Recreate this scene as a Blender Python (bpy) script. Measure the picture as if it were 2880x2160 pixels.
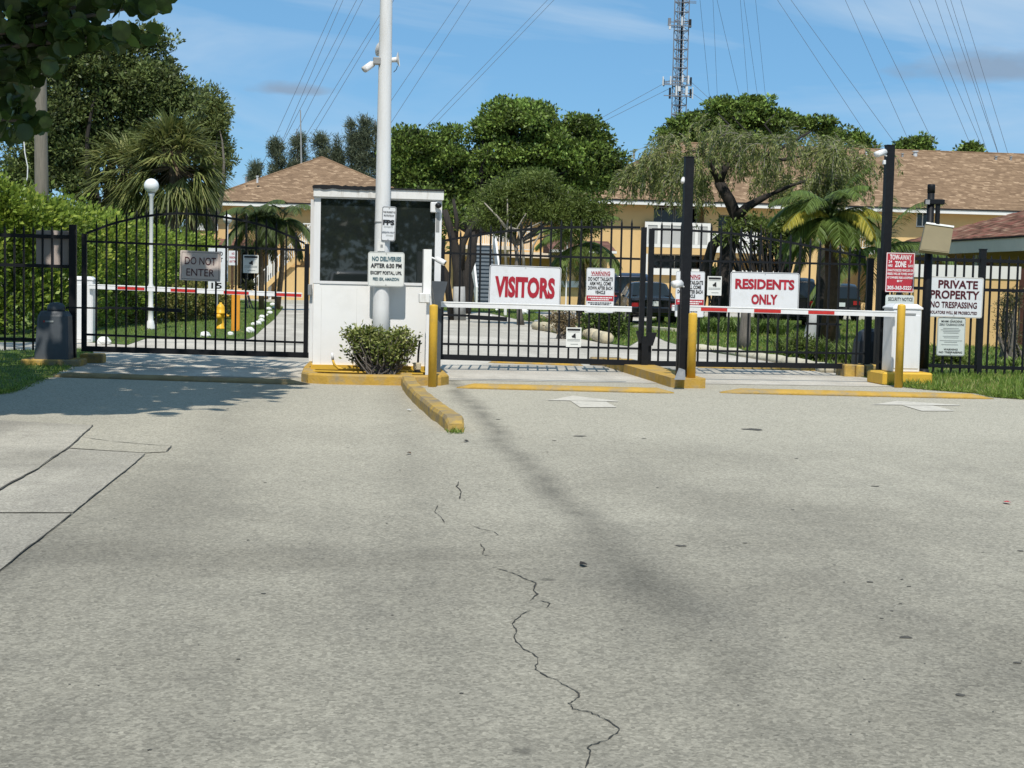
import bpy, math, random
import numpy as np
from mathutils import Vector, Matrix

# ------------------------------------------------------------------ clear
for o in list(bpy.data.objects):
    bpy.data.objects.remove(o, do_unlink=True)
scene = bpy.context.scene
C = scene.collection
random.seed(7)
rng = np.random.default_rng(7)

# ------------------------------------------------------------------ camera
F_PX = 4200.0                      # focal length in pixels of the 2880 px wide photograph
CAM_H = 1.25
YAW = math.radians(6.65)           # camera looks a little right of the lane direction (+Y)
PITCH = math.atan(285.0 / F_PX)    # and a little down
ROLL = math.radians(1.3)
cam_pos = Vector((0, 0, CAM_H))
Fw = Vector((math.sin(YAW) * math.cos(PITCH), math.cos(YAW) * math.cos(PITCH), -math.sin(PITCH)))
R0 = Vector((math.cos(YAW), -math.sin(YAW), 0))
U0 = R0.cross(Fw)
Rt = R0 * math.cos(ROLL) + U0 * math.sin(ROLL)
Up = -R0 * math.sin(ROLL) + U0 * math.cos(ROLL)
cd = bpy.data.cameras.new('camera')
cd.sensor_width = 36.0
cd.lens = 36.0 * F_PX / 2880.0
cd.clip_start = 0.1
cd.clip_end = 3000
cam = bpy.data.objects.new('camera', cd)
C.objects.link(cam)
M = Matrix((Rt, Up, -Fw)).transposed().to_4x4()
M.translation = cam_pos
cam.matrix_world = M
scene.camera = cam

# ------------------------------------------------------------------ world, sun, exposure
SUN_EL = math.radians(56)
SUN_AZ = math.radians(187.2)       # clockwise from +Y: behind the camera
world = bpy.data.worlds.new('World')
scene.world = world
world.use_nodes = True
wt = world.node_tree
for n in list(wt.nodes):
    wt.nodes.remove(n)


def wn(t, **kw):
    n = wt.nodes.new(t)
    for k, v in kw.items():
        setattr(n, k, v)
    return n


def wmath(op, a, b=None, c=None, clamp=False):
    n = wn('ShaderNodeMath', operation=op, use_clamp=clamp)
    for i, v in enumerate((a, b, c)):
        if v is None:
            continue
        if isinstance(v, (int, float)):
            n.inputs[i].default_value = v
        else:
            wt.links.new(v, n.inputs[i])
    return n.outputs[0]


sky = wn('ShaderNodeTexSky', sky_type='NISHITA')
sky.sun_disc = False
sky.sun_elevation = SUN_EL
sky.sun_rotation = SUN_AZ
sky.altitude = 0
sky.air_density = 0.7
sky.dust_density = 0.5
sky.ozone_density = 4.0
wtc = wn('ShaderNodeTexCoord')
sep = wn('ShaderNodeSeparateXYZ')
wt.links.new(wtc.outputs['Generated'], sep.inputs[0])
az = wmath('ARCTAN2', sep.outputs[0], sep.outputs[1])
el = wmath('ARCSINE', sep.outputs[2])
comb = wn('ShaderNodeCombineXYZ')
wt.links.new(wmath('MULTIPLY', az, 1.0), comb.inputs[0])
wt.links.new(wmath('MULTIPLY_ADD', el, 4.5, wmath('MULTIPLY', az, 0.5)), comb.inputs[1])
cir = wn('ShaderNodeTexNoise')
cir.inputs['Scale'].default_value = 3.2
cir.inputs['Detail'].default_value = 6
cir.inputs['Roughness'].default_value = 0.55
cir.inputs['Distortion'].default_value = 0.6
wt.links.new(comb.outputs[0], cir.inputs['Vector'])
cirf = wn('ShaderNodeMapRange')
cirf.inputs[1].default_value = 0.48
cirf.inputs[2].default_value = 0.75
cirf.inputs[3].default_value = 0.0
cirf.inputs[4].default_value = 0.75
wt.links.new(cir.outputs[0], cirf.inputs[0])
comb2 = wn('ShaderNodeCombineXYZ')
wt.links.new(az, comb2.inputs[0])
wt.links.new(wmath('MULTIPLY', el, 2.0), comb2.inputs[1])
pn = wn('ShaderNodeTexNoise')
pn.inputs['Scale'].default_value = 38
pn.inputs['Detail'].default_value = 6
wt.links.new(comb2.outputs[0], pn.inputs['Vector'])
# small grey fair-weather clouds: (azimuth deg, elevation deg, half width deg, half height deg)
CLOUDS = [(-2.0, 6.95, 1.75, 0.36), (24.3, 8.0, 3.9, 0.95), (8.6, 10.95, 0.9, 0.3), (48, 9, 5, 1.1), (-35, 8, 4, 0.8),
          (85, 10, 6, 1.2), (130, 9, 5, 1.0), (-80, 9, 6, 1.2), (-130, 10, 5, 1.0), (170, 9, 6, 1.1)]
csum = None
for a0, e0, wa, we in CLOUDS:
    du = wmath('DIVIDE', wmath('SUBTRACT', az, math.radians(a0)), math.radians(wa))
    dv0 = wmath('SUBTRACT', el, math.radians(e0))
    dv = wmath('DIVIDE', dv0, math.radians(we))
    # flatter base than top
    dvb = wmath('MULTIPLY', wmath('MINIMUM', dv, 0.0), 1.9)
    dv2 = wmath('ADD', wmath('MAXIMUM', dv, 0.0), dvb)
    r = wmath('SQRT', wmath('ADD', wmath('MULTIPLY', du, du), wmath('MULTIPLY', dv2, dv2)))
    m = wmath('SUBTRACT', 1.0, r)
    m = wmath('ADD', m, wmath('MULTIPLY', wmath('SUBTRACT', pn.outputs[0], 0.5), 1.3))
    m = wmath('MULTIPLY', m, 1.5, clamp=True)
    csum = m if csum is None else wmath('MAXIMUM', csum, m)
mixc = wn('ShaderNodeMix', data_type='RGBA')
wt.links.new(cirf.outputs[0], mixc.inputs[0])
hsv = wn('ShaderNodeHueSaturation')
hsv.inputs['Saturation'].default_value = 1.35
wt.links.new(sky.outputs[0], hsv.inputs['Color'])
veil = wn('ShaderNodeMix', data_type='RGBA')      # thin even high haze
veil.inputs[0].default_value = 0.5
wt.links.new(hsv.outputs[0], veil.inputs[6])
veil.inputs[7].default_value = (2.7, 5.0, 7.0, 1)
wt.links.new(veil.outputs[2], mixc.inputs[6])
mixc.inputs[7].default_value = (4.7, 5.9, 7.2, 1)
mixg = wn('ShaderNodeMix', data_type='RGBA')
wt.links.new(wmath('MULTIPLY', csum, 0.8), mixg.inputs[0])
wt.links.new(mixc.outputs[2], mixg.inputs[6])
mixg.inputs[7].default_value = (2.3, 3.1, 4.2, 1)
bg = wn('ShaderNodeBackground')
bg.inputs[1].default_value = 0.118
wt.links.new(mixg.outputs[2], bg.inputs[0])
wo = wn('ShaderNodeOutputWorld')
wt.links.new(bg.outputs[0], wo.inputs[0])

sl = bpy.data.lights.new('sun', 'SUN')
sl.energy = 4.5
sl.angle = math.radians(0.53)
sl.color = (1.0, 0.95, 0.87)
sun = bpy.data.objects.new('sun', sl)
C.objects.link(sun)
sd = Vector((math.sin(SUN_AZ) * math.cos(SUN_EL), math.cos(SUN_AZ) * math.cos(SUN_EL), math.sin(SUN_EL)))
sun.rotation_euler = sd.to_track_quat('Z', 'Y').to_euler()
sun.location = (0, -20, 40)

scene.view_settings.view_transform = 'Standard'
scene.view_settings.look = 'None'
scene.view_settings.exposure = 0.0
scene.view_settings.gamma = 1.0
scene.view_settings.use_curve_mapping = False
scene.render.engine = 'CYCLES'
scene.cycles.max_bounces = 6
scene.cycles.transparent_max_bounces = 8


# ------------------------------------------------------------------ photograph geometry -> world
def ray(px, py):
    return Fw + Rt * ((px - 1440.0) / F_PX) - Up * ((py - 1080.0) / F_PX)


def at(px, py, Y):
    d = ray(px, py)
    return cam_pos + d * (Y / d.y)


def gp(px, py, z=0.0):
    d = ray(px, py)
    return cam_pos + d * ((z - CAM_H) / d.z)


def sc(p):
    return F_PX / (Vector(p) - cam_pos).dot(Fw)


# ------------------------------------------------------------------ materials
MATS = {}


def mat(name, col, rough=0.7, var=0.12, vscale=6.0, bump=0.0, bscale=60.0, metal=0.0, spec=0.3, dirt=None, dscale=2.0, damt=0.5, coat=0.0, stretch=None, dlo=0.52):
    m = bpy.data.materials.new(name)
    m.use_nodes = True
    nt = m.node_tree
    b = nt.nodes['Principled BSDF']
    b.inputs['Roughness'].default_value = rough
    b.inputs['Metallic'].default_value = metal
    b.inputs['Specular IOR Level'].default_value = spec
    if coat:
        b.inputs['Coat Weight'].default_value = coat
        b.inputs['Coat Roughness'].default_value = 0.08
    tc = nt.nodes.new('ShaderNodeTexCoord')
    vec = tc.outputs['Object']
    if stretch:
        mp = nt.nodes.new('ShaderNodeMapping')
        mp.inputs['Scale'].default_value = stretch
        nt.links.new(vec, mp.inputs[0])
        vec = mp.outputs[0]
    n = nt.nodes.new('ShaderNodeTexNoise')
    n.inputs['Scale'].default_value = vscale
    n.inputs['Detail'].default_value = 8
    n.inputs['Roughness'].default_value = 0.65
    nt.links.new(vec, n.inputs['Vector'])
    r = nt.nodes.new('ShaderNodeValToRGB')
    c = np.array(col)
    r.color_ramp.elements[0].position = 0.28
    r.color_ramp.elements[1].position = 0.72
    r.color_ramp.elements[0].color = (*np.clip(c * (1 - var), 0, 1), 1)
    r.color_ramp.elements[1].color = (*np.clip(c * (1 + var), 0, 1), 1)
    nt.links.new(n.outputs[0], r.inputs[0])
    out = r.outputs[0]
    if dirt is not None:
        n2 = nt.nodes.new('ShaderNodeTexNoise')
        n2.inputs['Scale'].default_value = dscale
        n2.inputs['Detail'].default_value = 10
        n2.inputs['Roughness'].default_value = 0.7
        nt.links.new(vec, n2.inputs['Vector'])
        mr = nt.nodes.new('ShaderNodeMapRange')
        mr.inputs[1].default_value = dlo
        mr.inputs[2].default_value = dlo + 0.2
        mr.inputs[4].default_value = damt
        nt.links.new(n2.outputs[0], mr.inputs[0])
        mx = nt.nodes.new('ShaderNodeMix')
        mx.data_type = 'RGBA'
        nt.links.new(mr.outputs[0], mx.inputs[0])
        nt.links.new(out, mx.inputs[6])
        mx.inputs[7].default_value = (*dirt, 1)
        out = mx.outputs[2]
    nt.links.new(out, b.inputs['Base Color'])
    if bump:
        bn = nt.nodes.new('ShaderNodeTexNoise')
        bn.inputs['Scale'].default_value = bscale
        bn.inputs['Detail'].default_value = 5
        nt.links.new(vec, bn.inputs['Vector'])
        bp = nt.nodes.new('ShaderNodeBump')
        bp.inputs['Strength'].default_value = bump
        bp.inputs['Distance'].default_value = 0.01
        nt.links.new(bn.outputs[0], bp.inputs['Height'])
        nt.links.new(bp.outputs[0], b.inputs['Normal'])
    MATS[name] = m
    return m


def leafmat(name, cols, trans=0.3, rough=0.5, spec=0.35):
    m = bpy.data.materials.new(name)
    m.use_nodes = True
    nt = m.node_tree
    b = nt.nodes['Principled BSDF']
    b.inputs['Roughness'].default_value = rough
    b.inputs['Specular IOR Level'].default_value = spec
    g = nt.nodes.new('ShaderNodeNewGeometry')
    r = nt.nodes.new('ShaderNodeValToRGB')
    els = r.color_ramp.elements
    k = len(cols)
    while len(els) < k:
        els.new(0.5)
    for i, c in enumerate(cols):
        els[i].position = i / (k - 1)
        els[i].color = (*c, 1)
    tc = nt.nodes.new('ShaderNodeTexCoord')
    n = nt.nodes.new('ShaderNodeTexNoise')
    n.inputs['Scale'].default_value = 0.9
    n.inputs['Detail'].default_value = 3
    nt.links.new(tc.outputs['Object'], n.inputs['Vector'])
    ma = nt.nodes.new('ShaderNodeMath')
    ma.operation = 'MULTIPLY_ADD'
    ma.use_clamp = True
    nt.links.new(n.outputs[0], ma.inputs[0])
    ma.inputs[1].default_value = 1.3
    ma2 = nt.nodes.new('ShaderNodeMath')
    ma2.operation = 'MULTIPLY_ADD'
    nt.links.new(g.outputs['Random Per Island'], ma2.inputs[0])
    ma2.inputs[1].default_value = 0.75
    ma2.inputs[2].default_value = -0.52
    nt.links.new(ma2.outputs[0], ma.inputs[2])
    nt.links.new(ma.outputs[0], r.inputs[0])
    nt.links.new(r.outputs[0], b.inputs['Base Color'])
    t = nt.nodes.new('ShaderNodeBsdfTranslucent')
    hs = nt.nodes.new('ShaderNodeHueSaturation')
    hs.inputs['Value'].default_value = 1.6
    hs.inputs['Hue'].default_value = 0.485
    nt.links.new(r.outputs[0], hs.inputs['Color'])
    nt.links.new(hs.outputs[0], t.inputs['Color'])
    mx = nt.nodes.new('ShaderNodeMixShader')
    mx.inputs[0].default_value = trans
    nt.links.new(b.outputs[0], mx.inputs[1])
    nt.links.new(t.outputs[0], mx.inputs[2])
    nt.links.new(mx.outputs[0], nt.nodes['Material Output'].inputs['Surface'])
    MATS[name] = m
    return m


def glassmat(name, col, rough=0.03, spec=0.5):
    m = bpy.data.materials.new(name)
    m.use_nodes = True
    b = m.node_tree.nodes['Principled BSDF']
    b.inputs['Base Color'].default_value = (*col, 1)
    b.inputs['Roughness'].default_value = rough
    b.inputs['Specular IOR Level'].default_value = spec
    MATS[name] = m
    return m


def asphaltmat(name, base, light, dark, fine=170.0, bumps=0.35, smear=False, grain=0.6):
    """worn pavement: aggregate speckle, broad blotches, small pits"""
    m = bpy.data.materials.new(name)
    m.use_nodes = True
    nt = m.node_tree
    L = nt.links.new
    b = nt.nodes['Principled BSDF']
    b.inputs['Roughness'].default_value = 0.9
    b.inputs['Specular IOR Level'].default_value = 0.18
    tc = nt.nodes.new('ShaderNodeTexCoord')
    V = tc.outputs['Object']

    def noise(s, d=4, rg=0.6, vec=None, dist=0):
        n = nt.nodes.new('ShaderNodeTexNoise')
        n.inputs['Scale'].default_value = s
        n.inputs['Detail'].default_value = d
        n.inputs['Roughness'].default_value = rg
        n.inputs['Distortion'].default_value = dist
        L(vec or V, n.inputs['Vector'])
        return n.outputs[0]

    def rng_(x, a, c, lo, hi):
        r = nt.nodes.new('ShaderNodeMapRange')
        r.inputs[1].default_value = a
        r.inputs[2].default_value = c
        r.inputs[3].default_value = lo
        r.inputs[4].default_value = hi
        L(x, r.inputs[0])
        return r.outputs[0]

    def mix(f, a, c, blend='MIX'):
        x = nt.nodes.new('ShaderNodeMix')
        x.data_type = 'RGBA'
        x.blend_type = blend
        if isinstance(f, float):
            x.inputs[0].default_value = f
        else:
            L(f, x.inputs[0])
        for i, v in ((6, a), (7, c)):
            if isinstance(v, tuple):
                x.inputs[i].default_value = (*v, 1)
            else:
                L(v, x.inputs[i])
        return x.outputs[2]

    big = noise(0.35, 6, 0.6, dist=0.5)
    mid = noise(2.3, 6, 0.65)
    col = mix(rng_(big, 0.38, 0.62, 0, 1), tuple(x * 0.9 for x in base), tuple(x * 1.06 for x in light))
    mp0 = nt.nodes.new('ShaderNodeMapping')
    mp0.inputs['Scale'].default_value = (1.6, 0.25, 1)
    L(V, mp0.inputs[0])
    tyre = noise(1.0, 5, 0.6, mp0.outputs[0])
    col = mix(rng_(tyre, 0.48, 0.7, 0, 0.6), col, dark)
    col = mix(rng_(mid, 0.45, 0.75, 0, 0.5), col, dark)
    # small dark oil spots
    vo = nt.nodes.new('ShaderNodeTexVoronoi')
    vo.inputs['Scale'].default_value = 1.5
    L(V, vo.inputs['Vector'])
    sp = rng_(vo.outputs['Distance'], 0.03, 0.075, 1.0, 0.0)
    spn = nt.nodes.new('ShaderNodeMath')
    spn.operation = 'MULTIPLY'
    L(sp, spn.inputs[0])
    L(rng_(noise(9, 3), 0.45, 0.58, 0, 0.85), spn.inputs[1])
    col = mix(spn.outputs[0], col, tuple(x * 0.45 for x in dark))
    if smear:
        col = mix(rng_(noise(0.16, 4, 0.55), 0.42, 0.6, 0.0, 0.35), col, tuple(x * 1.25 for x in light))
        # long tyre smear running along the lane, displaced by noise
        sx = nt.nodes.new('ShaderNodeSeparateXYZ')
        L(V, sx.inputs[0])

        def mth(op, a, c=None, d=None):
            q = nt.nodes.new('ShaderNodeMath')
            q.operation = op
            for i, v in enumerate((a, c, d)):
                if v is None:
                    continue
                if isinstance(v, (int, float)):
                    q.inputs[i].default_value = v
                else:
                    L(v, q.inputs[i])
            return q.outputs[0]
        wob = mth('MULTIPLY', mth('SUBTRACT', noise(0.5, 5), 0.5), 0.5)
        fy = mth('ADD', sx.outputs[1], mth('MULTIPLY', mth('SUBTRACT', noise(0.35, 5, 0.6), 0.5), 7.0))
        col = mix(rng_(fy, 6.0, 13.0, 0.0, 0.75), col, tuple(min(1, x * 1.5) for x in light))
        for x0, k, w, amt in ((1.2, 0.010, 0.17, 0.6), (0.2, 0.03, 0.3, 0.22), (-0.9, 0.0, 0.5, 0.2)):
            cx = mth('MULTIPLY_ADD', sx.outputs[1], k, x0)
            dd = mth('ABSOLUTE', mth('ADD', mth('SUBTRACT', sx.outputs[0], cx), wob))
            f = rng_(dd, 0.0, w, amt, 0.0)
            f2 = mth('MULTIPLY', mth('MULTIPLY', f, rng_(sx.outputs[1], 3.6, 6.5, 0.15, 1.0)), rng_(noise(1.4, 5), 0.32, 0.58, 0.3, 1.0))
            col = mix(f2, col, tuple(x * 0.55 for x in dark))
    g1 = noise(fine, 2, 0.7)
    vg = nt.nodes.new('ShaderNodeTexVoronoi')
    vg.inputs['Scale'].default_value = fine * 0.75
    L(V, vg.inputs['Vector'])
    vgr = rng_(vg.outputs['Color'], 0.0, 1.0, 1.0 - grain * 0.5, 1.0 + grain * 0.55)
    gm = nt.nodes.new('ShaderNodeMath')
    gm.operation = 'MULTIPLY'
    L(vgr, gm.inputs[0])
    L(rng_(g1, 0.3, 0.7, 1.0 - grain * 0.35, 1.0 + grain * 0.35), gm.inputs[1])
    cg = nt.nodes.new('ShaderNodeCombineXYZ')
    for q_ in range(3):
        L(gm.outputs[0], cg.inputs[q_])
    col = mix(1.0, col, cg.outputs[0], 'MULTIPLY')
    L(col, b.inputs['Base Color'])
    bp = nt.nodes.new('ShaderNodeBump')
    bp.inputs['Strength'].default_value = bumps
    bp.inputs['Distance'].default_value = 0.006
    L(g1, bp.inputs['Height'])
    L(bp.outputs[0], b.inputs['Normal'])
    MATS[name] = m
    return m


def shinglemat(name, cols, sx=3.2, sy=7.0, rot=0.0):
    m = bpy.data.materials.new(name)
    m.use_nodes = True
    nt = m.node_tree
    L = nt.links.new
    b = nt.nodes['Principled BSDF']
    b.inputs['Roughness'].default_value = 0.92
    b.inputs['Specular IOR Level'].default_value = 0.1
    tc = nt.nodes.new('ShaderNodeTexCoord')
    mp = nt.nodes.new('ShaderNodeMapping')
    mp.inputs['Rotation'].default_value = (0, 0, rot)
    mp.inputs['Scale'].default_value = (1, 1, 1.8)
    L(tc.outputs['Object'], mp.inputs[0])
    br = nt.nodes.new('ShaderNodeTexBrick')
    br.inputs['Scale'].default_value = 1.0
    br.inputs['Brick Width'].default_value = 0.34
    br.inputs['Row Height'].default_value = 0.15
    br.inputs['Mortar Size'].default_value = 0.012
    br.inputs['Mortar Smooth'].default_value = 0.6
    br.inputs['Bias'].default_value = 0.0
    br.inputs['Color1'].default_value = (0, 0, 0, 1)
    br.inputs['Color2'].default_value = (1, 1, 1, 1)
    br.inputs['Mortar'].default_value = (0.0, 0.0, 0.0, 1)
    # brick rows follow the slope: use x (along eave) and height
    sx_ = nt.nodes.new('ShaderNodeSeparateXYZ')
    L(mp.outputs[0], sx_.inputs[0])
    cx = nt.nodes.new('ShaderNodeCombineXYZ')
    ad = nt.nodes.new('ShaderNodeMath')
    ad.operation = 'MULTIPLY_ADD'
    L(sx_.outputs[1], ad.inputs[0])
    ad.inputs[1].default_value = 0.35
    L(sx_.outputs[0], ad.inputs[2])
    L(ad.outputs[0], cx.inputs[0])
    L(sx_.outputs[2], cx.inputs[1])
    L(cx.outputs[0], br.inputs['Vector'])
    n = nt.nodes.new('ShaderNodeTexNoise')
    n.inputs['Scale'].default_value = 7.0
    n.inputs['Detail'].default_value = 6
    L(cx.outputs[0], n.inputs['Vector'])
    mx = nt.nodes.new('ShaderNodeMix')
    mx.data_type = 'FLOAT'
    mx.inputs[0].default_value = 0.5
    L(br.outputs['Color'], mx.inputs[2])
    L(n.outputs[0], mx.inputs[3])
    r = nt.nodes.new('ShaderNodeValToRGB')
    els = r.color_ramp.elements
    while len(els) < len(cols):
        els.new(0.5)
    for i, (p, c) in enumerate(cols):
        els[i].position = p
        els[i].color = (*c, 1)
    L(mx.outputs[0], r.inputs[0])
    L(r.outputs[0], b.inputs['Base Color'])
    bp = nt.nodes.new('ShaderNodeBump')
    bp.inputs['Strength'].default_value = 0.6
    bp.inputs['Distance'].default_value = 0.03
    L(mx.outputs[0], bp.inputs['Height'])
    L(bp.outputs[0], b.inputs['Normal'])
    MATS[name] = m
    return m


def shinglepiece(name, cols):
    m = bpy.data.materials.new(name)
    m.use_nodes = True
    nt = m.node_tree
    b = nt.nodes['Principled BSDF']
    b.inputs['Roughness'].default_value = 0.95
    b.inputs['Specular IOR Level'].default_value = 0.08
    oi = nt.nodes.new('ShaderNodeNewGeometry')
    o2 = nt.nodes.new('ShaderNodeObjectInfo')
    ad = nt.nodes.new('ShaderNodeMath')
    ad.operation = 'ADD'
    fr = nt.nodes.new('ShaderNodeMath')
    fr.operation = 'FRACT'
    nt.links.new(oi.outputs['Random Per Island'], ad.inputs[0])
    nt.links.new(o2.outputs['Random'], ad.inputs[1])
    nt.links.new(ad.outputs[0], fr.inputs[0])
    r = nt.nodes.new('ShaderNodeValToRGB')
    els = r.color_ramp.elements
    while len(els) < len(cols):
        els.new(0.5)
    for i, c in enumerate(cols):
        els[i].position = i / (len(cols) - 1)
        els[i].color = (*c, 1)
    nt.links.new(fr.outputs[0], r.inputs[0])
    nt.links.new(r.outputs[0], b.inputs['Base Color'])
    MATS[name] = m


shinglepiece('shingle_piece', [(0.085, 0.045, 0.03), (0.16, 0.08, 0.055), (0.22, 0.125, 0.085), (0.25, 0.10, 0.075), (0.33, 0.22, 0.15)])
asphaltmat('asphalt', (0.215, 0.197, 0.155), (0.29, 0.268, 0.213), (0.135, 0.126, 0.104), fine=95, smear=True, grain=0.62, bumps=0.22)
asphaltmat('concrete_old', (0.33, 0.305, 0.25), (0.40, 0.37, 0.305), (0.22, 0.203, 0.17), fine=130, bumps=0.3, grain=0.6)
asphaltmat('concrete_drive', (0.46, 0.425, 0.36), (0.54, 0.50, 0.43), (0.33, 0.305, 0.26), fine=120, bumps=0.15, grain=0.4)
mat('crack', (0.05, 0.047, 0.04), 1.0, var=0.4, vscale=20)
mat('pit', (0.085, 0.08, 0.068), 1.0, var=0.5, vscale=30)
mat('road_paint', (0.56, 0.52, 0.44), 0.75, var=0.15, vscale=30, dirt=(0.3, 0.28, 0.24), dscale=5, damt=0.8)
mat('yellow_paint', (0.66, 0.40, 0.045), 0.5, var=0.08, vscale=5, bump=0.15, bscale=40, dirt=(0.36, 0.25, 0.08), dscale=7, damt=0.5, dlo=0.52)
mat('yellow_kerb', (0.48, 0.295, 0.055), 0.85, var=0.2, vscale=9, bump=0.6, bscale=45, dirt=(0.25, 0.215, 0.15), dscale=4.5, damt=0.9, dlo=0.46)
mat('yellow_worn', (0.46, 0.30, 0.07), 0.85, var=0.2, vscale=9, bump=0.6, bscale=40, dirt=(0.20, 0.175, 0.135), dscale=4.0, damt=0.95, dlo=0.44)
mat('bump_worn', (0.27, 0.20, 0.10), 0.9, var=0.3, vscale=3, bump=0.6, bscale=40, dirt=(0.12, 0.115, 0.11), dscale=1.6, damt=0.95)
mat('black_steel', (0.009, 0.010, 0.012), 0.5, var=0.25, vscale=20, spec=0.22, dirt=(0.022, 0.021, 0.02), dscale=14, damt=0.4)
mat('white_wall', (0.83, 0.825, 0.80), 0.5, var=0.02, vscale=3, bump=0.04, bscale=120, dirt=(0.62, 0.61, 0.57), dscale=1.6, damt=0.3)
mat('white_worn', (0.72, 0.715, 0.69), 0.6, var=0.05, vscale=5, dirt=(0.33, 0.29, 0.23), dscale=3.4, damt=0.65, stretch=(6, 6, 0.8))
mat('white_steel', (0.74, 0.74, 0.735), 0.4, var=0.03, vscale=3, dirt=(0.55, 0.54, 0.5), dscale=4, damt=0.3, stretch=(3, 3, 0.6))
mat('pole_paint', (0.70, 0.705, 0.70), 0.5, var=0.035, vscale=2.5, bump=0.08, bscale=70, dirt=(0.5, 0.49, 0.46), dscale=3, damt=0.4, stretch=(3, 3, 0.5))
mat('grey_metal', (0.33, 0.33, 0.32), 0.45, var=0.12, vscale=9, metal=0.3)
mat('beige_metal', (0.21, 0.175, 0.10), 0.5, var=0.06, vscale=6)
mat('pale_grey_sign', (0.62, 0.52, 0.46), 0.55, var=0.05, vscale=8)
mat('sign_back', (0.46, 0.39, 0.35), 0.5, var=0.07, vscale=6)
mat('sign_white', (0.70, 0.715, 0.73), 0.35, var=0.02, vscale=6, dirt=(0.52, 0.52, 0.48), dscale=5, damt=0.4)
mat('sign_cream', (0.72, 0.73, 0.69), 0.4, var=0.03, vscale=8, dirt=(0.52, 0.52, 0.48), dscale=5, damt=0.4)
mat('sign_green_white', (0.60, 0.64, 0.61), 0.4, var=0.04, vscale=6, dirt=(0.52, 0.52, 0.48), dscale=5, damt=0.4)
mat('ink_red', (0.36, 0.02, 0.035), 0.5, var=0.1, vscale=20)
mat('sign_red', (0.42, 0.035, 0.05), 0.4, var=0.08, vscale=12)
mat('ink_black', (0.02, 0.02, 0.022), 0.5)
mat('ink_maroon', (0.08, 0.012, 0.02), 0.5)
mat('ink_teal', (0.03, 0.10, 0.13), 0.5)
mat('ink_blue', (0.03, 0.06, 0.10), 0.5)
mat('ink_grey', (0.30, 0.32, 0.31), 0.6)
mat('ink_white', (0.74, 0.70, 0.70), 0.5)
mat('tape_red', (0.50, 0.035, 0.03), 0.35, var=0.12, vscale=20)
mat('soil', (0.10, 0.06, 0.04), 1.0, var=0.4, vscale=14, bump=0.8, bscale=40)
mat('wood_pole', (0.20, 0.18, 0.145), 0.9, var=0.3, vscale=4, bump=0.5, bscale=30, stretch=(14, 14, 0.7))
mat('bark_dark', (0.035, 0.03, 0.026), 0.95, var=0.4, vscale=6, bump=0.8, bscale=18, stretch=(3, 3, 0.7))
mat('bark_grey', (0.16, 0.14, 0.12), 0.95, var=0.35, vscale=5, bump=0.7, bscale=18, stretch=(3, 3, 0.7))
mat('bark_palm', (0.13, 0.095, 0.065), 0.95, var=0.4, vscale=5, bump=0.8, bscale=14, stretch=(2, 2, 3))
mat('bark_brown', (0.085, 0.05, 0.03), 0.95, var=0.4, vscale=8, bump=0.8, bscale=18)
mat('twig_pale', (0.30, 0.27, 0.22), 0.9, var=0.3, vscale=12)
mat('whitewash', (0.36, 0.36, 0.35), 0.9, var=0.12, vscale=8)
mat('stucco', (0.66, 0.45, 0.205), 0.9, var=0.05, vscale=1.2, bump=0.25, bscale=30, dirt=(0.5, 0.35, 0.18), dscale=0.9, damt=0.4)
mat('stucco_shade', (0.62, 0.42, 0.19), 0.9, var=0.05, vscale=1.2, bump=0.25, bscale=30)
mat('trim_white', (0.72, 0.71, 0.67), 0.6, var=0.04, vscale=2)
mat('fascia_grey', (0.78, 0.66, 0.52), 0.7, var=0.06, vscale=2)
mat('stair_grey', (0.16, 0.19, 0.215), 0.8, var=0.1, vscale=5)
mat('door_brown', (0.07, 0.03, 0.022), 0.6, var=0.15, vscale=4)
mat('panel_grey', (0.42, 0.42, 0.40), 0.7, var=0.06, vscale=5)
mat('rock_white', (0.74, 0.74, 0.71), 0.85, var=0.08, vscale=7, bump=0.6, bscale=12)
mat('stone_cream', (0.52, 0.45, 0.31), 0.9, var=0.2, vscale=7, bump=0.6, bscale=14, dirt=(0.24, 0.19, 0.12), dscale=5, damt=0.7)
mat('kerb_cream', (0.55, 0.50, 0.38), 0.9, var=0.15, vscale=5, bump=0.4, bscale=20, dirt=(0.25, 0.22, 0.16), dscale=3, damt=0.7)
mat('hydrant_yellow', (0.75, 0.42, 0.03), 0.4, var=0.06, vscale=9)
mat('post_orange', (0.72, 0.30, 0.03), 0.55, var=0.1, vscale=7)
mat('operator_blue', (0.075, 0.085, 0.095), 0.5, var=0.12, vscale=5)
mat('operator_grey', (0.04, 0.042, 0.047), 0.5, var=0.12, vscale=5)
mat('car_black', (0.012, 0.013, 0.015), 0.25, var=0.05, coat=0.6)
mat('car_navy', (0.015, 0.022, 0.045), 0.25, var=0.05, coat=0.6)
mat('car_white', (0.7, 0.71, 0.72), 0.25, var=0.02, coat=0.5)
mat('tyre', (0.012, 0.012, 0.012), 0.85)
mat('rim', (0.35, 0.35, 0.36), 0.3, metal=0.8)
mat('tail_red', (0.30, 0.02, 0.02), 0.2, coat=0.5)
mat('plastic_black', (0.012, 0.012, 0.013), 0.5)
mat('cable_steel', (0.10, 0.12, 0.15), 0.6)
mat('mast_steel', (0.17, 0.18, 0.20), 0.6, var=0.2, vscale=0.4)
mat('antenna_white', (0.55, 0.57, 0.58), 0.5)
glassmat('glass_dark', (0.012, 0.016, 0.017), 0.03)
glassmat('glass_booth', (0.014, 0.018, 0.017), 0.02, 0.95)
glassmat('globe_white', (0.8, 0.8, 0.8), 0.25, 0.4)
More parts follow.
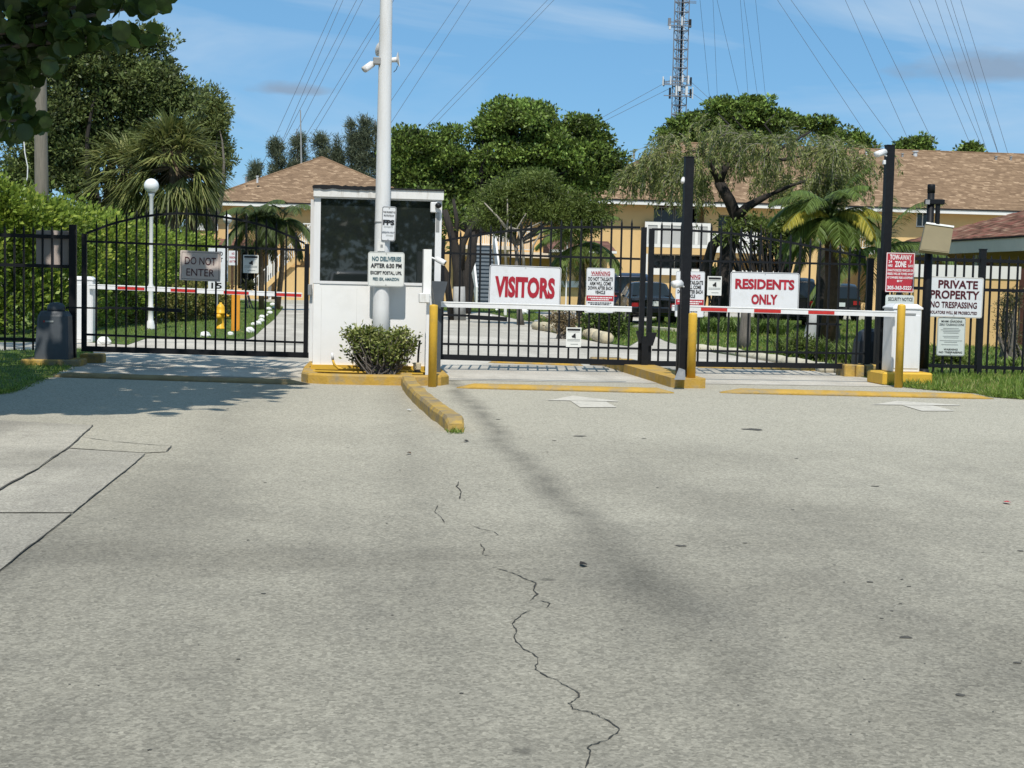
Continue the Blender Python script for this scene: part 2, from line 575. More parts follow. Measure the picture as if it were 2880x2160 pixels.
shinglemat('shingle_brown', [(0.0, (0.12, 0.075, 0.046)), (0.45, (0.225, 0.148, 0.09)), (0.66, (0.28, 0.187, 0.115)), (0.9, (0.56, 0.40, 0.26))])
shinglemat('shingle_red', [(0.0, (0.07, 0.035, 0.028)), (0.45, (0.17, 0.085, 0.065)), (0.75, (0.22, 0.12, 0.09)), (1.0, (0.27, 0.18, 0.12))])
leafmat('leaf_seagrape', [(0.025, 0.042, 0.013), (0.042, 0.070, 0.020), (0.071, 0.119, 0.028), (0.118, 0.196, 0.042)], trans=0.22, rough=0.35)
leafmat('leaf_oak', [(0.041, 0.052, 0.020), (0.086, 0.110, 0.034), (0.133, 0.170, 0.052), (0.203, 0.260, 0.080)], trans=0.2)
leafmat('leaf_olive', [(0.056, 0.068, 0.019), (0.111, 0.135, 0.038), (0.155, 0.189, 0.054), (0.203, 0.243, 0.080)], trans=0.25)
leafmat('leaf_green', [(0.022, 0.032, 0.009), (0.074, 0.107, 0.023), (0.170, 0.248, 0.048), (0.315, 0.458, 0.100)], trans=0.25)
leafmat('leaf_fine', [(0.055, 0.074, 0.016), (0.095, 0.128, 0.027), (0.140, 0.189, 0.043), (0.189, 0.243, 0.066)], trans=0.3)
leafmat('leaf_weeping', [(0.073, 0.094, 0.026), (0.137, 0.171, 0.050), (0.218, 0.248, 0.078), (0.348, 0.343, 0.130)], trans=0.3)
leafmat('leaf_hedge', [(0.062, 0.091, 0.013), (0.133, 0.195, 0.023), (0.221, 0.312, 0.046), (0.416, 0.468, 0.084)], trans=0.3)
leafmat('leaf_lowhedge', [(0.058, 0.096, 0.022), (0.144, 0.163, 0.038), (0.230, 0.192, 0.058), (0.288, 0.269, 0.077)], trans=0.2)
leafmat('leaf_sabal', [(0.058, 0.068, 0.019), (0.115, 0.135, 0.038), (0.173, 0.203, 0.061), (0.297, 0.284, 0.099)], trans=0.2)
leafmat('leaf_palm_dark', [(0.025, 0.037, 0.010), (0.048, 0.070, 0.019), (0.073, 0.107, 0.029), (0.101, 0.149, 0.042)], trans=0.15)
leafmat('leaf_palm', [(0.046, 0.068, 0.015), (0.087, 0.128, 0.027), (0.133, 0.195, 0.042), (0.184, 0.270, 0.060)], trans=0.25)
leafmat('leaf_palm_yellow', [(0.16, 0.17, 0.02), (0.28, 0.26, 0.03), (0.42, 0.36, 0.05), (0.5, 0.42, 0.08)], trans=0.3)
leafmat('leaf_pine', [(0.056, 0.070, 0.042), (0.084, 0.105, 0.063), (0.119, 0.147, 0.084), (0.168, 0.182, 0.109)], trans=0.15)
leafmat('leaf_shrub', [(0.027, 0.050, 0.009), (0.068, 0.101, 0.018), (0.153, 0.192, 0.041), (0.450, 0.474, 0.180)], trans=0.25)
leafmat('leaf_dry', [(0.06, 0.04, 0.022), (0.12, 0.085, 0.045), (0.20, 0.15, 0.08), (0.30, 0.24, 0.13)], trans=0.15)
leafmat('leaf_darkbush', [(0.023, 0.029, 0.013), (0.052, 0.058, 0.021), (0.085, 0.091, 0.033), (0.143, 0.143, 0.052)], trans=0.2)
leafmat('grass_near', [(0.050, 0.081, 0.013), (0.101, 0.163, 0.022), (0.147, 0.237, 0.037), (0.250, 0.325, 0.065), (0.30, 0.25, 0.10)], trans=0.3)
leafmat('grass_far', [(0.073, 0.111, 0.018), (0.120, 0.182, 0.026), (0.146, 0.221, 0.039), (0.221, 0.273, 0.055), (0.30, 0.25, 0.10)], trans=0.3)
mat('turf', (0.075, 0.12, 0.022), 1.0, var=0.35, vscale=5, bump=0.8, bscale=50, dirt=(0.10, 0.10, 0.03), dscale=1.5, damt=0.5)
mat('turf_shade', (0.04, 0.065, 0.016), 1.0, var=0.4, vscale=9, bump=0.8, bscale=50)


# ------------------------------------------------------------------ mesh helpers
class MB:
    def __init__(self):
        self.v = []
        self.f = []

    def add(self, vs, fs):
        k = len(self.v)
        self.v += [tuple(p) for p in vs]
        self.f += [tuple(i + k for i in f) for f in fs]
        return self

    def box(self, c, s, rz=0.0, M3=None):
        c = Vector(c)
        hx, hy, hz = s[0] / 2, s[1] / 2, s[2] / 2
        R_ = M3 if M3 is not None else Matrix.Rotation(rz, 3, 'Z')
        vs = [c + R_ @ Vector((x * hx, y * hy, z * hz)) for z in (-1, 1) for y in (-1, 1) for x in (-1, 1)]
        return self.add(vs, [(0, 2, 3, 1), (4, 5, 7, 6), (0, 1, 5, 4), (2, 6, 7, 3), (0, 4, 6, 2), (1, 3, 7, 5)])

    def bbox(self, x0, x1, y0, y1, z0, z1):
        return self.box(((x0 + x1) / 2, (y0 + y1) / 2, (z0 + z1) / 2), (x1 - x0, y1 - y0, z1 - z0))

    def bevbox(self, c, s, b=0.01, rz=0.0):
        """box with chamfered edges"""
        c = Vector(c)
        R_ = Matrix.Rotation(rz, 3, 'Z')
        h = Vector(s) / 2
        b = min(b, min(h) * 0.6)
        vs = []
        idx = {}
        for sx_ in (-1, 1):
            for sy_ in (-1, 1):
                for sz_ in (-1, 1):
                    for a in range(3):
                        p = [sx_ * (h.x - b), sy_ * (h.y - b), sz_ * (h.z - b)]
                        p[a] = (sx_, sy_, sz_)[a] * h[a]
                        idx[(sx_, sy_, sz_, a)] = len(vs)
                        vs.append(c + R_ @ Vector(p))
        fs = []
        S = (-1, 1)
        for a in range(3):
            o1, o2 = [i for i in range(3) if i != a]
            for sg in S:
                q = []
                for u, w in ((-1, -1), (1, -1), (1, 1), (-1, 1)):
                    k = [0, 0, 0]
                    k[a] = sg
                    k[o1] = u
                    k[o2] = w
                    q.append(idx[(*k, a)])
                fs.append(q if sg > 0 else q[::-1])
        for a in range(3):
            o1, o2 = [i for i in range(3) if i != a]
            for u in S:
                for w in S:
                    k0 = [0, 0, 0]
                    k1 = [0, 0, 0]
                    k0[a], k1[a] = -1, 1
                    k0[o1] = k1[o1] = u
                    k0[o2] = k1[o2] = w
                    fs.append((idx[(*k0, o1)], idx[(*k1, o1)], idx[(*k1, o2)], idx[(*k0, o2)]))
        for x in S:
            for y in S:
                for z in S:
                    fs.append(tuple(idx[(x, y, z, a)] for a in range(3)))
        return self.add(vs, fs)

    def tube(self, pts, rad, n=10, cap=True):
        pts = [Vector(p) for p in pts]
        if isinstance(rad, (int, float)):
            rad = [rad] * len(pts)
        vs = []
        fs = []
        prev = None
        for i, p in enumerate(pts):
            t = (pts[min(i + 1, len(pts) - 1)] - pts[max(i - 1, 0)]).normalized()
            if prev is None:
                a = Vector((0, 0, 1)) if abs(t.z) < 0.9 else Vector((1, 0, 0))
                u = t.cross(a).normalized()
            else:
                u = (prev - t * prev.dot(t)).normalized()
            prev = u
            w = t.cross(u)
            for k in range(n):
                an = 2 * math.pi * k / n
                vs.append(p + (u * math.cos(an) + w * math.sin(an)) * rad[i])
        for i in range(len(pts) - 1):
            for k in range(n):
                a = i * n + k
                b_ = i * n + (k + 1) % n
                fs.append((a, b_, b_ + n, a + n))
        if cap:
            fs.append(tuple(range(n - 1, -1, -1)))
            e = (len(pts) - 1) * n
            fs.append(tuple(range(e, e + n)))
        return self.add(vs, fs)

    def lathe(self, c, prof, n=20):
        """prof: list of (radius, z) from the bottom"""
        c = Vector(c)
        return self.tube_prof([(c + Vector((0, 0, z)), r) for r, z in prof], n)

    def tube_prof(self, pr, n):
        vs = []
        fs = []
        for p, r in pr:
            for k in range(n):
                an = 2 * math.pi * k / n
                vs.append((p.x + r * math.cos(an), p.y + r * math.sin(an), p.z))
        for i in range(len(pr) - 1):
            for k in range(n):
                a = i * n + k
                b_ = i * n + (k + 1) % n
                fs.append((a, b_, b_ + n, a + n))
        fs.append(tuple(range(n - 1, -1, -1)))
        e = (len(pr) - 1) * n
        fs.append(tuple(range(e, e + n)))
        return self.add(vs, fs)

    def prism(self, poly, d):
        """closed polygon (list of Vector) pushed by vector d"""
        n = len(poly)
        d = Vector(d)
        vs = [Vector(p) for p in poly] + [Vector(p) + d for p in poly]
        fs = [tuple(range(n - 1, -1, -1)), tuple(range(n, 2 * n))]
        for i in range(n):
            j = (i + 1) % n
            fs.append((i, j, j + n, i + n))
        return self.add(vs, fs)

    def sweep(self, pts, prof, scales=None, cap=True):
        """profile (side, up) swept along a ground polyline, kept upright"""
        pts = [Vector(p) for p in pts]
        m = len(prof)
        vs = []
        fs = []
        for i, p in enumerate(pts):
            t = pts[min(i + 1, len(pts) - 1)] - pts[max(i - 1, 0)]
            t.z = 0
            t.normalize()
            s = Vector((t.y, -t.x, 0))
            k = scales[i] if scales else 1.0
            for a, h in prof:
                vs.append(p + s * a * (0.5 + 0.5 * k) + Vector((0, 0, h * k)))
        for i in range(len(pts) - 1):
            for k in range(m):
                a = i * m + k
                b_ = i * m + (k + 1) % m
                fs.append((a, b_, b_ + m, a + m))
        if cap:
            fs.append(tuple(range(m - 1, -1, -1)))
            e = (len(pts) - 1) * m
            fs.append(tuple(range(e, e + m)))
        return self.add(vs, fs)

    def sphere(self, c, r, nu=20, nv=12, jit=0.0, rs=None):
        c = Vector(c)
        rr = Vector(r) if not isinstance(r, (int, float)) else Vector((r, r, r))
        R_ = rs or random
        vs = []
        fs = []
        for j in range(nv + 1):
            th = math.pi * j / nv
            for i in range(nu):
                ph = 2 * math.pi * i / nu
                k = 1 + (R_.uniform(-jit, jit) if 0 < j < nv else 0)
                vs.append(c + Vector((rr.x * math.sin(th) * math.cos(ph) * k, rr.y * math.sin(th) * math.sin(ph) * k, rr.z * math.cos(th) * k)))
        for j in range(nv):
            for i in range(nu):
                a = j * nu + i
                b_ = j * nu + (i + 1) % nu
                fs.append((a, a + nu, b_ + nu, b_))
        return self.add(vs, fs)


def link(name, me, m, parent=None, smooth=False):
    me.materials.append(MATS[m] if isinstance(m, str) else m)
    o = bpy.data.objects.new(name, me)
    C.objects.link(o)
    if smooth:
        me.polygons.foreach_set('use_smooth', [True] * len(me.polygons))
    if parent is not None:
        o.parent = parent
        o.matrix_parent_inverse = Matrix.Translation(-wloc(parent))
    return o


def wloc(o):
    p = Vector(o.location)
    return p


def obj(name, mb, m, parent=None, smooth=False):
    me = bpy.data.meshes.new(name)
    me.from_pydata(mb.v, [], mb.f)
    me.update()
    return link(name, me, m, parent, smooth)


def tag(o, label, cat, group=None):
    o['label'] = label
    o['category'] = cat
    if group:
        o['group'] = group
    return o


def thing(name, label, cat, loc, group=None):
    o = bpy.data.objects.new(name, None)
    C.objects.link(o)
    o.location = loc
    o.empty_display_size = 0.2
    return tag(o, label, cat, group)


def struct(name, mb, m):
    o = obj(name, mb, m)
    o['kind'] = 'structure'
    return o


def sheet(name, pts, z, m):
    """flat ground sheet from photograph pixels"""
    mb = MB()
    vs = [gp(x, y) for x, y in pts]
    mb.add([(v.x, v.y, z) for v in vs], [tuple(range(len(vs)))])
    o = struct(name, mb, m)
    # make it face up
    if o.data.polygons[0].normal.z < 0:
        o.data.flip_normals()
    return o


# leaves ------------------------------------------------------------------
def leaf_mesh(name, P, D, L, W, m, parent=None, fold=0.25):
    """many small leaves: base points P, directions D, lengths L, widths W"""
    P = np.asarray(P, float)
    D = np.asarray(D, float)
    n = len(P)
    L = np.broadcast_to(np.asarray(L, float), (n,))[:, None]
    W = np.broadcast_to(np.asarray(W, float), (n,))[:, None]
    D = D / (np.linalg.norm(D, axis=1, keepdims=True) + 1e-9)
    r = rng.normal(size=(n, 3))
    S = np.cross(D, r)
    S /= np.linalg.norm(S, axis=1, keepdims=True) + 1e-9
    N = np.cross(S, D)
    V = np.empty((n, 4, 3))
    mid = P + D * L * 0.45
    V[:, 0] = P
    V[:, 1] = mid + S * W * 0.5 + N * W * fold
    V[:, 2] = P + D * L
    V[:, 3] = mid - S * W * 0.5 + N * W * fold
    me = bpy.data.meshes.new(name)
    me.vertices.add(n * 4)
    me.vertices.foreach_set('co', V.reshape(-1))
    me.loops.add(n * 4)
    me.loops.foreach_set('vertex_index', np.arange(n * 4, dtype=np.int32))
    me.polygons.add(n)
    me.polygons.foreach_set('loop_start', np.arange(0, n * 4, 4, dtype=np.int32))
    me.polygons.foreach_set('loop_total', np.full(n, 4, dtype=np.int32))
    me.update(calc_edges=True)
    return link(name, me, m, parent)


def unit(n):
    d = rng.normal(size=(n, 3))
    return d / np.linalg.norm(d, axis=1, keepdims=True)


def clump_pts(c, r, n, lo=0.35):
    d = unit(n)
    k = (lo ** 3 + (1 - lo ** 3) * rng.random(n)) ** (1 / 3)
    k = np.where(rng.random(n) < 0.16, k * rng.uniform(1.0, 1.7, n), k)
    return np.array(c) + d * np.array(r) * k[:, None], d


def px_clumps(ells, Y, n, rc, dk=0.8, flat=0.75, sub=6, out=1.0):
    """leafy lumps of small clumps inside ellipses given in photograph pixels at distance Y"""
    res = []
    area = [e[2] * e[3] for e in ells]
    tot = sum(area)
    for e, a in zip(ells, area):
        cx, cy, rx, ry = e[:4]
        c = at(cx, cy, Y)
        s = sc(c)
        k = max(3, int(round(n * a / tot)))
        d = unit(k)
        rr = (0.12 + 0.88 * rng.random(k)) ** (1 / 2.8) * out
        R3 = np.array([rx / s, (rx + ry) / 2 / s * dk, ry / s])
        rcl = rng.uniform(rc[0], rc[1], k)
        for i in range(k):
            q = np.maximum(R3 - rcl[i] * 0.6, 0.05)
            p = np.array(c) + d[i] * q * rr[i]
            for _ in range(sub):
                o_ = unit(1)[0] * rcl[i] * np.array([0.85, 0.85, 0.6]) * rng.uniform(0.3, 1.0)
                r_ = rcl[i] * rng.uniform(0.3, 0.52)
                res.append((p + o_, np.array([r_, r_, r_ * flat])))
    return res


def crown(name, clumps, dens, L, W, m, parent, upb=0.25, rnd=0.8, lo=0.35):
    Ps, Ds, Ls = [], [], []
    for c, r in clumps:
        n = max(8, int(dens * (r[0] * r[1] + r[0] * r[2]) / 2))
        p, d = clump_pts(c, r, n, lo)
        D = d + unit(n) * rnd + np.array([0, 0, upb])
        Ps.append(p)
        Ds.append(D)
        Ls.append(rng.uniform(0.6, 1.25, n))
    P = np.concatenate(Ps)
    D = np.concatenate(Ds)
    k = np.concatenate(Ls)
    return leaf_mesh(name, P, D, L * k, W * k, m, parent)


def limb(mb, a, b_, r0, r1, bend=0.15, n=6, seg=5):
    a = Vector(a)
    b_ = Vector(b_)
    L = (b_ - a).length
    off = Vector((random.uniform(-1, 1), random.uniform(-1, 1), random.uniform(-0.3, 0.8))) * L * bend
    pts = []
    for i in range(seg + 1):
        t = i / seg
        pts.append(a.lerp(b_, t) + off * (4 * t * (1 - t)) * 0.6)
    mb.tube(pts, [r0 + (r1 - r0) * i / seg for i in range(seg + 1)], n)


def tree(name, label, base, fork, clumps, dens, L, W, mleaf, mbark, r0, limbs=14, cat='tree', group=None, upb=0.25, rnd=0.8, lo=0.35, wash=None):
    base = Vector(base)
    fork = Vector(fork)
    t = thing(name, label, cat, base, group)
    mb = MB()
    pts = []
    for i in range(7):
        k = i / 6
        p = base.lerp(fork, k) + Vector((random.uniform(-1, 1), random.uniform(-1, 1), 0)) * r0 * 0.35 * (0 < i < 6)
        pts.append(p)
    mb.tube(pts, [r0 * (1.35 if i == 0 else 1.0 - 0.06 * i) for i in range(7)], 10)
    idx = list(range(len(clumps)))
    random.shuffle(idx)
    for i in idx[:limbs]:
        c = Vector(clumps[i][0])
        limb(mb, fork - Vector((0, 0, r0 * 0.5)), c, r0 * random.uniform(0.35, 0.6), r0 * 0.1, 0.18)
    obj('trunk', mb, mbark, t, True)
    crown('crown', clumps, dens, L, W, mleaf, t, upb, rnd, lo)
    return t


def pinnate(base, az, el, length, droop, nl, ll, lw, seg=9, hang=0.5):
    """one feather palm frond: returns leaflet arrays and midrib points"""
    p = Vector(base)
    d = Vector((math.cos(az) * math.cos(el), math.sin(az) * math.cos(el), math.sin(el)))
    pts = [p.copy()]
    for i in range(seg):
        p = p + d * (length / seg)
        pts.append(p.copy())
        d = (d + Vector((0, 0, -droop / seg))).normalized()
    P, D, L = [], [], []
    for i in range(nl):
        t = 0.12 + 0.88 * (i + 0.5) / nl
        x = t * seg
        k = min(int(x), seg - 1)
        q = pts[k].lerp(pts[k + 1], x - k)
        tg = (pts[k + 1] - pts[k]).normalized()
        sd_ = tg.cross(Vector((0, 0, 1))).normalized()
        w = math.sin(math.pi * (0.15 + 0.8 * t)) ** 0.6
        for s in (-1, 1):
            dd = tg * 0.7 + sd_ * s + Vector((0, 0, -hang + random.uniform(-0.15, 0.15)))
            P.append(tuple(q))
            D.append(tuple(dd))
            L.append(ll * w * random.uniform(0.85, 1.1))
    return pts, P, D, L


def leafblade_mesh(name, P, D, L, lw, m, parent):
    """narrow drooping blades, two segments each"""
    P = np.asarray(P, float)
    D = np.asarray(D, float)
    n = len(P)
    D /= np.linalg.norm(D, axis=1, keepdims=True)
    L = np.asarray(L, float)[:, None]
    S = np.cross(D, np.array([0, 0, 1.0]) + rng.normal(size=(n, 3)) * 0.25)
    S /= np.linalg.norm(S, axis=1, keepdims=True) + 1e-9
    mid = P + D * L * 0.55
    tip = P + D * L + np.array([0, 0, -1.0]) * L * 0.22
    V = np.empty((n, 5, 3))
    V[:, 0] = P - S * lw * 0.3
    V[:, 1] = P + S * lw * 0.3
    V[:, 2] = mid + S * lw * 0.5
    V[:, 3] = tip
    V[:, 4] = mid - S * lw * 0.5
    me = bpy.data.meshes.new(name)
    me.vertices.add(n * 5)
    me.vertices.foreach_set('co', V.reshape(-1))
    fi = (np.arange(n)[:, None] * 5 + np.array([0, 1, 2, 4, 4, 2, 3])[None, :]).astype(np.int32)
    me.loops.add(n * 7)
    me.loops.foreach_set('vertex_index', fi.reshape(-1))
    ls = (np.arange(n)[:, None] * 7 + np.array([0, 4])[None, :]).astype(np.int32).reshape(-1)
    me.polygons.add(n * 2)
    me.polygons.foreach_set('loop_start', ls)
    me.polygons.foreach_set('loop_total', np.tile(np.array([4, 3], dtype=np.int32), n))
    me.update(calc_edges=True)
    return link(name, me, m, parent)


def grass_blades(name, poly, n, h, w, m, z=0.0, lean=0.5, label=None):
    """blades scattered in a ground polygon (world xy list)"""
    poly = np.array([(p[0], p[1]) for p in poly])
    lo, hi = poly.min(0), poly.max(0)
    pts = []
    while len(pts) < n:
        q = lo + (hi - lo) * rng.random((n * 2, 2))
        ins = np.zeros(len(q), bool)
        j = len(poly) - 1
        for i in range(len(poly)):
            a, b_ = poly[i], poly[j]
            c = ((a[1] > q[:, 1]) != (b_[1] > q[:, 1])) & (q[:, 0] < (b_[0] - a[0]) * (q[:, 1] - a[1]) / (b_[1] - a[1] + 1e-12) + a[0])
            ins ^= c
            j = i
        pts += list(q[ins])
    P = np.zeros((n, 3))
    P[:, :2] = np.array(pts[:n])
    P[:, 2] = z
    D = rng.normal(size=(n, 3)) * lean
    D[:, 2] = 1
    L = h * rng.uniform(0.5, 1.3, n)
    o = leaf_mesh(name, P, D, L, w, m, None, 0.1)
    o['kind'] = 'stuff'
    if label:
        o['label'] = label
        o['category'] = 'grass'
    return o


# lettering ---------------------------------------------------------------
def lettering(name, s, c, w, h, m, parent, X=Vector((1, 0, 0)), Z=Vector((0, 0, 1)), bold=0.0, N=Vector((0, -1, 0))):
    cu = bpy.data.curves.new('t', 'FONT')
    cu.body = s
    cu.align_x = 'CENTER'
    cu.offset = bold
    cu.extrude = 0
    cu.resolution_u = 3
    to = bpy.data.objects.new('t', cu)
    C.objects.link(to)
    dg = bpy.context.evaluated_depsgraph_get()
    me = bpy.data.meshes.new_from_object(to.evaluated_get(dg))
    bpy.data.objects.remove(to, do_unlink=True)
    bpy.data.curves.remove(cu)
    n = len(me.vertices)
    co = np.empty(n * 3)
    me.vertices.foreach_get('co', co)
    co = co.reshape(-1, 3)
    lo, hi = co.min(0), co.max(0)
    u = ((co[:, 0] - lo[0]) / max(hi[0] - lo[0], 1e-6) - 0.5) * w
    v = ((co[:, 1] - lo[1]) / max(hi[1] - lo[1], 1e-6) - 0.5) * h
    q = np.array(c)[None, :] + u[:, None] * np.array(X)[None, :] + v[:, None] * np.array(Z)[None, :]
    me.vertices.foreach_set('co', q.reshape(-1))
    me.update()
    me.materials.clear()
    return link(name, me, m, parent)


def round_rect(c, w, h, r, X=Vector((1, 0, 0)), Z=Vector((0, 0, 1)), seg=4):
    c = Vector(c)
    out = []
    for sx_, sz_, a0 in ((1, 1, 0), (-1, 1, 90), (-1, -1, 180), (1, -1, 270)):
        for i in range(seg + 1):
            a = math.radians(a0 + 90 * i / seg)
            out.append(c + X * (sx_ * (w / 2 - r) + r * math.cos(a)) + Z * (sz_ * (h / 2 - r) + r * math.sin(a)))
    return out


def sign(name, label, rect, Y, plate, rows, border=None, cat='sign', group=None, radius=0.03, bands=(), rot=0.0, inset=0.012, bw=0.008, bolts=True):
    """flat metal sign; rect in photograph pixels (x0, y0, x1, y1); rows: (text, x frac, y frac, width frac, height frac, material, bold)"""
    x0, y0, x1, y1 = rect
    c = at((x0 + x1) / 2, (y0 + y1) / 2, Y)
    s = sc(c)
    w, h = (x1 - x0) / s, (y1 - y0) / s
    X = Vector((math.cos(rot), 0, math.sin(rot)))
    Z = Vector((-math.sin(rot), 0, math.cos(rot)))
    t = thing(name, label, cat, (c.x, Y, c.z - h / 2), group)
    n = Vector((0, -1, 0))
    mb = MB()
    pl = round_rect(c, w, h, radius, X, Z)
    mb.prism(pl, Vector((0, 0.004, 0)))
    obj('plate', mb, plate, t)
    if border:
        a = round_rect(c + n * 0.002, w - 2 * inset, h - 2 * inset, radius * 0.8, X, Z)
        b_ = round_rect(c + n * 0.002, w - 2 * (inset + bw), h - 2 * (inset + bw), radius * 0.7, X, Z)
        k = len(a)
        mb = MB()
        mb.add(a + b_, [(i, (i + 1) % k, (i + 1) % k + k, i + k) for i in range(k)])
        obj('border', mb, border, t)
    for (fx0, fy0, fx1, fy1, m) in bands:
        q = []
        for fx, fy in ((fx0, fy0), (fx1, fy0), (fx1, fy1), (fx0, fy1)):
            q.append(c + n * 0.0025 + X * (fx - 0.5) * w + Z * (0.5 - fy) * h)
        mb = MB()
        mb.add(q, [(3, 2, 1, 0)])
        obj('printed_band', mb, m, t)
    for (s_, fx, fy, fw, fh, m, bold) in rows:
        lettering('lettering', s_, c + n * 0.005 + X * (fx - 0.5) * w + Z * (0.5 - fy) * h, fw * w, fh * h, m, t, X, Z, bold)
    if bolts:
        for fy in (0.05, 0.95):
            mb = MB()
            p = c + Z * (0.5 - fy) * h
            mb.tube([p, p + n * 0.006], 0.006, 8)
            obj('bolt', mb, 'grey_metal', t)
    return t

# =================================================================== THE SETTING: ground, drives, lawns
YG = gp(1300, 1041).y              # the plane of the gates and fences
mb = MB()
mb.add([(-900, -60, 0), (900, -60, 0), (900, 1800, 0), (-900, 1800, 0)], [(0, 1, 2, 3)])
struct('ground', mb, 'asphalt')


def strip_sheet(name, xy, z, m):
    mb = MB()
    mb.add([(x, y, z) for x, y in xy], [tuple(range(len(xy)))])
    o = struct(name, mb, m)
    if o.data.polygons[0].normal.z < 0:
        o.data.flip_normals()
    return o


def W2(pts):
    return [(gp(x, y).x, gp(x, y).y) for x, y in pts]


# concrete drive inside the gates
strip_sheet('driveway', [(-12, YG - 2.2), (14, YG - 2.2), (16, 60), (24, 72), (-14, 72), (-14, 40)], 0.004, 'concrete_drive')
# lawns inside
lawn_left = W2([(225, 962), (359, 971), (411, 953), (600, 957), (700, 954), (718, 945), (745, 920), (770, 900), (797, 866), (775, 852), (690, 845), (560, 843)]) + [(-16, 74), (-30, 50), (-14, YG + 0.6)]
strip_sheet('lawn', lawn_left, 0.012, 'turf')
lawn_far = W2([(430, 838), (800, 839), (1030, 842)]) + [(2, 92), (-22, 92)]
strip_sheet('lawn', lawn_far, 0.010, 'turf')
lawn_mid = W2([(1225, 873), (1370, 880), (1460, 900), (1545, 911), (1560, 905), (1500, 878), (1700, 872), (1700, 858), (1225, 846)])
strip_sheet('lawn', lawn_mid, 0.012, 'turf')
lawn_isl = W2([(1500, 922), (1545, 934), (1600, 948), (1700, 966), (1770, 975), (1830, 940), (1790, 915), (1700, 900), (1560, 903)])
strip_sheet('lawn', lawn_isl, 0.013, 'turf')
lawn_right = W2([(1790, 920), (1870, 960), (1955, 985), (2060, 1000), (2180, 1018), (2330, 1045), (2450, 1066), (2600, 1066)]) + [(12.5, YG + 0.2), (19, YG + 4), (25, 60), (13, 60)]
strip_sheet('lawn', lawn_right, 0.011, 'turf')
walk = W2([(1700, 880), (2500, 905), (2500, 893), (1700, 868)])
# verge left of the exit lane and right of the entry lane, in front of the fence
verge_l = W2([(-260, 1125), (0, 1108), (40, 1098), (130, 1062), (215, 1025), (262, 1002), (262, 985)]) + [(-9.5, YG + 0.3)]
strip_sheet('verge', verge_l, 0.014, 'turf')
verge_r = W2([(2455, 1062), (2500, 1083), (2600, 1096), (2760, 1108), (2800, 1118), (2890, 1124), (3300, 1150)]) + [(15.5, YG - 2), (15.5, YG + 0.6), (9.5, YG + 0.6)]
strip_sheet('verge', verge_r, 0.014, 'turf')
grass_blades('grass', verge_l, 16000, 0.045, 0.008, 'grass_near', 0.014)
grass_blades('grass', verge_r, 26000, 0.10, 0.012, 'grass_near', 0.014)
def edge_blades(px_line, n, h, w, spread):
    L_ = [gp(x, y) for x, y in px_line]
    P_ = []
    for _ in range(n):
        k = random.randrange(len(L_) - 1)
        q = L_[k].lerp(L_[k + 1], random.random())
        P_.append((q.x + random.gauss(0, spread), q.y + random.gauss(0, spread), 0.004))
    D_ = rng.normal(size=(n, 3)) * 0.8
    D_[:, 2] = 0.7
    leaf_mesh('grass_edge', np.array(P_), D_, h * rng.uniform(0.4, 1.2, n), w, 'grass_near')['kind'] = 'stuff'


edge_blades([(2500, 1083), (2600, 1096), (2760, 1108), (2800, 1118), (2890, 1124), (3000, 1130)], 2600, 0.08, 0.01, 0.045)
edge_blades([(-60, 1112), (0, 1108), (40, 1098), (130, 1062), (215, 1025), (262, 1002)], 2400, 0.05, 0.008, 0.045)
grass_blades('grass', lawn_left, 42000, 0.06, 0.022, 'grass_far', 0.012)
grass_blades('grass', lawn_right, 42000, 0.09, 0.024, 'grass_far', 0.012)
grass_blades('grass', lawn_mid, 9000, 0.07, 0.03, 'grass_far', 0.012)
grass_blades('grass', lawn_far, 9000, 0.08, 0.04, 'grass_far', 0.012)
grass_blades('grass', lawn_isl, 7000, 0.08, 0.02, 'grass_far', 0.012)

# old concrete slabs let into the asphalt on the left
sheet('concrete_slab', [(-300, 1190), (0, 1184), (228, 1196), (262, 1199), (226, 1231), (185, 1266), (108, 1319), (-20, 1389), (-400, 1560)], 0.007, 'concrete_old')
sheet('concrete_slab', [(194, 1264), (408, 1276), (405, 1283), (340, 1337), (210, 1441), (204, 1444), (-60, 1444), (-60, 1412), (0, 1384), (112, 1322)], 0.006, 'concrete_old')
sheet('concrete_slab', [(-60, 1447), (201, 1447), (100, 1527), (0, 1606), (-60, 1655)], 0.006, 'concrete_old')
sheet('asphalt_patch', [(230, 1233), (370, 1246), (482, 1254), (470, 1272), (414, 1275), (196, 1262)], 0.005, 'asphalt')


def crack(pts, w, z=0.003, jag=0.16, seg=4, m='crack'):
    """thin dark ragged strip along photograph pixels"""
    P = []
    for (a, b_), (c, d) in zip(pts[:-1], pts[1:]):
        for i in range(seg):
            t = i / seg
            P.append(gp(a + (c - a) * t, b_ + (d - b_) * t))
    P.append(gp(*pts[-1]))
    L_ = []
    R_ = []
    for i, p in enumerate(P):
        t = (P[min(i + 1, len(P) - 1)] - P[max(i - 1, 0)]).normalized()
        s = Vector((t.y, -t.x, 0))
        j = random.uniform(-1, 1) * w * 3 * jag
        ww = w * random.uniform(0.25, 1.4) * (0.25 if i in (0, len(P) - 1) else 1)
        L_.append(p + s * (j + ww / 2) + Vector((0, 0, z)))
        R_.append(p + s * (j - ww / 2) + Vector((0, 0, z)))
    mb = MB()
    n = len(P)
    mb.add(L_ + R_, [(i, i + 1, i + 1 + n, i + n) for i in range(n - 1)])
    o = struct('pavement_crack', mb, m)
    if o.data.polygons[0].normal.z < 0:
        o.data.flip_normals()


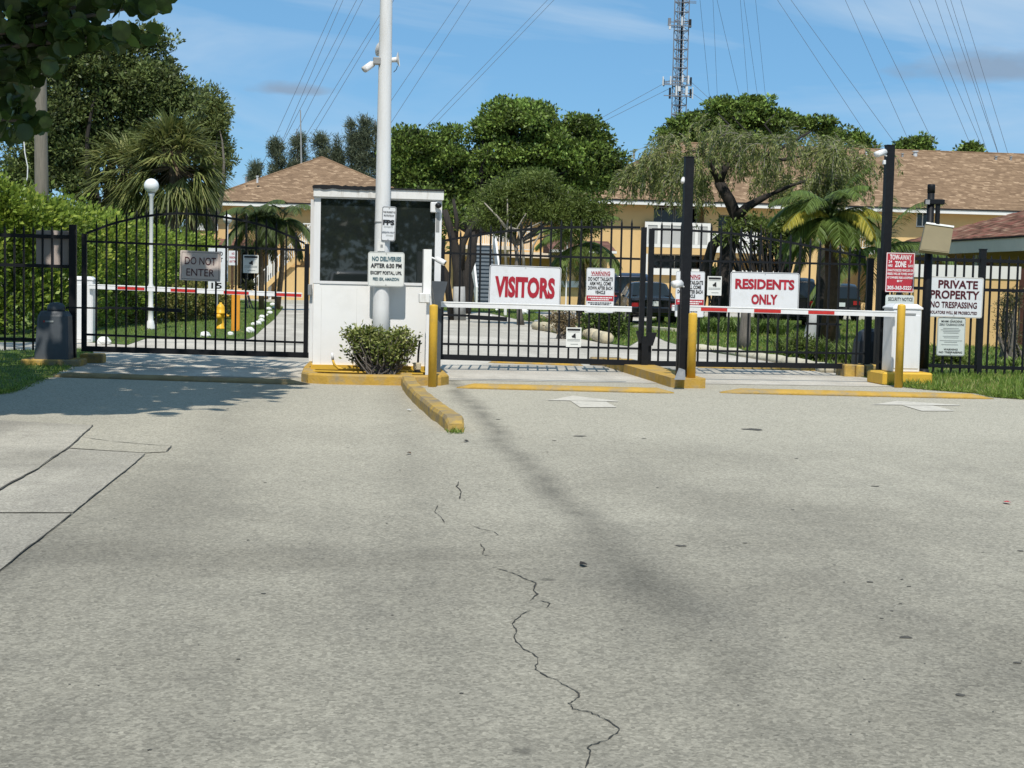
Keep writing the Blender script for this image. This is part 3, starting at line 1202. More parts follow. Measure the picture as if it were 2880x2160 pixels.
crack([(230, 1194), (262, 1198), (245, 1213), (226, 1231), (190, 1264), (150, 1288), (108, 1319), (60, 1345), (-20, 1389)], 0.013, 0.0085, 0.1, m='pit')
crack([(410, 1276), (380, 1304), (340, 1337), (270, 1392), (210, 1441), (130, 1505), (70, 1550), (-10, 1615)], 0.007, 0.0085, 0.12, m='pit')
crack([(190, 1263), (260, 1267), (330, 1273), (410, 1276)], 0.010, 0.0085, 0.1, m='pit')
crack([(228, 1232), (330, 1245), (420, 1253), (482, 1256), (468, 1272)], 0.012, 0.0085, 0.1, m='pit')
crack([(-10, 1444), (205, 1446)], 0.003, 0.0085, 0.05, m='pit')
crack([(1290, 1355), (1285, 1368), (1298, 1385), (1292, 1405)], 0.008)
crack([(1232, 1422), (1222, 1440), (1240, 1455), (1250, 1472)], 0.006)
crack([(1350, 1530), (1362, 1545), (1356, 1560), (1378, 1566)], 0.006)
crack([(1325, 1478), (1350, 1488), (1390, 1497), (1405, 1508)], 0.004)
crack([(1310, 1613), (1360, 1604), (1420, 1592)], 0.003)
crack([(1400, 1600), (1440, 1612), (1480, 1630), (1508, 1640), (1500, 1660), (1512, 1672), (1490, 1690)], 0.006)
crack([(1520, 1690), (1545, 1698), (1535, 1712)], 0.006)
crack([(1490, 1718), (1460, 1735), (1440, 1755), (1452, 1775), (1448, 1800), (1468, 1825), (1495, 1838), (1515, 1855), (1505, 1880), (1520, 1895), (1565, 1915),
       (1600, 1935), (1630, 1952), (1620, 1970), (1600, 1980), (1612, 1995), (1660, 2005), (1700, 2022), (1742, 2048), (1730, 2068), (1700, 2085), (1655, 2100), (1660, 2125), (1648, 2170)], 0.0048, jag=0.3)
crack([(1300, 1256), (1370, 1260), (1440, 1262)], 0.006, 0.006, 0.3)


# small pits and oil spots scattered over the asphalt
pits = [(2459, 1368, 26), (2095, 1528, 14), (1915, 1536, 30), (2445, 1638, 22), (2537, 1630, 12), (2557, 1650, 12), (2374, 1638, 10), (2532, 1699, 12), (2508, 1719, 13), (2479, 1740, 12), (2547, 1793, 46), (2117, 1208, 70), (2230, 1434, 12), (1849, 1372, 11), (2347, 1590, 9),
        (2700, 1955, 28), (745, 1358, 10), (697, 1520, 10), (742, 1670, 15), (1296, 1951, 14), (1103, 1731, 9), (1630, 1227, 34), (1812, 1234, 16), (1540, 1272, 9), (2870, 1550, 20), (2860, 1865, 24), (670, 1855, 12), (420, 2110, 14), (980, 1260, 10), (640, 1150, 12), (1400, 1180, 16), (2240, 1290, 12), (1560, 1240, 14)]
rp = random.Random(21)
for i in range(110):
    pits.append((rp.uniform(100, 2880), rp.uniform(1180, 2100), rp.uniform(3, 8)))
mb = MB()
for px, py, wpx in pits:
    c_ = gp(px, py)
    r_ = wpx / sc(c_) * 0.5
    n_ = 9
    k0 = len(mb.v)
    mb.add([(c_.x + r_ * rp.uniform(0.6, 1.25) * math.cos(2 * math.pi * i / n_), c_.y + r_ * rp.uniform(0.5, 1.2) * math.sin(2 * math.pi * i / n_), 0.0022) for i in range(n_)], [tuple(range(n_))])
struct('pavement_pits', mb, 'pit')


# painted lane arrows
def paint_arrow(label, head, tail):
    mb = MB()
    hd = [gp(x, y) + Vector((0, 0, 0.006)) for x, y in head]
    tl = [gp(x, y) + Vector((0, 0, 0.006)) for x, y in tail]
    mb.add(hd, [tuple(range(len(hd)))])
    mb.add(tl, [tuple(range(len(tl)))])
    o = obj('painted_arrow', mb, 'road_paint')
    for p in o.data.polygons:
        if p.normal.z < 0:
            p.flip()
    tag(o, label, 'road marking', 'painted lane arrows')


paint_arrow('white arrow painted on the asphalt before the bump below the VISITORS sign',
            [(1535, 1127), (1560, 1124), (1612, 1114), (1660, 1120), (1740, 1129), (1737, 1131), (1600, 1128)],
            [(1604, 1128.6), (1705, 1131.2), (1735, 1147), (1632, 1147)])
paint_arrow('white arrow painted on the asphalt right of centre, below the RESIDENTS lane bump',
            [(2447, 1139), (2470, 1137), (2521, 1129), (2560, 1131), (2700, 1140), (2695, 1142), (2535, 1140)],
            [(2537, 1140.6), (2625, 1142), (2686, 1157), (2592, 1157)])
# faint worn marking in the shade of the exit lane
tag(sheet('painted_patch', [(500, 1024), (580, 1026), (575, 1038), (485, 1037)], 0.006, 'road_paint'), 'faded white paint patch on the shaded exit lane', 'road marking')

# ------------------------------------------------------------------- speed bumps
BUMP = [(-0.16, 0.0), (-0.12, 0.035), (-0.05, 0.055), (0.05, 0.055), (0.12, 0.035), (0.16, 0.0)]


def bump(label, a, b_, m, prof=BUMP, group='speed bumps'):
    A, B = gp(*a), gp(*b_)
    n = 26
    pts = [A.lerp(B, i / n) for i in range(n + 1)]
    sc_ = [min(1.0, 0.12 + min(i, n - i) * 0.45) * random.uniform(0.93, 1.0) for i in range(n + 1)]
    mb = MB()
    mb.sweep(pts, prof, sc_)
    tag(obj('speed_bump', mb, m, None, True), label, 'speed bump', group)


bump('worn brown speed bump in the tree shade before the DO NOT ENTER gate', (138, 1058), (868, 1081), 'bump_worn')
bump('yellow speed bump across the visitors lane in front of the barrier', (1285, 1090), (1895, 1105), 'yellow_kerb')
bump('long yellow speed bump across the residents lane on the right', (2025, 1104), (2790, 1121), 'yellow_kerb')
bump('low yellow bump beyond the visitors gate, seen under its bottom beam', (1375, 1020), (1640, 1029), 'yellow_kerb')
bump('low yellow bump beyond the residents gate, seen under its bottom beam', (1960, 1034), (2385, 1045), 'yellow_kerb')

# ------------------------------------------------------------------- kerbs and islands
ISL = 0.12


def px_poly(pts, z=0.0):
    return [gp(x, y, z) for x, y in pts]


# booth island: raised kerb ring, soil inside
isl = thing('booth_island', 'yellow painted kerb around the white guard booth and shrub', 'kerb', gp(1040, 1085))
YB = 18.75                          # booth front wall
xl, xr = at(866, 1060, 17.9).x, at(1245, 1080, 17.9).x
yf, yb = gp(1060, 1083).y, YB + 2.1
mb = MB()
prof = [(-0.085, 0), (-0.085, 0.10), (-0.07, ISL), (0.07, ISL), (0.085, 0.10), (0.085, 0)]
ring = [Vector((xl + 0.05, yb, 0)), Vector((xl, YB + 0.6, 0)), Vector((xl + 0.0, yf + 0.42, 0)), Vector((xl + 0.07, yf + 0.2, 0)), Vector((xl + 0.25, yf + 0.1, 0)),
        Vector((xl + 0.6, yf + 0.06, 0)), Vector((0.5 * (xl + xr), yf + 0.05, 0)), Vector((xr - 0.3, yf + 0.07, 0)), Vector((xr - 0.08, yf + 0.12, 0)), Vector((xr, yf + 0.3, 0)), Vector((xr, yb, 0))]
mb.sweep(ring, prof)
obj('kerb', mb, 'yellow_kerb', isl)
mb = MB()
mb.bbox(xl + 0.08, xr - 0.08, yf + 0.13, YB + 0.05, 0.0, 0.05)
obj('soil_bed', mb, 'soil', isl)
mb = MB()
mb.bbox(xl + 0.08, xr - 0.08, YB + 0.055, yb, 0.0, 0.115)
obj('base_slab', mb, 'yellow_kerb', isl)

# divider kerb curving out from the island
mb = MB()
dv = [gp(1138, 1070), gp(1150, 1090), gp(1168, 1115), (gp(1205, 1150)), gp(1235, 1175), gp(1272, 1203), gp(1284, 1215)]
dense = []
for a, b_ in zip(dv[:-1], dv[1:]):
    for i in range(4):
        dense.append(a.lerp(b_, i / 4))
dense.append(dv[-1])
for p in dense:
    p += Vector((random.uniform(-1, 1), random.uniform(-1, 1), 0)) * 0.008
mb.sweep(dense, [(-0.085, 0), (-0.082, 0.085), (-0.064, 0.115), (0.064, 0.115), (0.082, 0.085), (0.085, 0)], [random.uniform(0.93, 1.03) for _ in range(len(dense) - 2)] + [0.82, 0.6])
tag(obj('divider_kerb', mb, 'yellow_worn', None, False), 'chipped yellow concrete kerb curving out from the booth island', 'kerb')

# middle island between the visitors and residents lanes
mi = thing('lane_island', 'narrow yellow concrete island between visitors and residents lanes', 'kerb', gp(1900, 1080))
fr = gp(1930, 1092)
bk = gp(1772, 1040)
ax = Vector((0, 1, 0))
mb = MB()
p0 = Vector((fr.x + 0.05, fr.y, 0))
p1 = Vector((fr.x + 0.05, bk.y + 0.9, 0))
w = 0.22
top = [Vector((p0.x - w, p0.y + 0.12, 0)), Vector((p0.x - w + 0.05, p0.y + 0.03, 0)), Vector((p0.x - w + 0.12, p0.y, 0)), Vector((p0.x + w - 0.1, p0.y, 0)), Vector((p0.x + w - 0.02, p0.y + 0.04, 0)), Vector((p0.x + w, p0.y + 0.14, 0)),
       Vector((p0.x + w - 0.05, p1.y, 0)), Vector((p0.x - w - 0.05, p1.y, 0))]
mb.prism(top, (0, 0, ISL))
obj('kerb', mb, 'yellow_kerb', mi)
mb = MB()
mb.bevbox((p0.x - 0.2, p1.y + 0.12, 0.065), (0.5, 0.22, 0.13), 0.03)
obj('end_stone', mb, 'bump_worn', mi)

# blocks at the residents barrier
cb = at(2555, 1053, 19.35)
mb = MB()
bx0, bx1 = at(2484, 1070, 19.1).x, at(2624, 1070, 19.1).x
mb.bevbox(((bx0 + bx1) / 2, 19.42, 0.085), (bx1 - bx0, 0.62, 0.175), 0.02)
tag(obj('barrier_plinth', mb, 'yellow_paint'), 'yellow concrete plinth under the white residents barrier cabinet', 'plinth')
mb = MB()
q = at(2410, 1050, YG - 0.1)
mb.bevbox((q.x - 0.12, YG + 0.05, 0.08), (0.16, 0.4, 0.2), 0.015)
mb.bevbox((q.x + 0.02, YG - 0.02, 0.08), (0.12, 0.36, 0.19), 0.015)
mb.bevbox((q.x + 0.22, YG + 0.05, 0.08), (0.2, 0.4, 0.2), 0.015)
tag(obj('gate_post_plinth', mb, 'yellow_worn'), 'brown and yellow concrete footing under the residents gate hinge', 'plinth')
mb = MB()
q0, q1 = at(62, 1006, YG - 0.55), at(228, 1006, YG - 0.55)
mb.bevbox(((q0.x + q1.x) / 2, YG - 0.35, 0.04), (q1.x - q0.x, 0.6, 0.1), 0.015)
tag(obj('operator_pad', mb, 'yellow_worn'), 'yellow concrete pad under the dark gate operator on the left', 'plinth')
mb = MB()
q0 = at(243, 985, YG + 0.3)
mb.bevbox((q0.x + 0.08, YG + 0.35, 0.06), (0.32, 0.3, 0.14), 0.02)
tag(obj('gate_footing', mb, 'yellow_worn'), 'small yellow footing block behind the exit gate hinge', 'plinth')

# rounded cream kerb along the residents drive
mb = MB()
kp = [gp(1955, 985), gp(2010, 990), gp(2080, 1000), gp(2150, 1012), gp(2230, 1026), gp(2300, 1040), gp(2345, 1052)]
dn = []
for a, b_ in zip(kp[:-1], kp[1:]):
    for i in range(4):
        dn.append(a.lerp(b_, i / 4))
mb.sweep(dn, [(-0.13, 0), (-0.12, 0.07), (-0.06, 0.12), (0.06, 0.12), (0.12, 0.07), (0.13, 0)], [random.uniform(0.85, 1.1) for _ in dn])
tag(obj('drive_kerb', mb, 'kerb_cream', None, True), 'rounded cream kerb curving beside the lawn behind the residents gate', 'kerb')
# short stone kerb of separate rounded stones round the planting in the visitors drive
st = thing('stone_edging', 'row of cream rounded edging stones round the shrub behind the visitors gate', 'edging', gp(1600, 950))
a, b_ = gp(1503, 926), gp(1712, 968)
for i in range(11):
    t0, t1 = i / 11, (i + 0.93) / 11
    bow = Vector((0.5, -0.6, 0))
    A = a.lerp(b_, t0) + bow * 4 * t0 * (1 - t0) * 0.3
    B = a.lerp(b_, t1) + bow * 4 * t1 * (1 - t1) * 0.3
    mb = MB()
    d = (B - A)
    rr = random.uniform(0.12, 0.155)
    mb.tube([A + d * k + Vector((0, 0, rr * 0.8)) for k in (0, 0.12, 0.5, 0.88, 1)], [rr * 0.7, rr, rr * 1.05, rr, rr * 0.7], 9)
    obj('stone', mb, 'stone_cream', st, True)
# pale kerb edge across the drive end (far)
mb = MB()
mb.sweep([gp(1790, 925), gp(1840, 929), gp(1900, 934)], [(-0.12, 0), (-0.12, 0.1), (0.12, 0.1), (0.12, 0)])
tag(obj('wheel_stop', mb, 'kerb_cream'), 'pale concrete wheel stop under the tail of the dark sedan', 'wheel stop')

# =================================================================== GATES AND FENCES
TH = 0.026


def picket(x, y, z0, z1, w=0.025):
    mb = MB()
    h = w / 2
    zs = z1 - 0.07
    vs = [(x - h, y - h, z0), (x + h, y - h, z0), (x + h, y + h, z0), (x - h, y + h, z0),
          (x - h, y - h, zs), (x + h, y - h, zs), (x + h, y + h, zs), (x - h, y + h, zs), (x, y, z1)]
    mb.add(vs, [(3, 2, 1, 0), (0, 1, 5, 4), (1, 2, 6, 5), (2, 3, 7, 6), (3, 0, 4, 7), (4, 5, 8), (5, 6, 8), (6, 7, 8), (7, 4, 8)])
    return mb


def bar(mb, a, b_, w, h):
    """straight rail with rectangular section from a to b (runs along x)"""
    a, b_ = Vector(a), Vector(b_)
    vs = []
    for p in (a, b_):
        vs += [p + Vector((0, y, z)) for y, z in ((-w / 2, -h / 2), (w / 2, -h / 2), (w / 2, h / 2), (-w / 2, h / 2))]
    return mb.add(vs, [(0, 1, 5, 4), (1, 2, 6, 5), (2, 3, 7, 6), (3, 0, 4, 7), (3, 2, 1, 0), (4, 5, 6, 7)])


def interp(pts, x):
    for (x0, z0), (x1, z1) in zip(pts[:-1], pts[1:]):
        if x <= x1:
            return z0 + (z1 - z0) * (x - x0) / (x1 - x0)
    return pts[-1][1]


def gate(label, stiles, topline, rails, beam, pick, above=0.125, Y=YG):
    """stiles: [(x0px, x1px, top y, bottom y)]; topline px points; rails [(xa, ya, xb, yb)]; beam same; pick: px x positions"""
    b0 = at(beam[0], beam[1], Y)
    t = thing('gate', label, 'gate', (b0.x, Y, 0), 'black steel driveway gates')
    for x0, x1, yt, ybm in stiles:
        a = at(x0, (yt + ybm) / 2, Y)
        b_ = at(x1, (yt + ybm) / 2, Y)
        zt = at((x0 + x1) / 2, yt, Y).z
        zb = at((x0 + x1) / 2, ybm, Y).z
        mb = MB()
        mb.bbox(a.x, b_.x, Y - 0.03, Y + 0.03, zb, zt)
        obj('stile', mb, 'black_steel', t)
    P = [at(x, y, Y) for x, y in topline]
    mb = MB()
    vs = []
    hw = 0.016
    for p in P:
        vs += [p + Vector((0, y, z)) for y, z in ((-0.02, -hw), (0.02, -hw), (0.02, hw), (-0.02, hw))]
    fs = []
    for i in range(len(P) - 1):
        for k in range(4):
            fs.append((i * 4 + k, i * 4 + (k + 1) % 4, i * 4 + 4 + (k + 1) % 4, i * 4 + 4 + k))
    fs += [(3, 2, 1, 0), tuple(range(len(P) * 4 - 4, len(P) * 4))]
    mb.add(vs, fs)
    obj('top_rail', mb, 'black_steel', t)
    for xa, ya, xb, yb_ in rails:
        mb = MB()
        bar(mb, at(xa, ya, Y), at(xb, yb_, Y), 0.036, 0.03)
        obj('rail', mb, 'black_steel', t)
    mb = MB()
    bar(mb, at(beam[0], beam[1], Y), at(beam[2], beam[3], Y), 0.055, 0.075)
    obj('bottom_beam', mb, 'black_steel', t)
    tl = [(p.x, p.z) for p in P]
    bl = [(at(beam[0], beam[1], Y).x, at(beam[0], beam[1], Y).z), (at(beam[2], beam[3], Y).x, at(beam[2], beam[3], Y).z)]
    for px in pick:
        x = at(px, 830, Y).x
        obj('picket', picket(x, Y, interp(bl, x), interp(tl, x) + above), 'black_steel', t)
    return t


lg = gate('black steel arched gate left of the guard booth carrying DO NOT ENTER sign',
          [(230, 244, 657, 987), (855, 868, 686, 1004)],
          [(244, 656), (271, 646), (299, 635), (328, 626), (356, 619), (384, 613), (412, 608), (440, 604), (469, 602), (498, 600), (526, 601), (553, 602.5), (581, 605), (609, 608), (637, 612), (666, 617), (693, 622), (720, 629), (748, 637), (775, 647), (803, 659), (831, 671), (857, 685)],
          [(240, 678.6, 857, 703.5), (240, 940.6, 856, 963.5)], (231, 980.5, 868, 999), [271 + 28.0 * i for i in range(21)])
vg = gate('black steel visitors gate leaf right of the guard booth with VISITORS sign',
          [(1236, 1248, 678, 1010), (1799, 1813, 639, 1034)],
          [(1236, 680), (1248, 677), (1287, 670), (1320, 665), (1352, 660), (1385, 655), (1417, 651), (1450, 647.5), (1482, 645), (1515, 643), (1547, 641.5), (1590, 640), (1634, 639), (1689, 638.5), (1745, 639), (1800, 640)],
          [(1240, 711.5, 1800, 728.5), (1240, 967, 1800, 980.5)], (1236, 1003.5, 1812, 1021.5), [1264 + 28.2 * i for i in range(19)])
rg = gate('black steel residents gate leaf on the right with RESIDENTS ONLY sign',
          [(1821, 1835, 643, 1030), (2434, 2451, 726, 1038)],
          [(1834, 645), (1876, 645.5), (1917, 647), (1969, 650), (2012, 652.5), (2056, 656), (2108, 663), (2165, 672), (2217, 681), (2271, 691), (2325, 702), (2382, 713), (2434, 724)],
          [(1834, 731, 2434, 744), (1834, 984, 2434, 994.5)], (1822, 1022, 2451, 1031), [1856 + 27.9 * i for i in range(21)])
# latch boxes where the two leaves meet
for x0, x1, xb0, xb1, y0, y1, par, in ((1788, 1802, 1796, 1804, 930, 965, vg), (1818, 1846, 1818, 1834, 935, 972, rg)):
    mb = MB()
    mb.prism([at(x0, y0, YG - 0.045), at(x1, y0, YG - 0.045), at(xb1, y1, YG - 0.045), at(xb0, y1, YG - 0.045)], (0, -0.05, 0))
    obj('latch_box', mb, 'black_steel', par)
mb = MB()
a = at(1812, 1036, YG - 0.08)
mb.bbox(a.x - 0.05, a.x + 0.045, YG - 0.11, YG - 0.045, 0.1, at(1812, 945, YG).z)
obj('drop_post', mb, 'black_steel', rg)


def fence(label, posts, pick, rails, ztop, Y=YG):
    p0 = at(posts[0][0], posts[0][3], Y)
    t = thing('fence', label, 'fence', (p0.x, Y, 0), 'black steel picket fences')
    for x0, x1, yt, yb_ in posts:
        a, b_ = at(x0, yt + 100, Y), at(x1, yt + 100, Y)
        zt = at(x0, yt, Y).z
        mb = MB()
        mb.bbox(a.x, b_.x, Y - 0.045, Y + 0.045, 0.0, zt)
        o = obj('post', mb, 'black_steel', t)
        mb = MB()
        mb.bbox(a.x - 0.006, b_.x + 0.006, Y - 0.051, Y + 0.051, zt, zt + 0.012)
        obj('cap', mb, 'black_steel', o)
    for xa, ya, xb, yb_, h in rails:
        mb = MB()
        bar(mb, at(xa, ya, Y), at(xb, yb_, Y), 0.04, h)
        obj('rail', mb, 'black_steel', t)
    for px, yt, yb_ in pick:
        a = at(px, 850, Y)
        obj('picket', picket(a.x, Y, max(0.03, at(px, yb_, Y).z), at(px, yt, Y).z), 'black_steel', t)
    return t


lf = fence('black steel picket fence at the far left behind the dark operator',
           [(195, 215, 634, 1000)], [(14 + 26.4 * i, 630 + 0.02 * (14 + 26.4 * i), 985) for i in range(-5, 7)],
           [(-130, 657, 195, 667, 0.05), (-130, 741, 195, 750, 0.045), (-130, 950, 195, 958, 0.045)], 0)
rf = fence('black steel picket fence at the far right behind the PRIVATE PROPERTY sign',
           [(2753, 2768, 702, 1065), (2467, 2491, 700, 1045)], [(2507 + 25.1 * i, 708 + 0.03 * (25 * i), 1052) for i in range(-0, 22) if abs(2507 + 25.1 * i - 2760) > 9],
           [(2490, 725, 3060, 742, 0.05), (2490, 808, 3060, 823, 0.045), (2490, 1024, 3060, 1042, 0.05)], 0)

# =================================================================== GUARD BOOTH
def booth():
    Yb = YB
    xL = at(882, 800, Yb).x
    xR = at(1238, 800, Yb).x
    zt = at(1060, 531, Yb).z
    z0 = 0.117
    zsill = at(1060, 800, Yb).z
    zhead = at(1060, 562, Yb).z
    zfb = at(1060, 558, Yb).z
    D = 1.5
    t = thing('guard_booth', 'white guard booth with dark tinted windows behind the tall white pole', 'booth', ((xL + xR) / 2, Yb + D / 2, z0))
    mb = MB()
    # lower walls
    mb.bbox(xL, xR, Yb, Yb + 0.05, z0 + 0.06, zsill)
    mb.bbox(xL, xL + 0.05, Yb + 0.05, Yb + D - 0.05, z0 + 0.06, zsill)
    mb.bbox(xR - 0.05, xR, Yb + 0.05, Yb + D - 0.05, z0 + 0.06, zsill)
    mb.bbox(xL, xR, Yb + D - 0.05, Yb + D, z0 + 0.06, zt - 0.1)
    obj('wall', mb, 'white_wall', t)
    mb = MB()
    mb.bbox(xL - 0.02, xR + 0.02, Yb - 0.03, Yb + D + 0.02, z0, z0 + 0.06)
    obj('base_rail', mb, 'yellow_paint', t)
    # seams on the lower wall panels
    for fx in (0.115, 0.62):
        mb = MB()
        x = xL + (xR - xL) * fx * 0.55
        mb.bbox(x - 0.003, x + 0.003, Yb - 0.004, Yb - 0.0005, z0 + 0.07, zsill - 0.06)
        obj('panel_seam', mb, 'white_worn', t)
    # frame
    fr = MB()
    xm = at(1066, 700, Yb).x
    fr.bbox(xL - 0.004, xL + 0.075, Yb - 0.006, Yb + 0.06, zsill, zhead)
    fr.bbox(xm - 0.03, xm + 0.03, Yb - 0.006, Yb + 0.06, zsill + 0.03, zhead)
    fr.bbox(xR - 0.075, xR + 0.004, Yb - 0.006, Yb + 0.06, zsill, zhead)
    fr.bbox(xL + 0.0755, xR - 0.0755, Yb - 0.012, Yb + 0.06, zsill - 0.004, zsill + 0.03)
    fr.bbox(xL - 0.004, xR + 0.004, Yb - 0.010, Yb + 0.06, zhead, zfb)
    for xx, s in ((xL, -1), (xR, 1)):
        fr.bbox(min(xx, xx - s * 0.05), max(xx, xx - s * 0.05), Yb + 0.0605, Yb + 0.13, zsill, zhead)
        fr.bbox(min(xx, xx - s * 0.05), max(xx, xx - s * 0.05), Yb + 0.75, Yb + 0.81, zsill, zhead)
        fr.bbox(min(xx, xx - s * 0.05), max(xx, xx - s * 0.05), Yb + D - 0.13, Yb + D - 0.0505, zsill, zhead)
        fr.bbox(min(xx, xx - s * 0.05), max(xx, xx - s * 0.05), Yb + 0.0605, Yb + D - 0.0505, zhead, zfb)
    obj('window_frame', fr, 'white_steel', t)
    for a, b_ in ((xL + 0.075, xm - 0.03), (xm + 0.03, xR - 0.075)):
        mb = MB()
        mb.bbox(a, b_, Yb + 0.02, Yb + 0.03, zsill + 0.03, zhead)
        obj('window_pane', mb, 'glass_booth', t)
    for xx, s in ((xL, 1), (xR, -1)):
        for y0, y1 in ((Yb + 0.13, Yb + 0.75), (Yb + 0.81, Yb + D - 0.13)):
            mb = MB()
            mb.bbox(min(xx + s * 0.02, xx + s * 0.03), max(xx + s * 0.02, xx + s * 0.03), y0, y1, zsill, zhead)
            obj('window_pane', mb, 'glass_booth', t)
    # fascia and roof
    mb = MB()
    mb.bbox(xL - 0.015, xR + 0.02, Yb - 0.05, Yb + D + 0.05, zfb + 0.002, zt - 0.008)
    obj('fascia', mb, 'white_worn', t)
    mb = MB()
    mb.bbox(xL - 0.03, xR + 0.03, Yb - 0.065, Yb + D + 0.065, zt - 0.008, zt + 0.012)
    obj('roof', mb, 'plastic_black', t)
    # a ragged lifted edge of roofing felt
    mb = MB()
    pts = []
    n = 22
    for i in range(n + 1):
        x = xL - 0.02 + (xR - xL) * 0.55 * i / n
        pts.append((x, Yb - 0.069, zt + 0.012 + random.uniform(0.002, 0.02)))
    vs = pts + [(p[0], p[1], zt - 0.012 - random.uniform(0, 0.018)) for p in pts]
    mb.add(vs, [(i, i + 1, i + 2 + n, i + 1 + n) for i in range(n)])
    obj('roof_felt_edge', mb, 'plastic_black', t)
    # black box light and narrow grey panel at the right upper corner
    p = at(1221, 583, Yb - 0.06)
    mb = MB()
    mb.bevbox((p.x, Yb - 0.03, p.z), (0.09, 0.05, 0.13), 0.01)
    obj('junction_box', mb, 'white_steel', t)
    p = at(1233, 578, Yb - 0.08)
    mb = MB()
    mb.sphere((p.x, Yb - 0.08, p.z), (0.042, 0.05, 0.035), 14, 8)
    obj('dome_camera', mb, 'plastic_black', t, True)
    p = at(1231, 625, Yb)
    mb = MB()
    mb.bbox(p.x - 0.022, p.x + 0.022, Yb - 0.012, Yb - 0.006, p.z - 0.12, p.z + 0.12)
    obj('grey_panel', mb, 'grey_metal', t)
    # guard-side things seen dimly through the left edge: hinge side strip
    mb = MB()
    xs = xL - 0.03
    mb.bbox(xs - 0.025, xs + 0.02, Yb + 0.35, Yb + 0.42, z0 + 0.08, zhead)
    obj('door_stile', mb, 'white_steel', t)
    mb = MB()
    p = at(873, 815, Yb + 0.3)
    mb.bevbox((xL - 0.05, Yb + 0.3, p.z), (0.05, 0.05, 0.14), 0.008)
    obj('door_lock', mb, 'grey_metal', t)
    return t


booth()

# conduit pipe and utility box in the soil bed
pc = thing('conduit_pipe', 'white and yellow conduit pipe bending along the booth base', 'pipe', at(935, 1040, YB - 0.25))
a = at(934, 992, YB - 0.25)
b_ = at(936, 1012, YB - 0.25)
mb = MB()
mb.tube([a, b_], 0.017, 10)
obj('riser', mb, 'white_steel', pc, True)
mb = MB()
mb.tube([b_, at(940, 1025, YB - 0.25), at(952, 1036, YB - 0.25), at(980, 1039, YB - 0.25), at(1120, 1044, YB - 0.25), at(1195, 1046, YB - 0.25)], 0.016, 10)
obj('elbow', mb, 'yellow_paint', pc, True)
mb = MB()
mb.tube([at(880, 1044, YB - 0.4), at(1000, 1047, YB - 0.4), at(1190, 1052, YB - 0.4)], 0.014, 8)
obj('ground_pipe', mb, 'yellow_paint', pc, True)
ub = thing('utility_box', 'small beige utility box on a stub pole beside the booth shrub', 'utility box', at(1173, 1055, YB - 0.35))
p = at(1173, 1030, YB - 0.35)
mb = MB()
mb.bevbox((p.x, p.y, p.z), (0.095, 0.06, 0.09), 0.008)
obj('box', mb, 'stone_cream', ub)
mb = MB()
mb.bbox(p.x - 0.035, p.x + 0.035, p.y - 0.025, p.y + 0.025, 0.04, p.z - 0.045)
obj('stub', mb, 'plastic_black', ub)
mb = MB()
mb.tube([p + Vector((0.01, 0, 0.04)), at(1177, 990, YB - 0.35), at(1181, 957, YB - 0.35)], 0.013, 8)
obj('conduit', mb, 'plastic_black', ub)

# =================================================================== TALL WHITE POLE
YP = YB - 0.15
pole = thing('light_pole', 'tall white tapered pole rising in front of the guard booth', 'pole', at(1070, 1045, YP))
pb = at(1069, 1040, YP)
k = 226.0
mb = MB()
pts = []
rad = []
for i in range(14):
    z = 0.05 + i * 0.85
    pts.append(Vector((pb.x, YP, z)))
    rad.append(max(0.06, (24.6 - z * 1.62) / k))
mb.tube(pts, rad, 28)
obj('shaft', mb, 'pole_paint', pole, True)
mb = MB()
mb.lathe((pb.x, YP, 0.04), [(0.16, 0), (0.16, 0.03), (0.125, 0.05), (0.115, 0.09)], 24)
obj('base_flange', mb, 'pole_paint', pole, True)
mb = MB()
p = at(1072, 690, YP - 0.1)
mb.bbox(p.x - 0.045, p.x + 0.045, YP - 0.112, YP - 0.098, p.z - 0.07, p.z + 0.055)
obj('hand_hole_plate', mb, 'white_worn', pole)
mb = MB()
mb.bbox(p.x - 0.008, p.x + 0.02, YP - 0.118, YP - 0.1125, p.z - 0.02, p.z + 0.01)
obj('plate_bolt', mb, 'grey_metal', pole)

# camera and dishes on the pole
def bullet_camera(label, base, d, L=0.16, r=0.035, arm=None, group='white security cameras', hood=True):
    base = Vector(base)
    d = Vector(d).normalized()
    t = thing('security_camera', label, 'camera', base, group)
    mb = MB()
    mb.tube([base - d * L * 0.5, base + d * L * 0.35, base + d * L * 0.5], [r * 0.92, r, r * 0.96], 16)
    obj('housing', mb, 'white_steel', t, True)
    mb = MB()
    mb.tube([base + d * L * 0.502, base + d * L * 0.53], [r * 0.72, r * 0.72], 16)
    obj('lens', mb, 'glass_dark', t)
    if hood:
        mb = MB()
        upv = Vector((0, 0, 1))
        mb.tube([base - d * L * 0.4 + upv * r * 0.25, base + d * L * 0.62 + upv * r * 0.25], [r * 0.95, r * 0.95], 12)
        obj('sunshield', mb, 'white_steel', t, True)
    if arm is not None:
        mb = MB()
        mb.tube([base, arm], r * 0.3, 8)
        obj('bracket', mb, 'white_steel', t)
    return t


YC = YP
c = at(1037, 188, YC - 0.03)
bullet_camera('white bullet camera aimed down-left high on the pole', c, (-0.75, -0.35, -0.6), 0.14, 0.04, arm=at(1052, 172, YC))
mb = MB()
p = at(1060, 172, YC - 0.02)
mb.bevbox((p.x, p.y, p.z), (0.09, 0.1, 0.085), 0.008)
tag(obj('camera_box', mb, 'grey_metal'), 'grey junction box holding the camera high on the white pole', 'box')


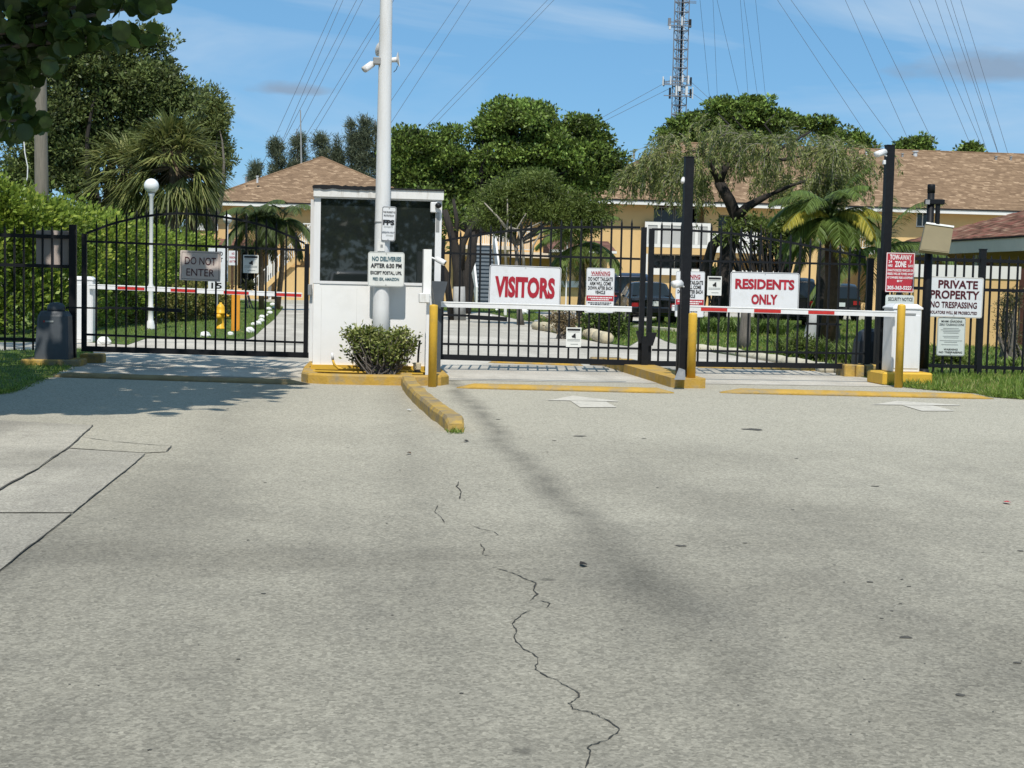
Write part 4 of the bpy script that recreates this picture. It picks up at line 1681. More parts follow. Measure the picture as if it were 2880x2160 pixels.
def dish(label, c, d, r):
    c = Vector(c)
    d = Vector(d).normalized()
    t = thing('dish_antenna', label, 'antenna', c, 'dish antennas on the white pole')
    a = Vector((0, 0, 1))
    u = d.cross(a).normalized()
    w = d.cross(u)
    vs = [c - d * r * 0.35]
    n = 20
    rings = 4
    for j in range(1, rings + 1):
        q = j / rings
        for i in range(n):
            an = 2 * math.pi * i / n
            vs.append(c - d * r * 0.35 * (1 - q * q) + (u * math.cos(an) + w * math.sin(an)) * r * q)
    fs = [(0, 1 + i, 1 + (i + 1) % n) for i in range(n)]
    for j in range(rings - 1):
        for i in range(n):
            a0 = 1 + j * n + i
            b0 = 1 + j * n + (i + 1) % n
            fs.append((a0, a0 + n, b0 + n, b0))
    mb = MB()
    mb.add(vs, fs)
    obj('reflector', mb, 'white_steel', t, True)
    mb = MB()
    mb.tube([c - d * r * 0.3, c - d * r * 1.1], [r * 0.35, r * 0.3], 12)
    obj('feed_housing', mb, 'white_steel', t, True)
    return t


dish('small white dish on the right of the pole, facing right', at(1122, 167, YC), (1.0, -0.1, 0.12), 0.095)
dish('small white dish half hidden behind the left of the pole', at(1066, 138, YC + 0.12), (-0.9, 0.5, 0.3), 0.09)
mb = MB()
mb.tube([at(1118, 185, YC), at(1115, 195, YC), at(1107, 203, YC)], 0.005, 6)
tag(obj('antenna_cable', mb, 'plastic_black'), 'thin dark cable hanging below the dish on the pole', 'cable')

# signs on the pole
YS = YP - 0.125
sign('security_sign', 'narrow white security company sign on the white pole, above the deliveries sign', (1073, 581, 1113, 678), YS, 'sign_white',
     [('THIS PROPERTY IS', 0.5, 0.165, 0.84, 0.055, 'ink_black', 0.02), ('PROTECTED BY', 0.5, 0.265, 0.72, 0.055, 'ink_black', 0.02), ('FPS', 0.5, 0.46, 0.8, 0.15, 'ink_black', 0.05),
      ('SECURITY', 0.5, 0.585, 0.66, 0.04, 'ink_grey', 0.02), ('(888)FPS-HELP', 0.5, 0.755, 0.86, 0.06, 'ink_blue', 0.02), ('377-4357', 0.6, 0.835, 0.5, 0.04, 'ink_grey', 0.02)],
     border='ink_black', radius=0.025, inset=0.004, bw=0.006, rot=math.radians(-1.5))
sign('deliveries_sign', 'square white NO DELIVERIES sign in front of the booth window', (1035, 709, 1137, 806), YS, 'sign_cream',
     [('NO DELIVERIES', 0.51, 0.20, 0.80, 0.135, 'ink_teal', 0.035), ('AFTER 6:30 PM', 0.5, 0.395, 0.85, 0.135, 'ink_black', 0.035), ('EXCEPT POSTAL, UPS,', 0.5, 0.61, 0.86, 0.115, 'ink_black', 0.03),
      ('FED EX, AMAZON', 0.5, 0.79, 0.72, 0.105, 'ink_teal', 0.03)], border='ink_grey', radius=0.03, inset=0.006, bw=0.004)
for yy in (625, 757):
    p = at(1075, yy, YP)
    mb = MB()
    mb.tube([Vector((pb.x, YP, p.z - 0.006)), Vector((pb.x, YP, p.z + 0.006))], 0.103, 24)
    obj('sign_strap', mb, 'grey_metal', pole)

# =================================================================== BOLLARDS
def bollard(label, x0, x1, yt, Y, zb):
    a, b_ = at(x0, yt + 100, Y), at(x1, yt + 100, Y)
    zt = at((x0 + x1) / 2, yt, Y).z
    r = (b_.x - a.x) / 2
    cx = (a.x + b_.x) / 2
    h = zt - zb
    mb = MB()
    mb.lathe((cx, Y, zb), [(r, 0), (r, h - r * 0.5), (r * 0.96, h - r * 0.28), (r * 0.8, h - r * 0.1), (r * 0.45, h - 0.01), (0.02, h)], 24)
    return tag(obj('bollard', mb, 'yellow_paint', None, True), label, 'bollard', 'yellow steel bollards')


bollard('yellow bollard beside the guard booth at the start of the visitors arm', 1206, 1230, 856, 17.6, 0.0)
bollard('yellow bollard on the narrow island between the two entry lanes', 1934, 1958, 879, 18.15, ISL)
bollard('yellow bollard standing in front of the white residents barrier cabinet', 2521, 2543, 855, 18.7, 0.0)

# =================================================================== BARRIERS
def arm(t, xa, ya, xb, yb_, Y, h, stripes=(), worn=False):
    A, B = at(xa, ya, Y), at(xb, yb_, Y)
    mb = MB()
    bar(mb, A, B, 0.045, h)
    o = obj('arm', mb, 'white_steel', t)
    for x0, x1 in stripes:
        f0, f1 = (x0 - xa) / (xb - xa), (x1 - xa) / (xb - xa)
        p, q = A.lerp(B, f0), A.lerp(B, f1)
        mb = MB()
        bar(mb, p + Vector((0, -0.0245, -h * 0.1)), q + Vector((0, -0.0245, -h * 0.1)), 0.003, h * 0.56)
        obj('red_stripe', mb, 'tape_red', o)
    # thin extruded lip along the arm
    mb = MB()
    bar(mb, A + Vector((0, -0.026, h * 0.36)), B + Vector((0, -0.026, h * 0.36)), 0.006, h * 0.12)
    obj('lip', mb, 'white_wall', o)
    return o


def cabinet(t, x0, x1, yt, Y, depth, zb, wallm='white_steel', cap=True):
    a, b_ = at(x0, 950, Y), at(x1, 950, Y)
    zt = at((x0 + x1) / 2, yt, Y).z
    w = b_.x - a.x
    cx = (a.x + b_.x) / 2
    mb = MB()
    mb.bevbox((cx, Y + depth / 2, (zb + zt - 0.07) / 2), (w, depth, zt - 0.07 - zb), 0.012)
    obj('housing', mb, wallm, t)
    # tapered lid
    mb = MB()
    z1 = zt - 0.068
    lo = [(cx - w / 2 - 0.012, Y - 0.012), (cx + w / 2 + 0.012, Y - 0.012), (cx + w / 2 + 0.012, Y + depth + 0.012), (cx - w / 2 - 0.012, Y + depth + 0.012)]
    hi = [(cx - w / 2 + 0.05, Y + 0.04), (cx + w / 2 - 0.05, Y + 0.04), (cx + w / 2 - 0.05, Y + depth - 0.04), (cx - w / 2 + 0.05, Y + depth - 0.04)]
    vs = [(x, y, z1) for x, y in lo] + [(x, y, z1 + 0.02) for x, y in lo] + [(x, y, zt) for x, y in hi]
    fs = [(3, 2, 1, 0), (8, 9, 10, 11)]
    for i in range(4):
        j = (i + 1) % 4
        fs += [(i, j, j + 4, i + 4), (i + 4, j + 4, j + 8, i + 8)]
    mb.add(vs, fs)
    obj('lid', mb, wallm, t)
    mb = MB()
    mb.bbox(cx + w * 0.18, cx + w * 0.28, Y - 0.006, Y - 0.0005, z1 + 0.006, z1 + 0.018)
    obj('lid_lock', mb, 'plastic_black', t)
    mb = MB()
    mb.bevbox((cx, Y - 0.004, (zb + zt - 0.1) / 2), (w - 0.05, 0.01, zt - 0.2 - zb), 0.003)
    obj('door', mb, wallm, t)
    return cx, w, zt


# residents barrier
yr = 19.2
rb = thing('barrier', 'white residents barrier cabinet with long red striped arm', 'barrier', at(2548, 1053, yr), 'lift arm barriers')
cx, w, zt = cabinet(rb, 2510, 2590, 855, yr, 0.36, 0.173)
arm(rb, 2520, 883.5, 1890, 865.5, yr - 0.06, 0.075, [(1969, 2042), (2117, 2192), (2269, 2343)])
mb = MB()
p = at(2572, 884, yr - 0.012)
mb.bbox(p.x - 0.13, p.x + 0.02, yr - 0.016, yr - 0.0095, p.z - 0.012, p.z + 0.012)
obj('arm_slot', mb, 'grey_metal', rb)
# visitors barrier: dark cabinet by the booth
yv = 18.45
vb = thing('barrier', 'dark visitors barrier box beside the booth with plain white arm', 'barrier', at(1236, 1075, yv), 'lift arm barriers')
mb = MB()
poly = [at(1214, 790, yv), at(1259, 792, yv), at(1240, 868, yv), at(1226, 875, yv)]
mb.prism(poly, (0, 0.3, 0))
obj('housing', mb, 'operator_blue', vb)
mb = MB()
p = at(1230, 880, yv + 0.05)
mb.bbox(p.x - 0.06, p.x + 0.05, yv + 0.02, yv + 0.24, 0.0, at(1233, 868, yv).z)
obj('pedestal', mb, 'operator_blue', vb)
arm(vb, 1240, 855.5, 1776, 869.5, yv - 0.06, 0.068)
# exit barrier behind the left gate
ye = 27.6
eb = thing('barrier', 'white exit barrier cabinet behind the DO NOT ENTER gate with striped arm', 'barrier', at(226, 957, ye), 'lift arm barriers')
cabinet(eb, 194, 261, 777, ye, 0.36, 0.0)
arm(eb, 250, 805, 850, 830, ye - 0.06, 0.085, [(330, 405), (478, 551), (627, 698), (775, 848)])

# arm rest post on the island with tall black post behind
ar = MB()
p = at(1914, 950, 18.55)
ar.bbox(p.x - 0.045, p.x + 0.04, 18.5, 18.58, ISL, at(1914, 856, 18.55).z)
tag(obj('arm_rest_post', ar, 'black_steel'), 'short black post catching the tip of the residents arm', 'post')


def tall_post(label, x0, x1, yt, Y, zb, group='tall black camera posts'):
    a, b_ = at(x0, yt, Y), at(x1, yt, Y)
    t = thing('camera_post', label, 'post', ((a.x + b_.x) / 2, Y, zb), group)
    mb = MB()
    mb.bbox(a.x, b_.x, Y, Y + (b_.x - a.x), zb, a.z)
    obj('shaft', mb, 'black_steel', t)
    mb = MB()
    mb.bbox(a.x - 0.006, b_.x + 0.006, Y - 0.006, Y + (b_.x - a.x) + 0.006, a.z, a.z + 0.012)
    obj('cap', mb, 'black_steel', t)
    return t


tall_post('tall black square post on the yellow island between the entry lanes', 1929, 1953, 442, 18.4, ISL)
tall_post('tall black square post behind the TOW-AWAY ZONE sign', 2496, 2518, 409, 20.1, 0.0)
c = at(1906, 800, 18.38)
bullet_camera('white bullet camera on the tall island post, in front of the second WARNING sign', c, (-0.85, -0.5, -0.12), 0.13, 0.045, arm=at(1928, 808, 18.42))
c = at(1921, 507, 18.42)
bullet_camera('small dark-lensed camera high on the left side of the island post', c, (-0.3, -0.8, -0.5), 0.09, 0.025, arm=at(1930, 500, 18.45))
c = at(2478, 431, 20.08)
bullet_camera('white bullet camera near the top of the tall right-hand post', c, (-0.9, -0.4, -0.32), 0.17, 0.04, arm=at(2497, 440, 20.12))
mb = MB()
p = at(2489, 456, 20.05)
mb.bevbox((p.x, 20.08, p.z), (0.035, 0.05, 0.06), 0.006)
tag(obj('camera_power_box', mb, 'white_steel'), 'tiny white box under the camera on the tall right post', 'box')
mb = MB()
mb.prism([gp(1900, 1068, ISL), gp(1928, 1068, ISL), gp(1926, 1063, ISL) + Vector((0, 0, 0.1)), gp(1912, 1060, ISL) + Vector((0, 0, 0.11))], (0, 0.07, 0))
tag(obj('broken_cover', mb, 'grey_metal'), 'crumpled grey metal cover lying at the foot of the island post', 'cover')

# white intercom pedestal with camera by the booth's right edge
yi = 18.0
ip = thing('intercom_panel', 'slim white panel with grey box fixed in front of booth', 'panel', at(1200, 1040, yi + 0.4))
a, b_ = at(1191, 780, yi), at(1213, 780, yi)
mb = MB()
mb.bbox(a.x, b_.x, yi, yi + 0.06, at(1200, 832, yi).z, at(1200, 701, yi).z)
obj('panel', mb, 'white_wall', ip)
mb = MB()
mb.bbox(a.x - 0.012, a.x - 0.001, yi + 0.002, yi + 0.06, at(1200, 832, yi).z, at(1200, 701, yi).z)
obj('side_trim', mb, 'grey_metal', ip)
p = at(1193, 838, yi)
mb = MB()
mb.bevbox((p.x, yi - 0.02, p.z), (0.13, 0.12, 0.12), 0.01)
obj('lock_box', mb, 'white_worn', ip)
mb = MB()
mb.bbox(b_.x - 0.05, b_.x - 0.005, yi + 0.02, yi + 0.06, 0.03, at(1200, 832, yi).z)
obj('leg', mb, 'white_steel', ip)
bullet_camera('white bullet camera beside the booth aimed at the visitors lane', at(1239, 734, yi), (0.82, -0.35, -0.42), 0.13, 0.036, arm=at(1213, 724, yi + 0.03), hood=False)

# =================================================================== GATE OPERATORS
op = thing('gate_operator', 'dark blue-grey domed gate operator cabinet on the left yellow pad', 'gate operator', at(144, 993, YG - 0.5), 'gate operators')
yo = YG - 0.55
z0_ = 0.085
zt_ = at(146, 876, yo).z
a0, a1 = at(95, 980, yo).x, at(192, 980, yo).x
t0, t1 = at(106, 880, yo).x, at(187, 880, yo).x
mb = MB()
vs = []
for z, x0, x1, d0, d1 in ((z0_, a0, a1, 0, 0.42), (z0_ + (zt_ - z0_) * 0.9, t0 - 0.01, t1 + 0.01, 0.015, 0.4), (zt_, t0 + 0.025, t1 - 0.025, 0.05, 0.36)):
    b = 0.03
    vs += [(x0 + b, yo + d0, z), (x1 - b, yo + d0, z), (x1, yo + d0 + b, z), (x1, yo + d1 - b, z), (x1 - b, yo + d1, z), (x0 + b, yo + d1, z), (x0, yo + d1 - b, z), (x0, yo + d0 + b, z)]
fs = [tuple(range(7, -1, -1)), tuple(range(16, 24))]
for r in range(2):
    for i in range(8):
        j = (i + 1) % 8
        fs.append((r * 8 + i, r * 8 + j, r * 8 + 8 + j, r * 8 + 8 + i))
mb.add(vs, fs)
obj('housing', mb, 'operator_blue', op)
mb = MB()
cxo = at(150, 870, yo).x
mb.lathe((cxo, yo + 0.2, zt_ - 0.005), [(0.12, 0), (0.12, 0.05), (0.11, 0.085), (0.08, 0.115), (0.02, 0.125)], 20)
obj('dome', mb, 'operator_blue', op, True)
mb = MB()
p = at(136, 904, yo)
mb.bbox(p.x - 0.065, p.x - 0.05, yo + 0.003, yo + 0.009, p.z - 0.012, p.z + 0.012)
obj('red_mark', mb, 'tape_red', op)
mb = MB()
mb.bbox(p.x - 0.04, p.x + 0.065, yo + 0.003, yo + 0.009, p.z - 0.011, p.z + 0.011)
obj('maker_plate', mb, 'ink_grey', op)
mb = MB()
za = at(200, 866, yo).z
mb.box(((at(178, 866, yo).x + at(296, 866, yo).x) / 2, yo + 0.2, za), (at(296, 866, yo).x - at(178, 866, yo).x, 0.04, 0.022))
mb.box(((at(290, 866, yo).x + at(402, 868, yo).x) / 2, yo + 0.3, za + 0.005), (at(402, 866, yo).x - at(290, 866, yo).x + 0.05, 0.04, 0.03))
obj('drive_arm', mb, 'black_steel', op)
mb = MB()
a, b_ = at(400, 868, YG - 0.06), at(512, 874, YG - 0.06)
bar(mb, a, b_, 0.03, 0.05)
obj('arm_bracket', mb, 'black_steel', lg)
mb = MB()
a, b_ = at(1316, 891, YG - 0.06), at(1426, 898, YG - 0.06)
bar(mb, a, b_, 0.03, 0.06)
obj('arm_bracket', mb, 'black_steel', vg)
mb = MB()
a, b_ = at(1240, 885, YG - 0.06), at(1318, 888, YG - 0.06)
bar(mb, a, b_, 0.03, 0.03)
obj('drive_arm', mb, 'black_steel', vg)
mb = MB()
a, b_ = at(2265, 910, YG + 0.06), at(2366, 913, YG + 0.06)
bar(mb, a, b_, 0.03, 0.03)
obj('arm_bracket', mb, 'black_steel', rg)
op2 = thing('gate_operator', 'dark grey rounded gate operator behind the right end of residents gate', 'gate operator', at(2440, 1035, YG + 0.7), 'gate operators')
yo2 = YG + 0.55
x0, x1 = at(2416, 1000, yo2).x, at(2500, 1000, yo2).x
zt2 = at(2450, 925, yo2).z
mb = MB()
vs = []
for z, i_, d in ((0.05, 0.0, 0.0), (zt2 * 0.72, 0.03, 0.02), (zt2 * 0.93, 0.09, 0.07), (zt2, 0.16, 0.14)):
    b = 0.05
    xa, xb, ya, yb2 = x0 + i_, x1 - i_, yo2 + d, yo2 + 0.42 - d
    vs += [(xa + b, ya, z), (xb - b, ya, z), (xb, ya + b, z), (xb, yb2 - b, z), (xb - b, yb2, z), (xa + b, yb2, z), (xa, yb2 - b, z), (xa, ya + b, z)]
fs = [tuple(range(7, -1, -1)), tuple(range(24, 32))]
for r in range(3):
    for i in range(8):
        j = (i + 1) % 8
        fs.append((r * 8 + i, r * 8 + j, r * 8 + 8 + j, r * 8 + 8 + i))
mb.add(vs, fs)
obj('housing', mb, 'operator_grey', op2)
mb = MB()
p = at(2480, 1000, YG + 0.3)
mb.bbox(p.x - 0.03, p.x + 0.12, YG + 0.1, YG + 0.3, 0.02, at(2480, 940, YG + 0.3).z)
obj('motor_box', mb, 'black_steel', op2)

# =================================================================== SIGNS ON GATES AND POSTS
YSG = YG - 0.035
sign('do_not_enter_sign', 'grey DO NOT ENTER sign on the left gate', (507, 706, 620, 790), YSG, 'pale_grey_sign',
     [('DO NOT', 0.5, 0.335, 0.76, 0.25, 'ink_maroon', 0.0), ('ENTER', 0.505, 0.72, 0.68, 0.24, 'ink_maroon', 0.0)], border='ink_black', radius=0.012, inset=0.022, bw=0.004, rot=math.radians(-1.2))
sign('visitors_sign', 'large white VISITORS sign in red letters on the visitors gate', (1375, 748, 1578, 862), YSG, 'sign_white',
     [('VISITORS', 0.5, 0.53, 0.84, 0.52, 'ink_red', 0.05)], border='ink_black', radius=0.035, inset=0.008, bw=0.006, rot=math.radians(-0.9))
sign('residents_sign', 'large white RESIDENTS ONLY sign in red letters on the residents gate', (2051, 766, 2250, 875), YSG, 'sign_white',
     [('RESIDENTS', 0.5, 0.31, 0.86, 0.265, 'ink_red', 0.045), ('ONLY', 0.5, 0.70, 0.38, 0.265, 'ink_red', 0.045)], border='ink_black', radius=0.035, inset=0.008, bw=0.006)


def warning(label, rect):
    fine = [(x, y, x2, y2, 'ink_white') for x, y, x2, y2 in ((0.08, 0.645, 0.92, 0.672), (0.18, 0.69, 0.82, 0.717))]
    fine += [(0.07, 0.765, 0.93, 0.783, 'ink_black'), (0.16, 0.80, 0.84, 0.818, 'ink_black'), (0.07, 0.835, 0.93, 0.853, 'ink_black'), (0.2, 0.87, 0.8, 0.888, 'ink_black')]
    t = sign('tailgate_sign', label, rect, YSG, 'sign_white',
             [('WARNING', 0.5, 0.115, 0.68, 0.085, 'ink_red', 0.02), ('DO NOT TAILGATE', 0.5, 0.245, 0.88, 0.085, 'ink_black', 0.03), ('ARM WILL COME', 0.5, 0.345, 0.76, 0.08, 'ink_black', 0.03),
              ('DOWN AFTER EACH', 0.5, 0.445, 0.87, 0.08, 'ink_black', 0.03), ('VEHICLE', 0.5, 0.54, 0.36, 0.075, 'ink_black', 0.03)],
             border='ink_grey', radius=0.025, inset=0.004, bw=0.004, bands=[(0.02, 0.615, 0.98, 0.735, 'sign_red'), (0.16, 0.168, 0.84, 0.176, 'ink_red')], group='tailgating warning signs')
    # small white and black print, too fine to read
    x0, y0, x1, y1 = rect
    c = at((x0 + x1) / 2, (y0 + y1) / 2, YSG)
    s = sc(c)
    w, h = (x1 - x0) / s, (y1 - y0) / s
    r = random.Random(3)
    for fx0, fy0, fx1, fy1, m in fine:
        mb = MB()
        x = fx0
        while x < fx1 - 0.02:
            ww = r.uniform(0.02, 0.09)
            xe = min(x + ww, fx1)
            q = [c + Vector(((fx - 0.5) * w, -0.0045, (0.5 - fy) * h)) for fx, fy in ((x, fy0), (xe, fy0), (xe, fy1), (x, fy1))]
            mb.add(q, [(3, 2, 1, 0)])
            x = xe + 0.015
        obj('small_print', mb, m, t)
    return t


warning('white and red WARNING sign about tailgating on the visitors gate', (1648, 754, 1728, 880))
warning('white and red WARNING sign about tailgating half hidden by the island post', (1899, 763, 1982, 892))


def camera_notice(label, rect, Y=None):
    t = sign('camera_notice', label, rect, Y or YSG, 'sign_cream', [], None, radius=0.006, bolts=False, group='camera surveillance notices',
             bands=[(0.07, 0.06, 0.93, 0.165, 'ink_black'), (0.12, 0.21, 0.88, 0.235, 'ink_grey'), (0.08, 0.60, 0.92, 0.625, 'ink_grey'), (0.08, 0.67, 0.92, 0.695, 'ink_grey'), (0.3, 0.84, 0.8, 0.87, 'ink_grey')])
    x0, y0, x1, y1 = rect
    Yq = (Y or YSG) - 0.006
    def P(fx, fy):
        return at(x0 + fx * (x1 - x0), y0 + fy * (y1 - y0), Yq)
    mb = MB()
    mb.add([P(0.50, 0.34), P(0.62, 0.30), P(0.64, 0.54), P(0.55, 0.54)], [(3, 2, 1, 0)])
    mb.add([P(0.36, 0.44), P(0.52, 0.37), P(0.54, 0.50), P(0.44, 0.52)], [(3, 2, 1, 0)])
    obj('camera_pictogram', mb, 'ink_black', t)
    return t


camera_notice('small white camera notice on the left gate, right of the DO NOT ENTER sign', (684, 717, 727, 768))
camera_notice('small white camera notice low on the visitors gate', (1592, 921, 1635, 976))
camera_notice('small white camera notice on the residents gate, left of RESIDENTS ONLY', (1989, 777, 2030, 831))

p = at(148, 697, YG + 0.05)
s_ = sc(p)
mb = MB()
mb.bevbox((p.x, YG + 0.05, p.z), (90 / s_, 0.02, 97 / s_), 0.004)
tag(obj('metal_sign', mb, 'sign_back'), 'blank grey back of a metal sign behind the left fence', 'sign')

YT = 19.75
sign('tow_away_sign', 'red TOW-AWAY ZONE sign with white lettering on the right post', (2490, 711, 2573, 822), YT, 'sign_red',
     [('TOW-AWAY', 0.5, 0.115, 0.76, 0.135, 'ink_white', 0.03), ('ZONE', 0.5, 0.29, 0.4, 0.155, 'ink_white', 0.04), ('24', 0.14, 0.23, 0.12, 0.075, 'ink_white', 0.03), ('HRS', 0.14, 0.33, 0.16, 0.065, 'ink_white', 0.03),
      ('7', 0.85, 0.23, 0.06, 0.075, 'ink_white', 0.03), ('DAYS', 0.86, 0.33, 0.18, 0.065, 'ink_white', 0.03), ('UNAUTHORIZED VEHICLES OR', 0.5, 0.445, 0.9, 0.06, 'ink_white', 0.03),
      ('VESSELS WILL BE TOWED AWAY', 0.5, 0.535, 0.92, 0.06, 'ink_white', 0.03), ('AT OWNERS RISK & EXPENSE', 0.5, 0.63, 0.92, 0.06, 'ink_white', 0.03), ('BY', 0.5, 0.715, 0.2, 0.05, 'ink_white', 0.03),
      ('305-363-5227', 0.5, 0.885, 0.88, 0.10, 'ink_white', 0.04)], border='ink_white', radius=0.008, inset=0.003, bw=0.01)
sign('security_notice_sign', 'pale SECURITY NOTICE sign half hidden behind the white barrier cabinet', (2488, 830, 2571, 912), YT, 'sign_green_white',
     [('SECURITY NOTICE', 0.52, 0.14, 0.86, 0.12, 'ink_black', 0.01), ('NO', 0.2, 0.78, 0.12, 0.06, 'ink_black', 0.03), ('TRESPASSING', 0.36, 0.88, 0.5, 0.06, 'ink_black', 0.03)], radius=0.03, bolts=False)
p = at(2531, 826, YT)
mb = MB()
mb.bbox(p.x - 0.03, p.x + 0.03, YT + 0.006, YT + 0.03, 0.0, p.z + 0.55)
tag(obj('sign_post', mb, 'black_steel'), 'flat black post holding the TOW-AWAY and SECURITY NOTICE signs', 'post')
sign('private_property_sign', 'white PRIVATE PROPERTY NO TRESPASSING sign on the right fence', (2602, 779, 2768, 893), YSG - 0.02, 'sign_white',
     [('PRIVATE', 0.55, 0.185, 0.7, 0.2, 'ink_maroon', 0.03), ('PROPERTY', 0.5, 0.44, 0.87, 0.21, 'ink_maroon', 0.03), ('NO TRESPASSING', 0.49, 0.69, 0.82, 0.155, 'ink_maroon', 0.025),
      ('VIOLATORS WILL BE PROSECUTED', 0.48, 0.88, 0.86, 0.075, 'ink_maroon', 0.025)], border='stone_cream', radius=0.03, inset=0.006, bw=0.006, rot=math.radians(-0.6))
sign('zero_tolerance_sign', 'pale green printed notice below the PRIVATE PROPERTY sign', (2634, 893, 2716, 1001), YSG - 0.01, 'sign_green_white',
     [('MIAMI GARDENS', 0.5, 0.10, 0.74, 0.055, 'ink_black', 0.01), ('ZERO TOLERANCE ZONE', 0.5, 0.185, 0.88, 0.055, 'ink_black', 0.01), ('WARNING', 0.5, 0.83, 0.5, 0.05, 'ink_black', 0.02), ('NO TRESPASSING', 0.5, 0.905, 0.84, 0.05, 'ink_black', 0.02)],
     border='ink_black', radius=0.03, inset=0.006, bw=0.004,
     bands=[(0.2, 0.275, 0.76, 0.29, 'ink_grey'), (0.12, 0.315, 0.82, 0.33, 'ink_grey'), (0.2, 0.355, 0.8, 0.37, 'ink_grey'), (0.22, 0.395, 0.76, 0.41, 'ink_grey'), (0.2, 0.48, 0.78, 0.495, 'ink_grey'), (0.24, 0.52, 0.76, 0.535, 'ink_grey'),
            (0.1, 0.595, 0.9, 0.61, 'ink_grey'), (0.26, 0.635, 0.72, 0.65, 'ink_grey'), (0.16, 0.70, 0.76, 0.715, 'ink_grey')])

# black light post with tilted beige floodlight
fl = thing('floodlight_post', 'black round post with tilted beige floodlight panel above the right fence', 'floodlight', at(2600, 1050, 19.7))
yl = 19.7
p = at(2604, 900, yl)
mb = MB()
zt3 = at(2618, 538, yl).z
mb.tube([Vector((p.x, yl, 0.02)), Vector((p.x, yl, 1.2)), Vector((p.x, yl, zt3))], [0.062, 0.058, 0.047], 16)
obj('shaft', mb, 'black_steel', fl, True)
mb = MB()
mb.lathe((p.x, yl, 0.0), [(0.12, 0), (0.11, 0.04), (0.075, 0.12), (0.062, 0.2)], 18)
obj('base_cover', mb, 'black_steel', fl, True)
mb = MB()
mb.lathe((p.x, yl, zt3 - 0.02), [(0.052, 0), (0.052, 0.1), (0.045, 0.115)], 16)
obj('top_cap', mb, 'black_steel', fl, True)
pb2 = at(2626, 568, yl)
mb = MB()
mb.bevbox((pb2.x, yl - 0.03, pb2.z), (0.26, 0.09, 0.07), 0.008)
obj('crossbar', mb, 'black_steel', fl)
mb = MB()
q = at(2609, 568, yl - 0.08)
mb.bbox(q.x - 0.03, q.x + 0.03, yl - 0.083, yl - 0.0755, q.z - 0.03, q.z + 0.03)
obj('clamp_plate', mb, 'grey_metal', fl)
mb = MB()
q = at(2638, 575, yl - 0.03)
mb.bbox(q.x - 0.025, q.x + 0.025, yl - 0.055, yl - 0.005, at(2638, 632, yl).z, q.z)
obj('drop_arm', mb, 'black_steel', fl)
mb = MB()
A = at(2604, 627, yl - 0.03)
B = at(2682, 638, yl - 0.03)
Cc = at(2669, 712, yl - 0.30)
Dd = at(2587, 703, yl - 0.30)
nv = (B - A).cross(Dd - A).normalized()
if nv.y > 0:
    nv = -nv
mb.prism([A, B, Cc, Dd], -nv * 0.06)
obj('lamp_panel', mb, 'beige_metal', fl)
mb = MB()
k_ = 0.04
cc = (A + B + Cc + Dd) / 4
mb.add([p_.lerp(cc, 0.07) + nv * 0.004 for p_ in (A, B, Cc, Dd)], [(0, 1, 2, 3)])
obj('lens', mb, 'beige_metal', fl)
mb = MB()
mb.prism([A + nv * 0.01, B + nv * 0.01, B.lerp(Cc, 0.06) + nv * 0.01, A.lerp(Dd, 0.06) + nv * 0.01], nv * 0.012)
obj('top_rim', mb, 'sign_cream', fl)

# =================================================================== BUILDINGS
def wall_boxes(mb, x0, x1, z0, z1, y0, y1, holes):
    """wall with rectangular openings (hx0, hx1, hz0, hz1)"""
    xs = sorted(set([x0, x1] + [h[0] for h in holes] + [h[1] for h in holes]))
    for a, b_ in zip(xs[:-1], xs[1:]):
        zs = [z0]
        for h in sorted([h for h in holes if h[0] <= a + 1e-6 and h[1] >= b_ - 1e-6], key=lambda h: h[2]):
            zs += [h[2], h[3]]
        zs.append(z1)
        for i in range(0, len(zs), 2):
            if zs[i + 1] - zs[i] > 1e-3:
                mb.bbox(a, b_, y0, y1, zs[i], zs[i + 1])


def hip_roof(t, x0, x1, y0, y1, ze, zr, mshingle, fascia='trim_white', left=True, right=True, fh=0.24):
    ym = (y0 + y1) / 2
    hd = (y1 - y0) / 2
    ra = x0 + (hd if left else 0)
    rb_ = x1 - (hd if right else 0)
    if rb_ < ra:
        ra = rb_ = (x0 + x1) / 2
    mb = MB()
    vs = [(x0, y0, ze), (x1, y0, ze), (x1, y1, ze), (x0, y1, ze), (ra, ym, zr), (rb_, ym, zr)]
    mb.add(vs, [(0, 1, 5, 4), (1, 2, 5), (2, 3, 4, 5), (3, 0, 4), (3, 2, 1, 0)])
    r = obj('roof', mb, mshingle, t)
    mb = MB()
    mb.bbox(x0 + 0.02, x1 - 0.02, y0 + 0.02, y0 + 0.06, ze - fh, ze - 0.004)
    mb.bbox(x0 + 0.02, x1 - 0.02, y1 - 0.06, y1 - 0.02, ze - fh, ze - 0.004)
    mb.bbox(x0 + 0.02, x0 + 0.06, y0 + 0.061, y1 - 0.061, ze - fh, ze - 0.004)
    mb.bbox(x1 - 0.06, x1 - 0.02, y0 + 0.061, y1 - 0.061, ze - fh, ze - 0.004)
    obj('fascia', mb, fascia, t)
    mb = MB()
    mb.bbox(x0 - 0.02, x1 + 0.02, y0 - 0.02, y0 + 0.019, ze - 0.05, ze + 0.03)
    obj('drip_edge', mb, 'plastic_black', t)
    # ridge and hip caps
    for a, b_ in ((vs[4], vs[5]), (vs[0], vs[4]), (vs[1], vs[5])):
        if (Vector(a) - Vector(b_)).length > 0.2:
            mb = MB()
            mb.tube([Vector(a), Vector(b_)], 0.06, 6)
            obj('ridge_cap', mb, mshingle, r)
    return r


